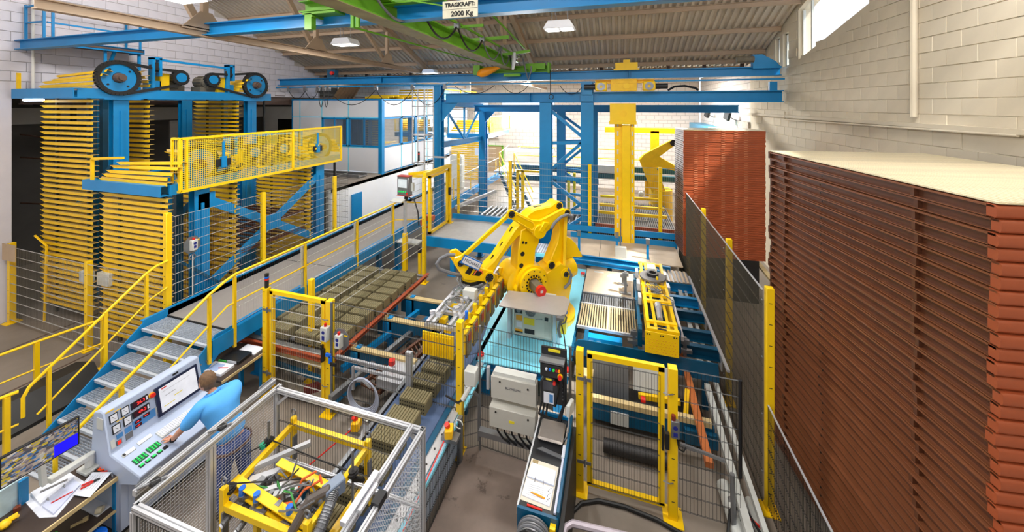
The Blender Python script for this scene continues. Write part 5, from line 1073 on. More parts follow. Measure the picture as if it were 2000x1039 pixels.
part(RT, 'copper_rail', MB().bar((1.18, 5.3, .62), (1.2, 9.8, .7), .1, .08), M('copper_brown', (190, 110, 60), .45, .2)); part(RT, 'end_rail', MB().box(1.8, 6.9, .84, 1.85, 10.4, .88), ALU)
part(RT, 'floor_tube', MB().cyl((1.52, 3.0, .12), (1.42, 5.6, .12), .09, 12), GRY); part(RT, 'floor_tube', MB().cyl((1.75, 3.0, .1), (1.7, 5.5, .1), .06, 10), GRY)
part(RT, 'slotted_deck', MB().box(1.0, 9.95, .86, 1.8, 10.6, .88), STE)
for k in range(8): part(RT, 'deck_slat', MB().box(1.02+.098*k, 9.96, .88, 1.07+.098*k, 10.6, .90), WOO)
for x, y in ((-.6, 7.1), (.4, 7.1), (1.5, 7.1), (-.6, 10), (.4, 10), (1.5, 10)): part(RT, 'leg', MB().box(x-.05, y-.05, 0, x+.05, y+.05, .62), BLUD)
for x, y, h in ((.2, 9.15, 1.35), (.32, 7.35, 1.05), (1.22, 7.35, 1.05), (.15, 9.6, 1.1)):
    p = part(RT, 'stop_post', MB().box(x-.03, y-.03, .7, x+.03, y+.03, h), STE); parts(p, 'stop_bracket', MB().box(x-.12, y-.05, .78, x+.12, y+.02, .84).box(x-.07, y-.06, h-.1, x+.07, y+.0, h-.02), STE)
# behind the right gate
part(RT, 'tilted_sheet', MB().cbox((-.12, 6.5, .62), (.62, .02, .62), 0, -.25), STE); part(RT, 'tilted_sheet', MB().cbox((.62, 6.6, .68), (.7, .02, .42), 0, -.25), GRY)
part(RT, 'timber_strip', MB().box(-.42, 6.05, .5, 1.38, 6.14, .58), BOA); part(RT, 'front_beam', MB().box(-.4, 6.06, .22, 1.42, 6.12, .5), BLUD); part(RT, 'yellow_bar', MB().bar((.35, 6.4, .5), (1.0, 6.45, .5), .06, .08), YEL2); part(RT, 'red_knob', MB().cyl((.38, 6.3, .52), (.45, 6.3, .52), .05, 10), RED)
part(RT, 'timber_strip', MB().box(-.6, 6.3, .66, -.4, 6.5, .72), BOA); part(RT, 'end_bracket', MB().box(1.0, 5.98, .25, 1.45, 6.05, .45), BLUD); part(RT, 'grey_tank', MB().cyl((-.2, 5.75, .12), (.75, 5.75, .12), .09, 14), DRK); part(RT, 'white_panel', MB().box(-.1, 6.02, .24, .18, 6.06, .42), GRY); part(RT, 'belt', MB().box(-.45, 6.2, .1, 1.4, 7.0, .14), DRK); part(RT, 'yellow_leg', MB().bar((1.05, 6.3, .2), (1.12, 6.5, .7), .07), YEL2)
# spare gripper tool
SG2 = thing('spare_gripper', 'yellow spare gripper with round adapter disc parked on the right conveyor', 'gripper', (.78, 8.2, .9))
for x in (.55, 1.02): part(SG2, 'side_beam', MB().bar((x, 6.9, 1.3), (x+.03, 9.75, 1.33), .06, .12), YEL); part(SG2, 'lower_beam', MB().bar((x, 6.9, 1.0), (x+.03, 9.7, 1.05), .05, .08), YEL2)
for x in (.68, .9): part(SG2, 'inner_beam', MB().bar((x, 7.0, 1.34), (x, 9.75, 1.36), .05, .05), YEL)
for y in (6.92, 7.15, 7.9, 8.15, 8.55, 9.2, 9.7): part(SG2, 'cross_bar', MB().bar((.52, y, 1.36), (1.06, y, 1.36), .07, .05), YEL)
e = part(SG2, 'end_plate', MB().box(.48, 6.82, .98, 1.04, 6.84, 1.36), YEL)
m = MB()
for j in range(5):
    for k in range(10): m.cyl((.53+.05*k+.025*(j % 2), 6.82, 1.03+.05*j), (.53+.05*k+.025*(j % 2), 6.817, 1.03+.05*j), .011, 6)
part(e, 'dimple', m, OY, kind='stuff'); m = MB()
for x in (.54, .76, .98): m.cyl((x-.02, 6.82, 1.32), (x-.02, 6.81, 1.32), .012, 6).cyl((x+.02, 6.82, 1.32), (x+.02, 6.81, 1.32), .012, 6)
part(e, 'bolt', m, BLK, kind='stuff')
DG = M('adapter_grey', (110, 108, 108), .45, .3)
dd = part(SG2, 'adapter_disc', MB().ringdisc((.79, 8.85, 1.42), (.79, 8.85, 1.46), .1, .28, 30), DG); part(dd, 'adapter_ring', MB().ringdisc((.79, 8.87, 1.46), (.79, 8.87, 1.53), .08, .13, 24), BLKP); part(SG2, 'yellow_pin', MB().cyl((.87, 8.68, 1.46), (.87, 8.68, 1.52), .025, 8), YEL)
part(SG2, 'valve_box', MB().box(.7, 9.15, 1.4, .88, 9.4, 1.5), GRY, bevel=.006); part(SG2, 'lettering_plate', MB().box(.7, 6.88, 1.385, .85, 6.93, 1.39), DRK)
part(SG2, 'actuator', MB().tube([(.78, 7.25, 1.36), (.79, 7.75, 1.38)], .05, 8).cyl((.79, 7.6, 1.38), (.79, 7.75, 1.38), .065, 10), ALU)
m = MB()
for k in range(5): m.tube([(.62+.05*k, 8.5, 1.42), (.58+.07*k, 8.35, 1.48), (.72+.05*k, 8.2, 1.46), (.9-.04*k, 8.1, 1.44), (.66+.06*k, 8.25, 1.42)], .01, 5)
m.tube([(.95, 8.1, 1.42), (1.1, 7.9, 1.42), (1.06, 7.75, 1.4), (.8, 7.7, 1.42)], .01, 5); part(SG2, 'air_hose', m, HOS, kind='stuff')
for y in (8.0, 8.6, 9.2): part(SG2, 'clamp', MB().box(1.06, y-.1, 1.25, 1.12, y+.1, 1.4), ALU); part(SG2, 'clamp', MB().box(.43, y-.1, 1.25, .49, y+.1, 1.4), ALU)
ST2 = thing('gripper_stand', 'dark blue stand frame under the spare yellow gripper', 'stand', (.75, 8.2, .8))
for y in (7.3, 8.2, 9.1):
    for x in (.42, 1.1): part(ST2, 'upright', MB().box(x-.04, y-.06, .8, x+.04, y+.06, 1.22), BLUD)
    part(ST2, 'cross_bar', MB().box(.42, y-.05, .84, 1.1, y+.05, .92), BLUD)
part(ST2, 'long_bar', MB().bar((.42, 7.1, 1.18), (.42, 9.4, 1.18), .06), BLUD); part(ST2, 'slide', MB().bar((1.16, 7.2, 1.1), (1.16, 8.5, 1.1), .05, .08), ALU); part(ST2, 'stop_block', MB().box(.5, 6.98, .78, .95, 7.1, .96), GRY)
# ---------------- pallet stacks
RIM = M('pallet_rim', (170, 84, 50), .35, var=.12, scale=3, wear=((232, 205, 140), .72))
TOPM = M('pallet_top_sheet', (216, 204, 174), .32, .25, var=.18, scale=4, bump=.1)
RUSL = M('red_oxide_lit_lip', (130, 78, 50), .34, var=.15, scale=4, wear=((196, 150, 90), .72))  # oxide paint lightened so the lips look lit
def pallet(w_, l_, h, full):
    """drying pallet: open steel frame, long side along y; origin at front-left-bottom corner"""
    t = thing('drying_pallet', 'red oxide steel drying pallet', 'pallet', (0,0,0), 'stacked pallets', local=True)
    if full:
        a = MB()                                                      # left side: channel between two lips with cross pieces
        a.box(.042, 0, .008, .05, l_, h-.02)
        part(t, 'side_channel', a, RUS2); part(t, 'side_lip', MB().box(0, 0, h-.022, .05, l_, h-.006), RUSL); part(t, 'side_lip', MB().box(0, 0, 0, .05, l_, .008), RUSL)
        for y in (.62, l_-.4): part(t, 'stiffener', MB().box(.004, y, .008, .045, y+.035, h-.02), RUS2)
        b = MB()
        for y in (.05, l_-.06, l_*.62): b.cyl((.012, y, h*.45), (.008, y, h*.45), .011, 8)
        part(t, 'bolt', b, BLK, kind='stuff')
        n = 6; pr = [(.0, 0), (-.004, .004), (-.012, .012), (-.016, .024), (-.017, h-.026), (-.013, h-.014), (-.004, h-.007), (.0, h-.006)]
        part(t, 'front_rail', MB().prism([(y, z) for y, z in pr]+[(.05, h), (.05, 0)], (0,0,0), V(0,1,0), Z_, 0, w_), RIM)
        part(t, 'back_rail', MB().box(0, l_-.04, 0, w_, l_, h), RUS2); part(t, 'right_rail', MB().box(w_-.04, 0, 0, w_, l_, h), RUS2)
    else:
        a = MB().box(0, 0, 0, w_, .05, h*.55).box(0, 0, h*.7, w_, .06, h).box(0, .02, h*.5, w_, .05, h*.75)
        part(t, 'front_rail', a, RIM)
        b = MB()
        for x in (.28, .55, .98, 1.3, 1.55): b.box(x, -.012, h*.72, x+.09, .0, h*.97)
        part(t, 'clip', b, M('clip_pale', (206, 130, 92), .35), kind='stuff')
        part(t, 'side_rail', MB().box(.012, .05, 0, .05, l_, h).box(0, .05, h*.6, .02, l_, h*.95), RUS2); part(t, 'right_rail', MB().box(w_-.05, .05, 0, w_, l_, h*.9), RUS2)
    return t
def numw(n):
    a = ('', 'first', 'second', 'third', 'fourth', 'fifth', 'sixth', 'seventh', 'eighth', 'ninth', 'tenth', 'eleventh', 'twelfth', 'thirteenth', 'fourteenth', 'fifteenth', 'sixteenth', 'seventeenth', 'eighteenth', 'nineteenth')
    if n < 20: return a[n]
    d = {2: ('twentieth', 'twenty-'), 3: ('thirtieth', 'thirty-'), 4: ('fortieth', 'forty-'), 5: ('fiftieth', 'fifty-'), 6: ('sixtieth', 'sixty-')}[n//10]
    return d[0] if n % 10 == 0 else d[1]+a[n % 10]
def stack(x, y, zt, zb, rz, w_, l_, h, full, what, grp, jit):
    n = int((zt-zb)/h); p0 = pallet(w_, l_, h-.004, full)
    for i in range(n):
        z = zt-h*(i+1); lab = 'red oxide drying pallet in the %s, %s from the top' % (what, numw(i+1)); dx, dy = random.uniform(-jit, jit), random.uniform(-jit, jit)
        if i == 0: p0.location = (x+dx, y+dy, z); p0.rotation_euler = (0,0,rz); p0['label'] = lab; p0['group'] = grp
        else: dup(p0, (x+dx, y+dy, z), rz, lab, grp)
    return p0, zt-h*n
rzN = math.atan2(-(2.27-2.65), 6.47-3.49)
p0, zb = stack(2.65, 3.49, 4.68, .25, rzN, 2.06, 3.0, .104, True, 'big near stack', 'pallets of the near stack', .018)
# top sheet: load boards on the uppermost pallet
tsh = thing('pallet_cover', 'pale ribbed cover sheet lying on top of the big near pallet stack', 'cover', (0,0,0), local=True)
part(tsh, 'sheet', MB().box(.0, -.01, 0, 2.06, 3.0, .006), TOPM); sm = MB().box(0, 0, .006, .045, 3.0, .012).mesh('slat', (0,0,0), TOPM)
for k in range(36): piece(tsh, 'slat', sm, (.01+.057*k, 0, 0))
tsh.location = (2.65, 3.49, 4.681); tsh.rotation_euler = (0,0,rzN)
bs = thing('stack_base', 'dark roller base under the big near pallet stack', 'base', (3.2, 5, 0)); part(bs, 'beam', MB().box(2.6, 3.6, 0, 4.4, 6.2, zb), DRK)
pf, zb2 = stack(1.80, 11.05, 4.69, 1.12, 0.1, 2.08, .95, .062, False, 'far stack', 'pallets of the far stack', .008)
fs = thing('stack_base', 'dark roller track with pale edge under the far pallet stack', 'base', (2.9, 11.5, 0)); part(fs, 'beam', MB().box(2.0, 11.2, 0, 3.7, 12.1, zb2), DRK); part(fs, 'track_edge', MB().bar((3.9, 8.0, .7), (3.9, 12.0, .85), .12, .06), BOA)
top2 = thing('pallet_cover', 'pale cover sheet on top of the far pallet stack', 'cover', (0,0,0), local=True); part(top2, 'sheet', MB().box(0, 0, 0, 2.08, .95, .012), TOPM); top2.location = (1.8, 11.05, 4.691); top2.rotation_euler = (0,0,.1)
# lamps and duct on the right wall beyond the far stack
for x, y in ((4.6, 17.0), (4.6, 20.5)):
    t = thing('wall_floodlight', 'dark wall floodlight %s of the pair above the blue duct' % ('right' if y < 18 else 'left'), 'lamp', (x, y, 4.95), 'wall floodlights'); part(t, 'head', MB().cbox((x-.15, y, 4.95), (.12, .3, .35), .3, .4), BLKP); part(t, 'arm', MB().bar((x-.1, y, 4.9), (x+.2, y, 4.75), .04), STE)
du = thing('wall_duct', 'pale blue duct running along the right wall above the far stack', 'duct', (4.5, 19, 4.2)); part(du, 'duct', MB().box(4.2, 16.5, 4.0, 4.8, 19.2, 4.35), CYA); part(du, 'duct', MB().box(4.2, 19.25, 4.0, 4.8, 23.8, 4.35), M('duct_blue', (70, 150, 190), .4))
struct('trim_12', MB().box(XR-.05, 15.5, 4.35, XR+.06, 20.5, 4.75), M('rough_plaster', (200, 190, 178), .9, var=.3, scale=9, bump=.8))
# ================================================================== OFFICE AND FAR MACHINES
OG = clear_glass('office_glass', (.72, .77, .8), .3)
OB = thing('office_plinth', 'white masonry base of the raised office beside the walkway', 'plinth', (-11, 14, 0))
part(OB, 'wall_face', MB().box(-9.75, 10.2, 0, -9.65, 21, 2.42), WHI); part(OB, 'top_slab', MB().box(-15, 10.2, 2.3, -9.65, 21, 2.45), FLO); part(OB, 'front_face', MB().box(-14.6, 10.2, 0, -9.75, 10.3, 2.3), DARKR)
part(OB, 'blue_door', MB().box(-9.64, 11.3, .4, -9.6, 11.85, 2.0), BLU); part(OB, 'corner_post', MB().box(-9.72, 10.15, 1.0, -9.6, 10.25, 2.42), GRY)
OF = thing('office_cabin', 'raised office cabin of white panels with blue frames and windows', 'office', (-11, 15, 2.45))
xo, yo, z0_, z1_ = -9.71, 13.2, 2.47, 5.62
zr = ((z0_, 3.55), (3.55, 4.85), (4.85, z1_))
cols = [-15.4, -14.55, -14.0+.6, -11.6-.3+.35+.0, -9.71]
cols = [-14.55, -14.1, -12.85, -11.4, -9.71]
part(OF, 'core', MB().box(-14.5, yo+3.2, z0_, xo-3.2, 19.5, z1_), M('office_inside', (150, 156, 160), .7)); part(OF, 'roof', MB().box(-14.6, yo-.02, z1_, xo+.02, 19.8, z1_+.05), BLU); part(OF, 'cabin_floor', MB().box(-14.55, yo, z0_-.02, xo, 19.7, z0_+.0), OFF); part(OF, 'back_wall', MB().box(-14.6, yo, z0_, -14.55, 19.7, z1_), OFF)
for c, (a, b) in enumerate(zip(cols, cols[1:])):
    for r_, (za, zb_) in enumerate(zr):
        g = (r_ == 1 and c >= 2)
        part(OF, 'window_pane' if g else 'wall_panel', MB().box(a+.03, yo-.02+(.02 if g else 0), za+.03, b-.03, yo+.02, zb_-.03), OG if g else OFF)
        if g:
            fr = MB()
            for q in ((a+.02, za+.02, a+.09, zb_-.02), (b-.09, za+.02, b-.02, zb_-.02), (a+.02, za+.02, b-.02, za+.09), (a+.02, zb_-.09, b-.02, zb_-.02), ((a+b)/2-.03, za, (a+b)/2+.0, zb_)): fr.box(q[0], yo-.05, q[1], q[2], yo+.01, q[3])
            part(OF, 'window_frame', fr, BLU, kind='stuff')
    part(OF, 'mullion', MB().box(a-.02, yo-.03, z0_, a+.02, yo+.02, z1_), CYA if c else BLU)
for z in (3.55, 4.85): part(OF, 'transom', MB().box(-14.55, yo-.03, z-.02, xo, yo+.02, z+.02), CYA)
part(OF, 'corner_post', MB().box(xo-.09, yo-.09, z0_-.05, xo+.09, yo+.09, z1_+.05), BLU)
ysd = [13.2, 14.65, 15.9, 17.0, 18.2, 19.6]
for c, (a, b) in enumerate(zip(ysd, ysd[1:])):
    for r_, (za, zb_) in enumerate(zr):
        g = r_ == 1
        part(OF, 'window_pane' if g else 'wall_panel', MB().box(xo-.02, a+.03, za+.03, xo+.02-(.02 if g else 0), b-.03, zb_-.03), OG if g else OFF)
        if g: part(OF, 'window_frame', MB().box(xo-.01, a+.0, za, xo+.04, a+.08, zb_).box(xo-.01, b-.08, za, xo+.04, b, zb_).box(xo-.01, a, za, xo+.04, b, za+.07).box(xo-.01, a, zb_-.07, xo+.04, b, zb_), BLU, kind='stuff')
    part(OF, 'mullion', MB().box(xo-.01, b-.02, z0_, xo+.03, b+.02, z1_), CYA)
part(OF, 'sill_beam', MB().box(xo-.05, yo, z0_-.08, xo+.05, 19.6, z0_), BLU)
area('office_fill_light', (-11.5, 14.8, 5.5), (-11.5, 14.8, 0), 2.5, 1.0, 45)  # fill light added inside the cabin to make its windows paler
ct = thing('cable_tray', 'grey cable tray lying on the slab in front of the office cabin', 'cable tray', (-11.5, 12.4, 2.45))
for y in (12.0, 12.5): part(ct, 'side_rail', MB().box(-14.0, y, 2.5, -9.9, y+.02, 2.6), STE)
for k in range(9): part(ct, 'rung', MB().box(-14.0+.5*k, 12.0, 2.5, -13.9+.5*k, 12.5, 2.53), STE)
tr2 = thing('timber_bundle', 'bundle of timber and yellow bars stored on the office roof', 'timber', (-12, 15, 5.67))
for k in range(7): part(tr2, 'bar', MB().bar((-11.3-.05*k, 14.2+.25*k, 5.75+.04*(k % 3)), (-8.2+.1*k-2.0, 14.4+.25*k, 5.75+.04*(k % 3)), .12, .08), YEL2)
bn = thing('board_bundle', 'bundle of brown boards tied up on the office roof', 'timber', (-13.5, 15, 5.67))
for k in range(6): part(bn, 'board', MB().bar((-13.7+.22*k, 14.8, 5.7), (-13.6+.22*k, 15.2, 6.3), .2, .05), M('old_board_%d' % k, (150-6*k, 120-5*k, 86-3*k), .8))
fl3 = thing('chain_lift', 'third chain lift far behind the office showing only its yellow guarded top', 'chain lift', (-9, 18, 0), group='far chain lifts')
g_ = part(fl3, 'chain_guard', MB().bar((-8.5, 16.5, 6.2), (-8.5, 21, 6.2), .05).bar((-8.5, 16.5, 5.4), (-8.5, 21, 5.4), .05).bar((-8.5, 16.5, 5.4), (-8.5, 16.5, 6.2), .05).bar((-8.5, 18.7, 5.4), (-8.5, 18.7, 6.2), .05), YEL)
for y in (17.3, 20): part(fl3, 'sprocket', MB().ringdisc((-8.8, y, 5.8), (-8.7, y, 5.8), .1, .36, 20), CYA)
for k in range(4): part(fl3, 'carrier_bar', MB().box(-11.2, 16.6+.05*k, 5.74+.13*k, -8.9, 16.7+.05*k, 5.82+.13*k), YEL2)
part(fl3, 'column', MB().box(-8.9, 16.8, 0, -8.7, 17.0, 5.4), BLU)
fl4 = thing('chain_lift', 'fourth chain lift behind the left gantry column with yellow drive guard', 'chain lift', (-8.5, 19.5, 0), group='far chain lifts')
me_ = MB().box(-2.1, 0, -.04, 0, .1, .04).mesh('carrier_bar', (0,0,0), YEL2)
for i in range(26): piece(fl4, 'carrier_bar', me_, (-6.95, 18.6, .4+.125*i))
part(fl4, 'head_beam', MB().box(-9.2, 18.4, 3.55, -6.8, 18.6, 3.8), BLU); part(fl4, 'head_beam', MB().box(-7.0, 18.4, 3.55, -6.8, 22.5, 3.8), BLU)
for i in range(5): piece(fl4, 'carrier_bar', me_, (-6.95+.05*i, 18.6+.08*i, 3.95+.12*i), (.2*i, 0, 0))
for y in (19.2, 21.6): part(fl4, 'sprocket', MB().ringdisc((-6.9, y, 4.25), (-6.8, y, 4.25), .12, .4, 20), M('guard_khaki', (176, 166, 70), .5) if y < 20 else CYA)
part(fl4, 'chain_guard', MB().bar((-6.7, 18.6, 4.75), (-6.7, 22.4, 4.75), .05).bar((-6.7, 18.6, 3.85), (-6.7, 22.4, 3.85), .05).bar((-6.7, 18.6, 3.85), (-6.7, 18.6, 4.75), .05).bar((-6.7, 22.4, 3.85), (-6.7, 22.4, 4.75), .05), YEL)
m = MB()
for k in range(60): m.bar((-6.7, 18.6+.064*k, 3.85), (-6.7, 18.6+.064*k, 4.75), .005, .012, up=Y_)
part(fl4, 'guard_mesh', m, bpy.data.materials['guard_mesh_yellow'], kind='stuff')
sc_ = thing('switch_cabinet', 'grey switch cabinet behind the fence below the fourth lift', 'cabinet', (-7.6, 16.5, 1.2)); part(sc_, 'cabinet_body', MB().box(-8.0, 16.3, 1.2, -7.4, 16.7, 2.9), GRY, bevel=.01); part(sc_, 'door', MB().box(-7.4, 16.32, 1.25, -7.38, 16.68, 2.85), CAB)
qr = thing('notice_plate', 'white notice plate hung behind the fence below the fourth lift', 'sign', (-7.0, 17.6, 3.0)); part(qr, 'stand', MB().box(-7.03,17.63,0,-7.0,17.66,3.1), STE); part(qr, 'plate', MB().box(-7.2, 17.6, 2.75, -6.85, 17.62, 3.15), PAP)
# caged ladder beside the office
LA = thing('caged_ladder', 'galvanised ladder with safety hoops between office and gantry column', 'ladder', (-6.9, 12.0, 2.4))
for x in (-7.0, -6.62): part(LA, 'stile', MB().cyl((x, 12.1, 2.7), (x, 12.1, 6.0), .03, 8), ALU)
for k in range(11): part(LA, 'rung', MB().cyl((-7.0, 12.1, 2.9+.28*k), (-6.62, 12.1, 2.9+.28*k), .014, 6), ALU)
for z in (3.25, 4.3, 5.35): part(LA, 'hoop', MB().tube([(-7.0, 12.1, z), (-7.25, 12.0, z), (-7.3, 11.75, z), (-7.05, 11.55, z), (-6.7, 11.6, z), (-6.5, 11.85, z), (-6.62, 12.1, z)], .025, 6), ALU)
for x, y in ((-7.3, 11.75), (-6.95, 11.55), (-6.6, 11.65)): part(LA, 'cage_bar', MB().cyl((x, y, 3.2), (x, y, 5.95), .018, 6), ALU)
part(LA, 'rest_platform', MB().box(-7.5, 11.8, 2.7, -6.6, 12.2, 2.78), YEL); part(LA, 'side_arm', MB().bar((-6.62, 12.1, 3.45), (-6.2, 12.4, 3.4), .06), ALU)
sl2 = thing('signal_light', 'thin signal light with red ring in front of the caged ladder', 'signal light', (-6.9, 11.4, 3.4)); part(sl2, 'column', MB().cyl((-6.82, 11.4, 3.4), (-6.82, 11.4, 3.72), .035, 8), BLKP); part(sl2, 'red_ring', MB().cyl((-6.82, 11.4, 3.62), (-6.82, 11.4, 3.66), .037, 8), RED); part(sl2, 'base', MB().cyl((-6.82,11.4,3.3),(-6.82,11.4,3.4),.02,6), STE)
# stair with yellow rails in the back hall
FS = thing('back_staircase', 'small stair with yellow rails far behind the blue platform', 'stairs', (-5, 18, 0))
for x in (-6.2, -5.4):
    part(FS, 'handrail', MB().tube([(x, 20.5, 3.0), (x+.3, 17.8, 2.9), (x+1.6, 16.5, 1.3)], .025, 6), YEL); part(FS, 'mid_rail', MB().tube([(x+.3, 17.8, 2.45), (x+1.6, 16.5, .85)], .02, 6), YEL); part(FS, 'stringer', MB().bar((x+.3, 17.8, 1.9), (x+1.6, 16.5, .3), .05, .2), BLUD)
    for dx, dy, zz in ((.3, 17.8, 1.9), (.95, 17.15, 1.1)): part(FS, 'post', MB().bar((x+dx, dy, zz), (x+dx, dy, zz+1.0), .04), YEL)
for k in range(6): part(FS, 'tread', MB().box(-5.9+.22*k, 17.5-.22*k, 1.75-.24*k, -4.9+.22*k, 17.75-.22*k, 1.78-.24*k), GRAT)
part(FS, 'landing', MB().box(-6.2, 17.8, 1.85, -4.9, 20.5, 1.95), GRAT)
FB = thing('back_beams', 'dark blue machine frame in front of the bright rear doorway', 'machine', (-4, 19, 0))
for z in (1.9, 1.35): part(FB, 'beam', MB().box(-5.6, 18.6, z, -.9, 18.8, z+.3), BLUD)
for x in (-5.2, -3.4, -1.2): part(FB, 'leg', MB().box(x-.08, 18.6, 0, x+.08, 18.8, 1.9), BLUD)
FM = thing('back_conveyor', 'grey roller conveyor with dark blue sides behind the fence', 'conveyor', (-4, 14.5, 0))
part(FM, 'bed', MB().box(-5.4, 13.6, .75, -1.2, 15.0, .85), DRK); part(FM, 'side_rail', MB().box(-5.4, 13.5, .7, -1.2, 13.6, .95), BLUD); part(FM, 'side_rail', MB().bar((-5.9, 12.5, 1.5), (-5.0, 14.6, 1.7), .1, .12), ALU)
rm = MB().cyl((0, 13.6, .9), (0, 15.0, .9), .06, 8).mesh('roller', (0,0,0), STE)
for k in range(20): piece(FM, 'roller', rm, (-5.3+.21*k, 0, 0))
for x in (-5.2, -3.2, -1.4): part(FM, 'leg', MB().box(x-.06, 13.6, 0, x+.06, 13.7, .75), BLUD)
YG = thing('back_gate', 'pair of yellow gate posts far behind the robot', 'gate', (-3.4, 15.5, 0))
for x in (-4.4, -4.15, -2.05, -1.8): part(YG, 'post', MB().box(x-.06, 15.9, 0, x+.06, 16.0, 2.4), YEL)
part(YG, 'top_bar', MB().box(-4.4, 15.9, 2.33, -3.0, 16.0, 2.42), YEL)
part(YG, 'drag_chain', MB().tube([(-1.7, 16.5, 1.9), (-1.3, 16.5, 1.7), (-1.6, 16.5, 1.2), (-1.2, 16.5, .8), (-1.6, 16.5, .4)], .05, 6), GRY)
# rod table below the mast
RD = thing('rod_table', 'wide table of steel rods with red oxide edge behind the fence', 'conveyor', (.6, 14, 0))
part(RD, 'edge_rail', MB().box(-.75, 13.3, 1.0, 2.0, 13.38, 1.12), RUS); part(RD, 'bed', MB().box(-.7, 13.4, .96, 1.95, 16.8, 1.0), DRK); part(RD, 'skirt', MB().box(-.7, 13.4, .2, 1.9, 13.44, .95), DRK)
rm = MB().cyl((0, 13.3, 1.03), (0, 16.8, 1.05), .02, 5).mesh('rod', (0,0,0), STE); rm2 = MB().cyl((0, 13.36, .3), (0, 13.36, .95), .018, 5).mesh('rod', (0,0,0), STE)
for k in range(40): piece(RD, 'rod', rm, (-.7+.068*k, 0, 0)); piece(RD, 'rod', rm2, (-.68+.066*k, 0, 0))
for y in (14.4, 15.2, 16.2): part(RD, 'yellow_bar', MB().box(-.7, y, 1.12+.1*(y-14), 1.8, y+.1, 1.22+.1*(y-14)), YEL)
for z, y in ((1.9, 17.5), (2.1, 18.4)): part(RD, 'rear_beam', MB().box(-1.2, y, z, 3.5, y+.2, z+.25), M('dark_teal', (10, 78, 92), .5))
for x in (-.6, 1.9): part(RD, 'leg', MB().box(x-.05, 13.45, 0, x+.05, 13.55, .96), STE)
part(RD, 'white_box', MB().box(-.9, 17.4, 2.2, .3, 17.8, 2.55), GRY); part(RD, 'lamp', MB().ball((.95, 15.6, 1.75), .12, 8, 6), GRY)
# second robot far back
R2 = thing('palletising_robot', 'second yellow robot far back between mast and pallet stack', 'robot', (1.9, 17.5, 0))
part(R2, 'base', MB().cyl((1.9, 17.5, 0), (1.9, 17.5, 1.6), .5, 16), YEL2); part(R2, 'lower_arm', MB().prism([(1.5,1.5),(2.1,1.5),(1.55,3.0),(1.2,3.2),(.95,2.95)], (0, 17.3, 0), X_, Z_, -.15, .15), YEL2); part(R2, 'upper_arm', MB().prism([(.95,2.9),(1.2,3.2),(2.3,3.85),(2.5,3.8),(2.4,3.6),(1.8,3.1),(2.5,2.7),(2.5,2.5),(1.5,2.7)], (0, 17.2, 0), X_, Z_, -.12, .12), YEL2)
part(R2, 'link', MB().bar((2.35, 17.1, 3.72), (3.6, 17.1, 3.3), .12, .14), YEL2); part(R2, 'pivot_cover', MB().cyl((2.37, 17.05, 3.74), (2.37, 17.0, 3.74), .14, 14), BLKP); part(R2, 'counter_post', MB().box(1.25, 17.6, 1.2, 1.6, 17.8, 2.9), YEL2)
HB = thing('yellow_hoist', 'yellow hoist beam with post behind the second robot', 'hoist', (1.6, 19, 0)); part(HB, 'post', MB().box(1.6, 19.0, 0, 2.0, 19.3, 4.1), YEL2); part(HB, 'beam', MB().box(-.6, 19.0, 4.0, 4.0, 19.3, 4.25), YEL2); part(HB, 'post', MB().box(-1.35, 19, 0, -1.2, 19.1, 4.0), YEL2)
sl3 = thing('signal_light', 'tiny far signal light on the yellow post left of the mast', 'signal light', (-1.28, 18.9, 4.0)); part(sl3, 'column', MB().cyl((-1.1, 18.95, 4.0), (-1.1, 18.95, 4.45), .06, 8), BLKP); part(sl3, 'red_ring', MB().cyl((-1.1, 18.95, 4.28), (-1.1, 18.95, 4.34), .065, 8), RED)
part(HB, 'rail', MB().cyl((-5.5, 20, 2.5), (1.5, 20, 2.5), .03, 6).cyl((-5.5, 20, 3.0), (1.5, 20, 3.0), .03, 6).cyl((-5.5,20,2.0),(1.5,20,2.0),.03,6), YEL)
cb2 = thing('wall_bracket', 'dark slotted bracket arm on the back wall left of the tower', 'bracket', (-8.2, 23.5, 3.0)); part(cb2, 'arm', MB().bar((-9.3, 23.6, 3.25), (-7.9, 23.6, 3.25), .08, .14), BLK); part(cb2, 'tip', MB().box(-8.6, 23.5, 3.1, -8.5, 23.7, 3.4), BLK)
# ================================================================== FOREGROUND: CONSOLE, DESKS
CS = thing('control_console', 'light blue-grey operator console with sloping instrument panel and keyboard', 'console', (-5.9, 3.4, 0))
prof = [(-6.44,1.46),(-6.30,1.50),(-6.24,1.49),(-6.11,1.0),(-5.55,.88),(-5.6,.77),(-5.92,.68),(-5.92,.08),(-6.5,.08),(-6.5,.9)]
part(CS, 'housing', MB().prism(prof, (0,0,0), X_, Z_, -3.98, -2.9), CON, bevel=.012)
part(CS, 'plinth', MB().box(-6.48, 2.94, 0, -5.98, 3.94, .08), BLKP); part(CS, 'side_hatch', MB().box(-6.36, 2.893, 1.28, -6.24, 2.9, 1.42), GRY); part(CS, 'front_door', MB().box(-5.915, 2.98, .14, -5.908, 3.4, .64), CON); part(CS, 'front_door', MB().box(-5.915, 3.44, .14, -5.908, 3.9, .64), CON)
A0 = V(-6.24, 0, 1.49); A1 = V(-6.11, 0, 1.0); D0 = V(-6.11, 0, 1.0); D1 = V(-5.55, 0, .88)
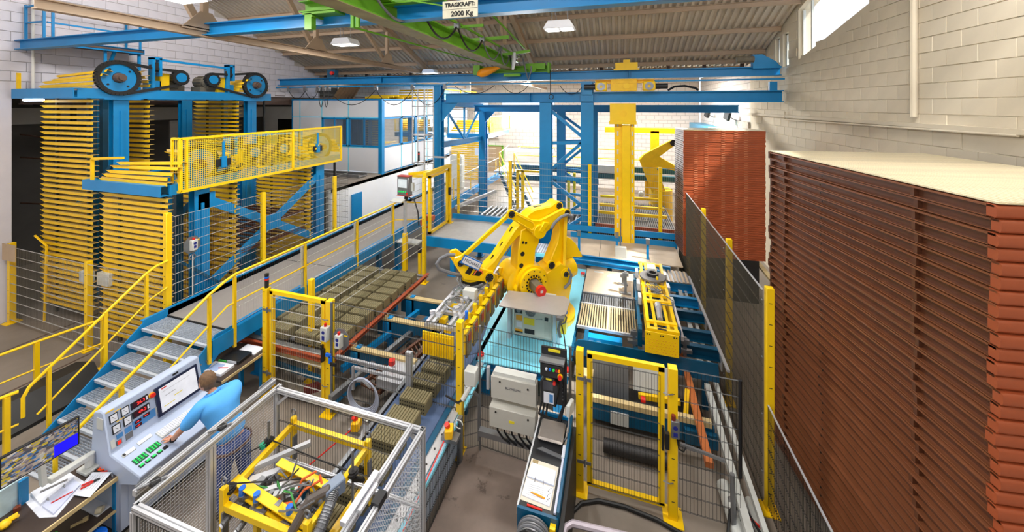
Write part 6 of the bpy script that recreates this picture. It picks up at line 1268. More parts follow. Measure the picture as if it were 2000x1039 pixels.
def pl(p0, p1, y0, y1, t0, t1, h, o=0.):      # plate lying on a sloping panel
    p0 = Vector(p0); p1 = Vector(p1); d = p1-p0; n = V(-d.z, 0, d.x).normalized(); n = n if n.x > 0 or n.z > .7 else -n
    if n.x < 0 and n.z < 0: n = -n
    m = MB(); q = [(y0,t0),(y1,t0),(y1,t1),(y0,t1)]
    vs = [p0+d*t+V(0,y,0)+n*(o+k) for k in (0, h) for y, t in q]
    m.add(vs, [(0,1,2,3),(7,6,5,4),(4,5,1,0),(5,6,2,1),(6,7,3,2),(7,4,0,3)]); return m
def ppt(y, t, o=.0, a=A0, b=A1):
    d = b-a; n = V(-d.z, 0, d.x).normalized(); n = n if n.z > 0 or n.x > 0 else -n
    return a+d*t+V(0,y,0)+n*o, n
prot = lambda a, b: Matrix((V(0,1,0), -(b-a).normalized(), V(0,1,0).cross(-(b-a).normalized()))).transposed().to_euler()
sb_ = part(CS, 'screen_bezel', pl(A0, A1, 3.40, 3.92, .14, .9, .025), M('bezel_dark', (28, 36, 66), .3))
part(sb_, 'screen', pl(A0, A1, 3.44, 3.89, .2, .83, .002, .026), EM('console_screen', (206, 208, 216), .35))
m = pl(A0, A1, 3.47, 3.53, .22, .25, .001, .029); part(sb_, 'screen_mark', m, RED)
for a, b, c, d in ((3.47,.7,3.6,.715), (3.6,.58,3.7,.6), (3.5,.45,3.62,.46), (3.47,.32,3.8,.325)): part(sb_, 'screen_line', pl(A0, A1, a, c, b, d, .001, .029), YL if b > .55 else STE)
part(CS, 'badge', pl(A0, A1, 3.63, 3.7, .05, .1, .004), BLKP)
for y0, y1, t0, t1 in ((2.94,3.02,.13,.33),(3.05,3.13,.13,.33),(2.95,3.03,.40,.60),(3.06,3.14,.38,.58)):
    g = part(CS, 'gauge', pl(A0, A1, y0, y1, t0, t1, .012), BLKP); part(g, 'gauge_face', pl(A0, A1, y0+.008, y1-.008, t0+.02, t1-.02, .001, .013), PAP)
    p, n_ = ppt((y0+y1)/2-.015, t0+.06, .015); q, _ = ppt((y0+y1)/2+.012, t1-.07, .015); part(g, 'needle', MB().bar(p, q, .004, .002, up=n_), BLK)
part(CS, 'label_strip', pl(A0, A1, 2.92, 3.0, .01, .04, .002), YEL); part(CS, 'label_strip', pl(A0, A1, 3.0, 3.06, .1, .12, .002), YEL); part(CS, 'label_strip', pl(A0, A1, 3.0, 3.08, .35, .37, .002), YEL)
LED = EM('led_red', (255, 50, 45), 1.2); LEDB = M('led_dark', (60, 8, 12), .3)
for t0, s_ in ((.15, '26.3'), (.38, '49.2')):
    g = part(CS, 'display', pl(A0, A1, 3.15, 3.33, t0, t0+.16, .015), BLKP); part(g, 'display_window', pl(A0, A1, 3.165, 3.3, t0+.02, t0+.14, .001, .016), LEDB)
    p, n_ = ppt(3.25, t0+.08, .019); text_part(g, 'digits', s_, .05, LED, p, prot(A0, A1), .001); part(g, 'unit_mark', pl(A0, A1, 3.305, 3.322, t0+.03, t0+.13, .001, .016), PAP)
p_, n_ = ppt(3.37, .25, 0); es = part(CS, 'emergency_stop', MB().cyl(p_, p_+n_*.02, .035, 16), OY); part(es, 'button', MB().cyl(p_+n_*.02, p_+n_*.05, .026, 14), RED)
PB = M('panel_blue', (70, 130, 190), .4)
part(CS, 'blue_panel', pl(A0, A1, 3.14, 3.38, .60, .80, .006), PB); part(CS, 'blue_panel', pl(A0, A1, 3.06, 3.13, .64, .76, .006), PB); part(CS, 'grey_panel', pl(A0, A1, 3.06, 3.13, .78, .92, .006), STE); part(CS, 'blue_panel', pl(A0, A1, 2.98, 3.04, .66, .76, .006), PB)
for y, t in ((3.16,.62),(3.16,.72),(3.25,.6),): 
    g = part(CS, 'small_display', pl(A0, A1, y, y+.07, t, t+.07, .01), LEDB); part(g, 'digits', pl(A0, A1, y+.015, y+.045, t+.028, t+.042, .001, .011), LED)
rb = part(CS, 'red_button', pl(A0, A1, 2.97, 3.02, .79, .9, .01), STE); part(rb, 'button_cap', pl(A0, A1, 2.98, 3.01, .81, .88, .008, .01), EM('button_red', (240, 40, 30), .6)); part(CS, 'switch_plate', pl(A0, A1, 2.92, 2.96, .7, .9, .008), GRY); part(CS, 'switch_plate', pl(A0, A1, 3.39, 3.4, .6, .8, .006), GRY)
GL = EM('key_green', (30, 200, 90), .25); KD = M('key_dark_green', (20, 70, 50), .4); KW = EM('key_white', (240, 240, 255), .8)
for y0, y1, t0 in ((2.95, 3.07, .2), (3.11, 3.25, .17)):
    g = part(CS, 'key_strip', pl(D0, D1, y0, y1, t0, t0+.09, .01), GRY)
    for k in range(4): part(g, 'key_cap', pl(D0, D1, y0+.006+k*(y1-y0)/4, y0-.004+(k+1)*(y1-y0)/4, t0+.015, t0+.075, .008, .01), KW if k > 0 or y0 > 3 else BLKP)
for y0, y1, t0 in ((2.965, 3.09, .50), (3.11, 3.235, .47)):
    g = part(CS, 'key_block', pl(D0, D1, y0, y1, t0, t0+.17, .008), KD); m = MB()
    for r_ in range(3):
        for k in range(4): x_ = pl(D0, D1, y0+.008+k*.03, y0+.024+k*.03, t0+.014+.053*r_, t0+.046+.053*r_, .007, .008); m.add(x_.v, x_.f)
    part(g, 'key_cap', m, GL, kind='stuff')
for k in range(5):
    y0 = 2.965+.061*k; g = part(CS, 'push_button', pl(D0, D1, y0, y0+.045, .73, .81, .01), BLKP); part(g, 'button_lens', pl(D0, D1, y0+.006, y0+.039, .745, .795, .01, .01), GL if k < 4 else BLKP)
kb = thing('keyboard', 'light grey keyboard lying on the console in front of the screen', 'keyboard', (-5.9, 3.5, .96)); part(kb, 'keyboard_body', pl(D0, D1, 3.28, 3.78, .26, .50, .02), GRY); m = MB()
for r_ in range(5):
    for k in range(20): x_ = pl(D0, D1, 3.295+k*.024, 3.313+k*.024, .275+.043*r_, .308+.043*r_, .008, .02); m.add(x_.v, x_.f)
part(kb, 'keys', m, PAP, kind='stuff')
# desk with monitor
DK = thing('work_desk', 'dark topped workshop desk with timber edge and lower shelf beside the console', 'desk', (-6.3, 2.4, 0))
part(DK, 'desk_top', MB().box(-6.68, 1.7, .74, -5.97, 2.98, .78), DESK); part(DK, 'timber_edge', MB().box(-5.97, 1.7, .735, -5.95, 2.98, .782), BOA); part(DK, 'shelf', MB().box(-6.68, 1.7, .33, -6.0, 2.96, .36), DESK); part(DK, 'timber_edge', MB().box(-6.0, 1.7, .33, -5.985, 2.96, .362), BOA)
for x, y in ((-6.02, 2.92), (-6.6, 2.92), (-6.02, 1.9), (-6.6, 1.9)): part(DK, 'leg', MB().box(x-.03, y-.03, 0, x+.03, y+.03, .74), BLU)
MO = thing('monitor', 'wide black monitor on the desk showing camera pictures', 'monitor', (-6.35, 2.45, .78))
def mq(y0, y1, z0, z1, x0, x1): 
    m = MB().box(-.02+x0, y0, z0, -.02+x1, y1, z1); c = V(-6.33, 2.43, 1.43); r_ = Matrix.Rotation(R(-6), 3, 'Z')
    m.v = [tuple(c + r_ @ Vector(p)) for p in m.v]; return m
bz = part(MO, 'bezel', mq(-.29, .29, -.17, .17, -.02, .02), BLKP, bevel=.004)
def SCN(name, cols, sc):
    m = bpy.data.materials.new(name); m.use_nodes = True; n = m.node_tree.nodes; L = m.node_tree.links; p = n['Principled BSDF']; p.inputs['Roughness'].default_value = .2
    tc = n.new('ShaderNodeTexCoord'); vo = n.new('ShaderNodeTexVoronoi'); vo.inputs['Scale'].default_value = sc; mp = n.new('ShaderNodeMapping'); mp.inputs['Scale'].default_value = (1, 1, 2.2); mp.inputs['Rotation'].default_value = (.6, 0, 0)
    L.new(tc.outputs['Object'], mp.inputs[0]); L.new(mp.outputs[0], vo.inputs['Vector']); sp = n.new('ShaderNodeSeparateColor'); L.new(vo.outputs['Color'], sp.inputs[0])
    cr = n.new('ShaderNodeValToRGB'); cr.color_ramp.interpolation = 'CONSTANT'
    for i, c in enumerate(cols):
        e = cr.color_ramp.elements[i] if i < 2 else cr.color_ramp.elements.new(i/len(cols)); e.position = i/len(cols); e.color = lin(c)+(1,)
    L.new(sp.outputs[0], cr.inputs[0]); L.new(cr.outputs[0], p.inputs['Base Color']); L.new(cr.outputs[0], p.inputs['Emission Color']); p.inputs['Emission Strength'].default_value = .15; return m
S1 = SCN('camera_picture_left', [(120,116,128),(150,140,140),(70,80,100),(60,110,170),(170,160,150),(190,170,60),(90,86,92),(200,196,190)], 24)
S2 = SCN('camera_picture_right', [(110,108,120),(160,150,150),(60,64,76),(50,100,160),(130,130,136),(180,160,70),(90,90,96)], 34)
part(bz, 'screen', mq(-.275, .09, -.155, .155, .02, .022), S1); part(bz, 'screen', mq(.09, .275, -.02, .155, .02, .022), S2); part(bz, 'screen', mq(.09, .275, -.155, -.02, .02, .022), EM('blue_screen', (20, 10, 220), .7))
part(MO, 'arm', MB().bar((-6.38, 2.5, 1.0), (-6.42, 2.86, .95), .09, .06).cyl((-6.42, 2.86, .82), (-6.42, 2.86, .98), .045, 12).box(-6.52, 2.78, .78, -6.32, 2.94, .82), GRY, bevel=.008); part(MO, 'neck', MB().bar((-6.38, 2.46, 1.0), (-6.36, 2.43, 1.4), .07, .04), GRY)
bd = thing('ring_binder', 'open ring binder with white sheets on the dark desk', 'binder', (-6.4, 2.55, .78))
part(bd, 'cover', MB().prism([(-6.70,2.42),(-6.62,2.76),(-6.24,2.74),(-6.03,2.42),(-6.2,2.36)], (0,0,.78), X_, Y_, 0, .006), PAP); part(bd, 'left_pages', MB().prism([(-6.66,2.47),(-6.60,2.72),(-6.42,2.72),(-6.36,2.43)], (0,0,.786), X_, Y_, 0, .03), PAP); part(bd, 'right_pages', MB().prism([(-6.33,2.43),(-6.39,2.71),(-6.24,2.7),(-6.08,2.42)], (0,0,.786), X_, Y_, 0, .02), M('lined_paper', (206, 212, 236), .7)); part(bd, 'rings', MB().tube([(-6.36,2.48,.81), (-6.35,2.48,.835), (-6.33,2.48,.81)], .006, 5).tube([(-6.39,2.62,.81), (-6.38,2.62,.835), (-6.36,2.62,.81)], .006, 5), STE, kind='stuff'); part(bd, 'ruler', MB().bar((-6.55,2.5,.82),(-6.45,2.68,.82),.03,.004), STE)
solo('pen', 'red pen lying on the open ring binder on the desk', 'pen', MB().cyl((-6.26,2.47,.813),(-6.2,2.62,.813),.006,6), RED)
ps = thing('paper_sheet', 'printed paper form with pliers on it at the desk edge', 'paper', (-6.1, 2.75, .79)); part(ps, 'sheet', MB().prism([(-6.16,2.6),(-6.3,2.83),(-6.07,2.9),(-5.93,2.64)], (0,0,.8), X_, Y_, 0, .003), PAP)
for k in range(7): part(ps, 'table_line', MB().bar((-6.18+.03*k,2.66+.008*k,.804),(-6.27+.03*k,2.8+.008*k,.804),.003,.001), STE)
def pliers(nm, lab, x, y, z, a, mat):
    t = thing(nm, lab, 'pliers', (x, y, z)); r_ = Matrix.Rotation(a, 3, 'Z'); f = lambda u, v: V(x, y, z+.01)+r_ @ V(u, v, 0)
    part(t, 'handle', MB().tube([f(0,0), f(.02,.03), f(.02,.1)], .009, 6), mat); part(t, 'handle', MB().tube([f(0,0), f(-.02,.03), f(-.025,.1)], .009, 6), mat); part(t, 'jaw', MB().tube([f(.005,0), f(.004,-.05)], [.012, .005], 6).tube([f(-.005,0), f(-.004,-.05)], [.012,.005], 6), BLKP, kind='stuff')
pliers('pliers', 'red handled pliers on the printed form at the desk edge', -6.12, 2.76, .805, 2.6, RED)
pliers('pliers', 'orange handled pliers among tools by the console foot', -6.3, 2.88, .78, -1.0, M('pliers_orange', (240, 80, 20), .4)); pliers('pliers', 'steel pliers at the corner of the dark desk', -6.08, 2.92, .78, -1.9, STE)
solo('screwdriver', 'red screwdriver lying beside the orange pliers', 'screwdriver', MB().cyl((-6.22,2.86,.79),(-6.12,2.93,.79),.009,6).cyl((-6.12,2.93,.79),(-6.04,2.98,.79),.004,5), RED)
sp = thing('spare_papers', 'white papers and a roll on the lower desk shelf', 'paper', (-6.3, 2.88, .36)); part(sp, 'sheet', MB().prism([(-6.42,2.78),(-6.42,2.94),(-6.1,2.94),(-6.1,2.78)], (0,0,.36), X_, Y_, 0, .01), PAP)
solo('tape_roll', 'cream tape roll on the papers of the lower desk shelf', 'roll', MB().ringdisc((-6.15,2.8,.405),(-6.1,2.83,.405),.012,.035,14), M('tape_cream', (226, 216, 190), .6)); solo('spray_bottle', 'green plastic bottle on the lower desk shelf', 'bottle', MB().tube([(-6.05,2.42,.36), (-6.05,2.42,.52), (-6.05,2.42,.56), (-6.05,2.42,.6)], [.05,.05,.03,.014], 12), M('bottle_green', (40, 190, 40), .3)); solo('blue_bucket', 'blue plastic bucket on the floor under the desk', 'bucket', MB().tube([(-5.95,2.62,.0), (-5.95,2.62,.28)], [.13,.17], 16), BLB); solo('work_glove', 'crumpled yellow work glove on the dark desk beside the cabinet', 'glove', MB().ball((-6.42,2.2,.82), .06, 8, 6, (1,.8,.7)).tube([(-6.42,2.24,.82),(-6.38,2.28,.84)],.018,6).tube([(-6.46,2.24,.82),(-6.45,2.3,.82)],.016,6), YEL2); solo('hammer', 'small wooden handled brush on the lower shelf', 'brush', MB().bar((-6.25,2.62,.37),(-6.2,2.7,.37),.02).bar((-6.2,2.7,.37),(-6.18,2.74,.37),.04), BOA)
gl_ = thing('drinking_glass', 'tea glass on the desk beside the pale cabinet', 'glass', (-6.55,2.33,.78)); part(gl_, 'glass', MB().cyl((-6.55,2.33,.78),(-6.55,2.33,.9),.03,12,.035,caps=False), GLA); part(gl_, 'tea', MB().cyl((-6.55,2.33,.785),(-6.55,2.33,.83),.028,12), M('tea', (120,50,20), .2))
LC = thing('pale_cabinet', 'pale blue cabinet with blue edge at the lower left picture corner', 'cabinet', (-6.7, 2.1, 0)); part(LC, 'cabinet_body', MB().box(-7.4, 1.6, 0, -6.62, 2.42, 1.08), M('cabinet_pale_blue', (196, 222, 232), .4), bevel=.01); part(LC, 'blue_edge', MB().box(-6.62, 2.36, 0, -6.59, 2.43, 1.06), BLU)
lp = thing('paper_stack', 'stack of white papers on the pale cabinet', 'paper', (-6.9, 2.3, 1.08)); part(lp, 'sheets', MB().cbox((-6.9,2.25,1.11), (.3,.22,.06), .3), PAP); part(lp, 'top_sheet', MB().cbox((-6.88,2.27,1.145), (.28,.2,.006), .5), PAP)
# second table under the walkway edge
T2 = thing('side_table', 'narrow dark table with timber edge and blue legs behind the operator', 'table', (-6.65, 4.8, 0))
part(T2, 'table_top', MB().box(-6.98, 4.38, .74, -6.34, 5.22, .78), DESK); part(T2, 'timber_edge', MB().box(-6.34, 4.38, .738, -6.325, 5.22, .782), BOA)
for x, y in ((-6.4, 5.14), (-6.92, 5.14), (-6.4, 4.46), (-6.92, 4.46)): part(T2, 'leg', MB().box(x-.03, y-.03, 0, x+.03, y+.03, .74), BLU)
sol = thing('post_guard', 'yellow guard strip on a black rail beside the blue table leg', 'post', (-6.33, 5.18, 0)); part(sol, 'strip', MB().box(-6.35, 5.16, .05, -6.31, 5.2, .6), YEL); part(sol, 'rail', MB().cyl((-6.27, 5.2, 0), (-6.27, 5.2, .72), .015, 6), BLKP)
b1 = thing('ring_binder', 'closed black binder with green label on the narrow side table', 'binder', (-6.7, 4.85, .78)); part(b1, 'cover', MB().cbox((-6.66, 4.86, .81), (.4, .26, .06), .1), BLKP, bevel=.004); part(b1, 'green_label', MB().cbox((-6.78, 4.70, .81), (.16, .01, .05), .1), M('label_green', (70, 200, 90), .5)); part(b1, 'pages', MB().cbox((-6.6, 4.735, .81), (.2, .01, .045), .1), PAP)
b2 = thing('paper_stack', 'white paper stack with blue print on the near end of the side table', 'paper', (-6.65, 4.55, .78)); part(b2, 'sheets', MB().cbox((-6.68, 4.56, .8), (.42, .24, .04), .08), PAP); part(b2, 'blue_print', MB().cbox((-6.72, 4.56, .821), (.2, .16, .002), .08), M('print_blue', (150, 170, 210), .6)); part(b2, 'red_pen', MB().bar((-6.66,4.55,.826),(-6.5,4.6,.826),.01), RED)
solo('note_sheets', 'white sheets at the far end of the narrow side table', 'paper', MB().cbox((-6.62, 5.1, .79), (.4, .2, .02), .05), PAP)
wb = thing('electric_box', 'white electric box on a bracket under the walkway', 'box', (-6.75, 5.4, .5)); part(wb, 'box_body', MB().box(-7.0, 5.5, .55, -6.55, 5.75, .85), GRY, bevel=.01); part(wb, 'bracket', MB().box(-7.1, 5.5, .42, -6.45, 5.6, .5), STE); part(wb,'stand',MB().box(-6.9,5.5,0,-6.85,5.55,.42).box(-6.6,5.5,0,-6.55,5.55,.42),STE)
# ---------------- operator
SKIN = M('skin', (206, 148, 122), .5, var=.05); SHIRT = M('shirt_blue', (84, 172, 246), .7, var=.06, scale=9, bump=.1); JEAN = M('jeans', (44, 66, 124), .8, var=.2, scale=20); HAIR = M('hair_brown', (112, 84, 58), .7, var=.3, scale=40); BELT = M('belt_brown', (72, 42, 26), .5); SHOE = M('shoe_dark', (40, 36, 34), .5)
PN = thing('person', 'man in a light blue shirt and jeans leaning over the console keyboard', 'person', (-4.95, 3.55, 0))
def skin(root, nm, verts, edges, radii, mat, sub=2):
    off = OFFS[root.name]; me = bpy.data.meshes.new(nm); me.from_pydata([tuple(Vector(v)-Vector(off)) for v in verts], edges, [])
    o = bpy.data.objects.new(nm, me); COL.objects.link(o); o.parent = root; OFFS[o.name] = off
    md = o.modifiers.new('skin', 'SKIN'); md.use_smooth_shade = True
    for sv, r_ in zip(me.skin_vertices[0].data, radii): sv.radius = r_ if isinstance(r_, tuple) else (r_, r_)
    me.skin_vertices[0].data[0].use_root = True
    s_ = o.modifiers.new('sub', 'SUBSURF'); s_.levels = sub; s_.render_levels = sub
    me.materials.append(mat); return o
pel = (-4.93, 3.56, .93); ch = (-5.14, 3.55, 1.27); nk = (-5.27, 3.54, 1.47); hd = (-5.38, 3.53, 1.62)
lsh = (-5.25, 3.35, 1.41); rsh = (-5.16, 3.74, 1.43); lel = (-5.48, 3.27, 1.13); rel_ = (-5.38, 3.85, 1.16); lha = (-5.70, 3.30, .955); rha = (-5.68, 3.74, .97)
lkn = (-4.96, 3.44, .5); rkn = (-4.90, 3.68, .5); lan = (-4.90, 3.42, .09); ran = (-4.82, 3.72, .09)
body = skin(PN, 'body', [pel, (-5.03,3.55,1.08), ch, nk, (-5.31,3.535,1.54), lsh, lel, (-5.66,3.30,.965), rsh, rel_, (-5.64,3.75,.98), (-4.95,3.47,.86), lkn, lan, (-4.91,3.65,.86), rkn, ran],
     [(0,1),(1,2),(2,3),(3,4),(2,5),(5,6),(6,7),(2,8),(8,9),(9,10),(0,11),(11,12),(12,13),(0,14),(14,15),(15,16)],
     [(.085,.1),(.085,.1),(.1,.13),.06,.055,.055,.042,.03,.055,.042,.03,.06,.05,.04,.06,.05,.04], SKIN)
shirt = skin(PN, 'shirt', [(-4.94,3.56,.91), (-5.04,3.55,1.1), (-5.14,3.55,1.27), (-5.23,3.545,1.41), (-5.27,3.54,1.475), lsh, (-5.35,3.3,1.27), (-5.42,3.285,1.195), rsh, (-5.28,3.82,1.28), (-5.34,3.84,1.21)],
     [(0,1),(1,2),(2,3),(3,4),(3,5),(5,6),(6,7),(3,8),(8,9),(9,10)], [(.19,.22),(.18,.21),(.18,.22),(.145,.175),.085,.105,.088,.082,.105,.088,.082], SHIRT)
jeans = skin(PN, 'jeans', [(-4.94,3.56,.97), (-4.93,3.56,.86), (-4.95,3.46,.76), lkn, lan, (-4.91,3.66,.76), rkn, ran], [(0,1),(1,2),(2,3),(3,4),(1,5),(5,6),(6,7)], [(.17,.2),(.165,.2),.115,.085,.07,.11,.085,.07], JEAN)
part(PN, 'belt', MB().tube([V(-4.94,3.56,.885)+V(.182*math.cos(R(a)),.212*math.sin(R(a)),-.0*math.cos(R(a))) for a in range(0,360,20)], .016, 6, closed=True), BELT)
part(PN, 'collar', MB().tube([V(-5.285,3.54,1.485)+V(.07*math.cos(R(a)),.075*math.sin(R(a)),.035*math.cos(R(a))) for a in range(0,360,24)], .018, 6, closed=True), SHIRT)
for (x, y, z) in (lan, ran): part(PN, 'shoe', MB().tube([(x+.06,y,.05),(x,y,.06),(x-.1,y,.045),(x-.18,y,.035)], [.045,.052,.045,.03], 8), SHOE)
head = part(PN, 'head', MB().ball(hd, .1, 18, 12, (1.02,.80,1.16)), SKIN); head.location = (0,0,0)
H = Vector(hd)
part(head, 'nose', MB().tube([H+V(-.1,0,.02), H+V(-.125,0,-.015), H+V(-.098,0,-.025)], [.008,.016,.008], 6), SKIN); part(head, 'mouth', MB().bar(H+V(-.092,-.025,-.06), H+V(-.092,.025,-.06), .012, .012), M('lip', (170,96,88), .5))
for s in (-1, 1):
    part(head, 'eye', MB().ball(H+V(-.088,.033*s,.012), .011, 8, 6), PAP); part(head, 'ear', MB().ball(H+V(.0,.082*s,-.005), .03, 8, 6, (.7,.35,1)), SKIN); part(head, 'brow', MB().bar(H+V(-.095,.016*s,.035), H+V(-.085,.05*s,.035), .01, .008), HAIR)
hm = MB(); hm.ball(H+V(.012,0,.018), .108, 22, 14, (1.02,.84,1.12)); keep = []
for f in hm.f:
    c = sum((Vector(hm.v[i]) for i in f), Vector())/len(f)-H
    if c.z > .045 or (c.x > -.01 and c.z > -.015) or (c.x > .05 and c.z > -.07): keep.append(f)
hm.f = keep; hm.v = [tuple(Vector(v)+V(random.uniform(-.004,.004),random.uniform(-.004,.004),random.uniform(-.004,.004))) for v in hm.v]
ho = part(head, 'hair', hm, HAIR); sd = ho.modifiers.new('solid', 'SOLIDIFY'); sd.thickness = .014
def hand(root, wrist, d, side):
    w_ = Vector(wrist); d = Vector(d).normalized(); l = Z_.cross(d).normalized()*side   # l points to the thumb side
    vs = [w_, w_+d*.05, w_+d*.09]; es = [(0,1),(1,2)]; rs = [(.026,.02),(.034,.016),(.036,.013)]
    o = skin(root, 'hand', vs, es, rs, SKIN, 2)
    for k, (off, L_) in enumerate(((.028,.068),(.010,.078),(-.009,.072),(-.027,.056))):
        b = w_+d*.085+l*off; e1 = b+d*L_*.5+l*off*.25+Z_*.006; e2 = b+d*L_+l*off*.5-Z_*.012
        f = skin(o, 'finger', [b-d*.02, b, e1, e2], [(0,1),(1,2),(2,3)], [.009,.0095,.0085,.007], SKIN, 1)
    b = w_+d*.025+l*.025; skin(o, 'thumb', [b-l*.015, b, b+l*.03+d*.028, b+l*.036+d*.058-Z_*.004], [(0,1),(1,2),(2,3)], [.012,.012,.0105,.008], SKIN, 1)
hand(PN, (-5.645,3.298,.972), (-1,-.05,-.1), 1); hand(PN, (-5.62,3.76,.985), (-1,-.15,-.1), -1)
part(PN, 'wrist_watch', MB().tube([V(-5.635,3.297,.978)+V(.006*math.cos(R(a)),.034*math.cos(R(a)),.034*math.sin(R(a))) for a in range(0,360,30)], .011, 6, closed=True), BLKP)
# ================================================================== FOREGROUND CELL
AC = thing('machine_enclosure', 'aluminium profile enclosure with wire mesh sides around the cutter in the foreground', 'enclosure', (-3.1, 2.8, 0))
xa, xb, ya, yb, zt = -4.14, -2.06, 2.13, 3.52, 1.8
def prof(p, q, w_=.05, nm='profile'):
    o = part(AC, nm, MB().bar(p, q, w_, w_), ALU); p = Vector(p); q = Vector(q); d = (q-p).normalized()
    up = Z_ if abs(d.z) < .9 else X_; u = d.cross(up).normalized(); g = MB()
    for n_ in ((up, u) if abs(d.z) < .9 else (u, up)):
        for s in (-1, 1): g.bar(p+n_*s*w_*.5, q+n_*s*w_*.5, .008, .003, up=n_) if True else 0
    part(o, 'groove', g, STE, kind='stuff'); return o
for a, b in (((xa,ya,zt),(xa,yb+.06,zt)), ((xa,yb,zt),(xb+.02,yb,zt)), ((xb,ya,zt),(xb,yb+.03,zt)), ((xa,ya,zt),(xb,ya,zt)), ((xb-.13,ya,zt+.02),(xb-.13,yb,zt+.02))): prof(a, b)
prof((xa-.15,2.2,zt),(xa-.15,3.62,zt)); 
for x, y in ((xa,ya),(xa,yb),(xb,ya),(xb,yb),(xa,2.76)): prof((x,y,0),(x,y,zt-.03), .06 if y == 2.76 else .05, 'upright')
for z in (.95, .35): prof((xa,yb,z),(xb,yb,z), .035)
part(AC, 'corner_plate', MB().box(xa-.18, 2.22, zt-.1, xa-.17, 2.42, zt+.04), STE); part(AC, 'corner_plate', MB().box(xa-.18, 3.42, zt-.08, xa-.17, 3.6, zt+.05), STE); part(AC, 'brace', MB().bar((xa+.02,yb,zt-.18),(xa+.2,yb,zt-.02),.03), ALU); part(AC, 'brace', MB().bar((xb-.02,yb,zt-.18),(xb-.2,yb,zt-.02),.03), ALU)
def sqmesh(x, y0, y1, z0, z1, st, r_, mat, nm, diag=False):
    m = MB(); 
    if not diag:
        y = y0
        while y <= y1: m.wire((x,y,z0),(x,y,z1),r_); y += st
        z = z0
        while z <= z1: m.wire((x,y0,z),(x,y1,z),r_); z += st
    else:
        n = int((y1-y0+z1-z0)/st)
        for i in range(n):
            t = i*st
            for s in (0, 1):
                a = (y0+max(0,t-(z1-z0)), z0+min(t,z1-z0)); b = (y0+min(t,y1-y0), z0+max(0,t-(y1-y0)))
                if s: a, b = (a[0], z0+z1-a[1]), (b[0], z0+z1-b[1])
                if abs(a[0]-b[0]) > .01: m.wire((x,a[0],a[1]),(x,b[0],b[1]),r_)
    return part(AC, nm, m, mat, kind='stuff')
ZN = M('zinc_mesh', (196, 198, 204), .4, .6, var=.05)
sqmesh(xa, ya+.03, 2.72, .1, zt-.05, .034, .0018, ZN, 'side_mesh'); sqmesh(xa, 2.8, yb-.03, .1, zt-.05, .034, .0018, ZN, 'side_mesh'); sqmesh(xb, ya+.03, yb-.03, .1, zt-.03, .05, .0028, ZN, 'expanded_mesh', True)
panel(AC, (xa+.03,yb+.01),(xb-.03,yb+.01), .08, zt-.06, WIRED, .036, .36, .0024, name='rear_mesh'); panel(AC, (xa+.03,ya),(xb-.03,ya), .08, zt-.06, WIRED, .034, .5, .003, name='front_mesh')
for y in (2.3, 2.9): part(AC, 'latch', MB().box(xa-.09, y-.03, zt+.02, xa-.02, y+.04, zt+.05), BLKP); part(AC, 'latch_arm', MB().cyl((xa-.13,y-.09,zt+.04),(xa+.0,y+.07,zt+.04),.011,8), STE)
part(AC, 'hinge_block', MB().box(xb-.05, 2.72, zt-.01, xb+.03, 2.84, zt+.05), BLKP); part(AC, 'door_closer', MB().box(xb-.19, 2.5, zt+.04, xb-.13, 2.95, zt+.08).cyl((xb-.1,2.62,zt+.05),(xb-.1,2.86,zt+.05),.025,8), ALU)
# yellow cutter frame
WC = thing('wire_cutter', 'yellow framed wire cutter machine with cables and valves inside the aluminium enclosure', 'machine', (-3.35, 3.2, 0))
z = 1.36; c4 = [(-3.93,3.58),(-2.82,3.58),(-2.82,2.72),(-3.9,2.72)]
for (x, y) in c4:
    p = part(WC, 'upright', MB().box(x-.03,y-.03,.05,x+.03,y+.03,z+.09), YEL, bevel=.004); e = part(p, 'eye_bolt', MB().tube(arc((x,y,z+.155),.035,0,360,12,X_,Z_)[:-1],.009,6,closed=True), STE); part(p, 'slot_plate', MB().box(x+.03,y-.05,z-.42,x+.05,y+.01,z-.12), STE)
for a, b in ((0,1),(1,2),(2,3),(3,0)): part(WC, 'top_beam', MB().bar((*c4[a],z-.1*(a==2)-.02*(a==3)),(*c4[b],z-.1*(b==3)*(a==2)),.055,.065), YEL, bevel=.003)
part(WC, 'cross_beam', MB().ubeam((-3.64,3.12,z+.0),(-2.9,3.1,z-.05),.08,.1,.012), YEL); part(WC, 'cross_beam', MB().ubeam((-3.95,2.86,z-.02),(-2.88,2.8,z-.12),.09,.1,.012), YEL); part(WC, 'lower_beam', MB().bar((-2.85,3.5,.9),(-2.85,2.8,.9),.08,.06), YEL)
for a, b, w_ in (((-3.95,3.0,1.33),(-3.5,3.42,1.38),.05), ((-3.85,2.95,1.28),(-3.5,3.2,1.3),.07), ((-3.6,2.9,1.3),(-3.3,3.12,1.3),.05), ((-3.45,2.9,1.3),(-3.2,3.06,1.32),.06)): part(WC, 'profile', MB().bar(a,b,w_), ALU)
part(WC, 'rod', MB().cyl((-4.0,3.3,1.3),(-4.0,3.3,1.62),.014,8), STE); part(WC, 'rod', MB().cyl((-2.78,3.28,1.0),(-2.78,3.28,1.62),.014,8), STE)
for x, y in ((-4.0,3.3),(-2.78,3.28),(-3.9,2.78)): part(WC, 'wire_reel', MB().cyl((x,y,1.34),(x,y,1.40),.045,14).cyl((x,y,1.36),(x,y,1.385),.06,14), DRK)
part(WC, 'green_knob', MB().cyl((-4.02,3.24,1.35),(-4.02,3.24,1.39),.035,10), M('knob_green',(40,170,130),.4)); part(WC, 'lever', MB().bar((-2.78,3.28,1.3),(-2.62,3.26,1.36),.03,.04), BLKP)
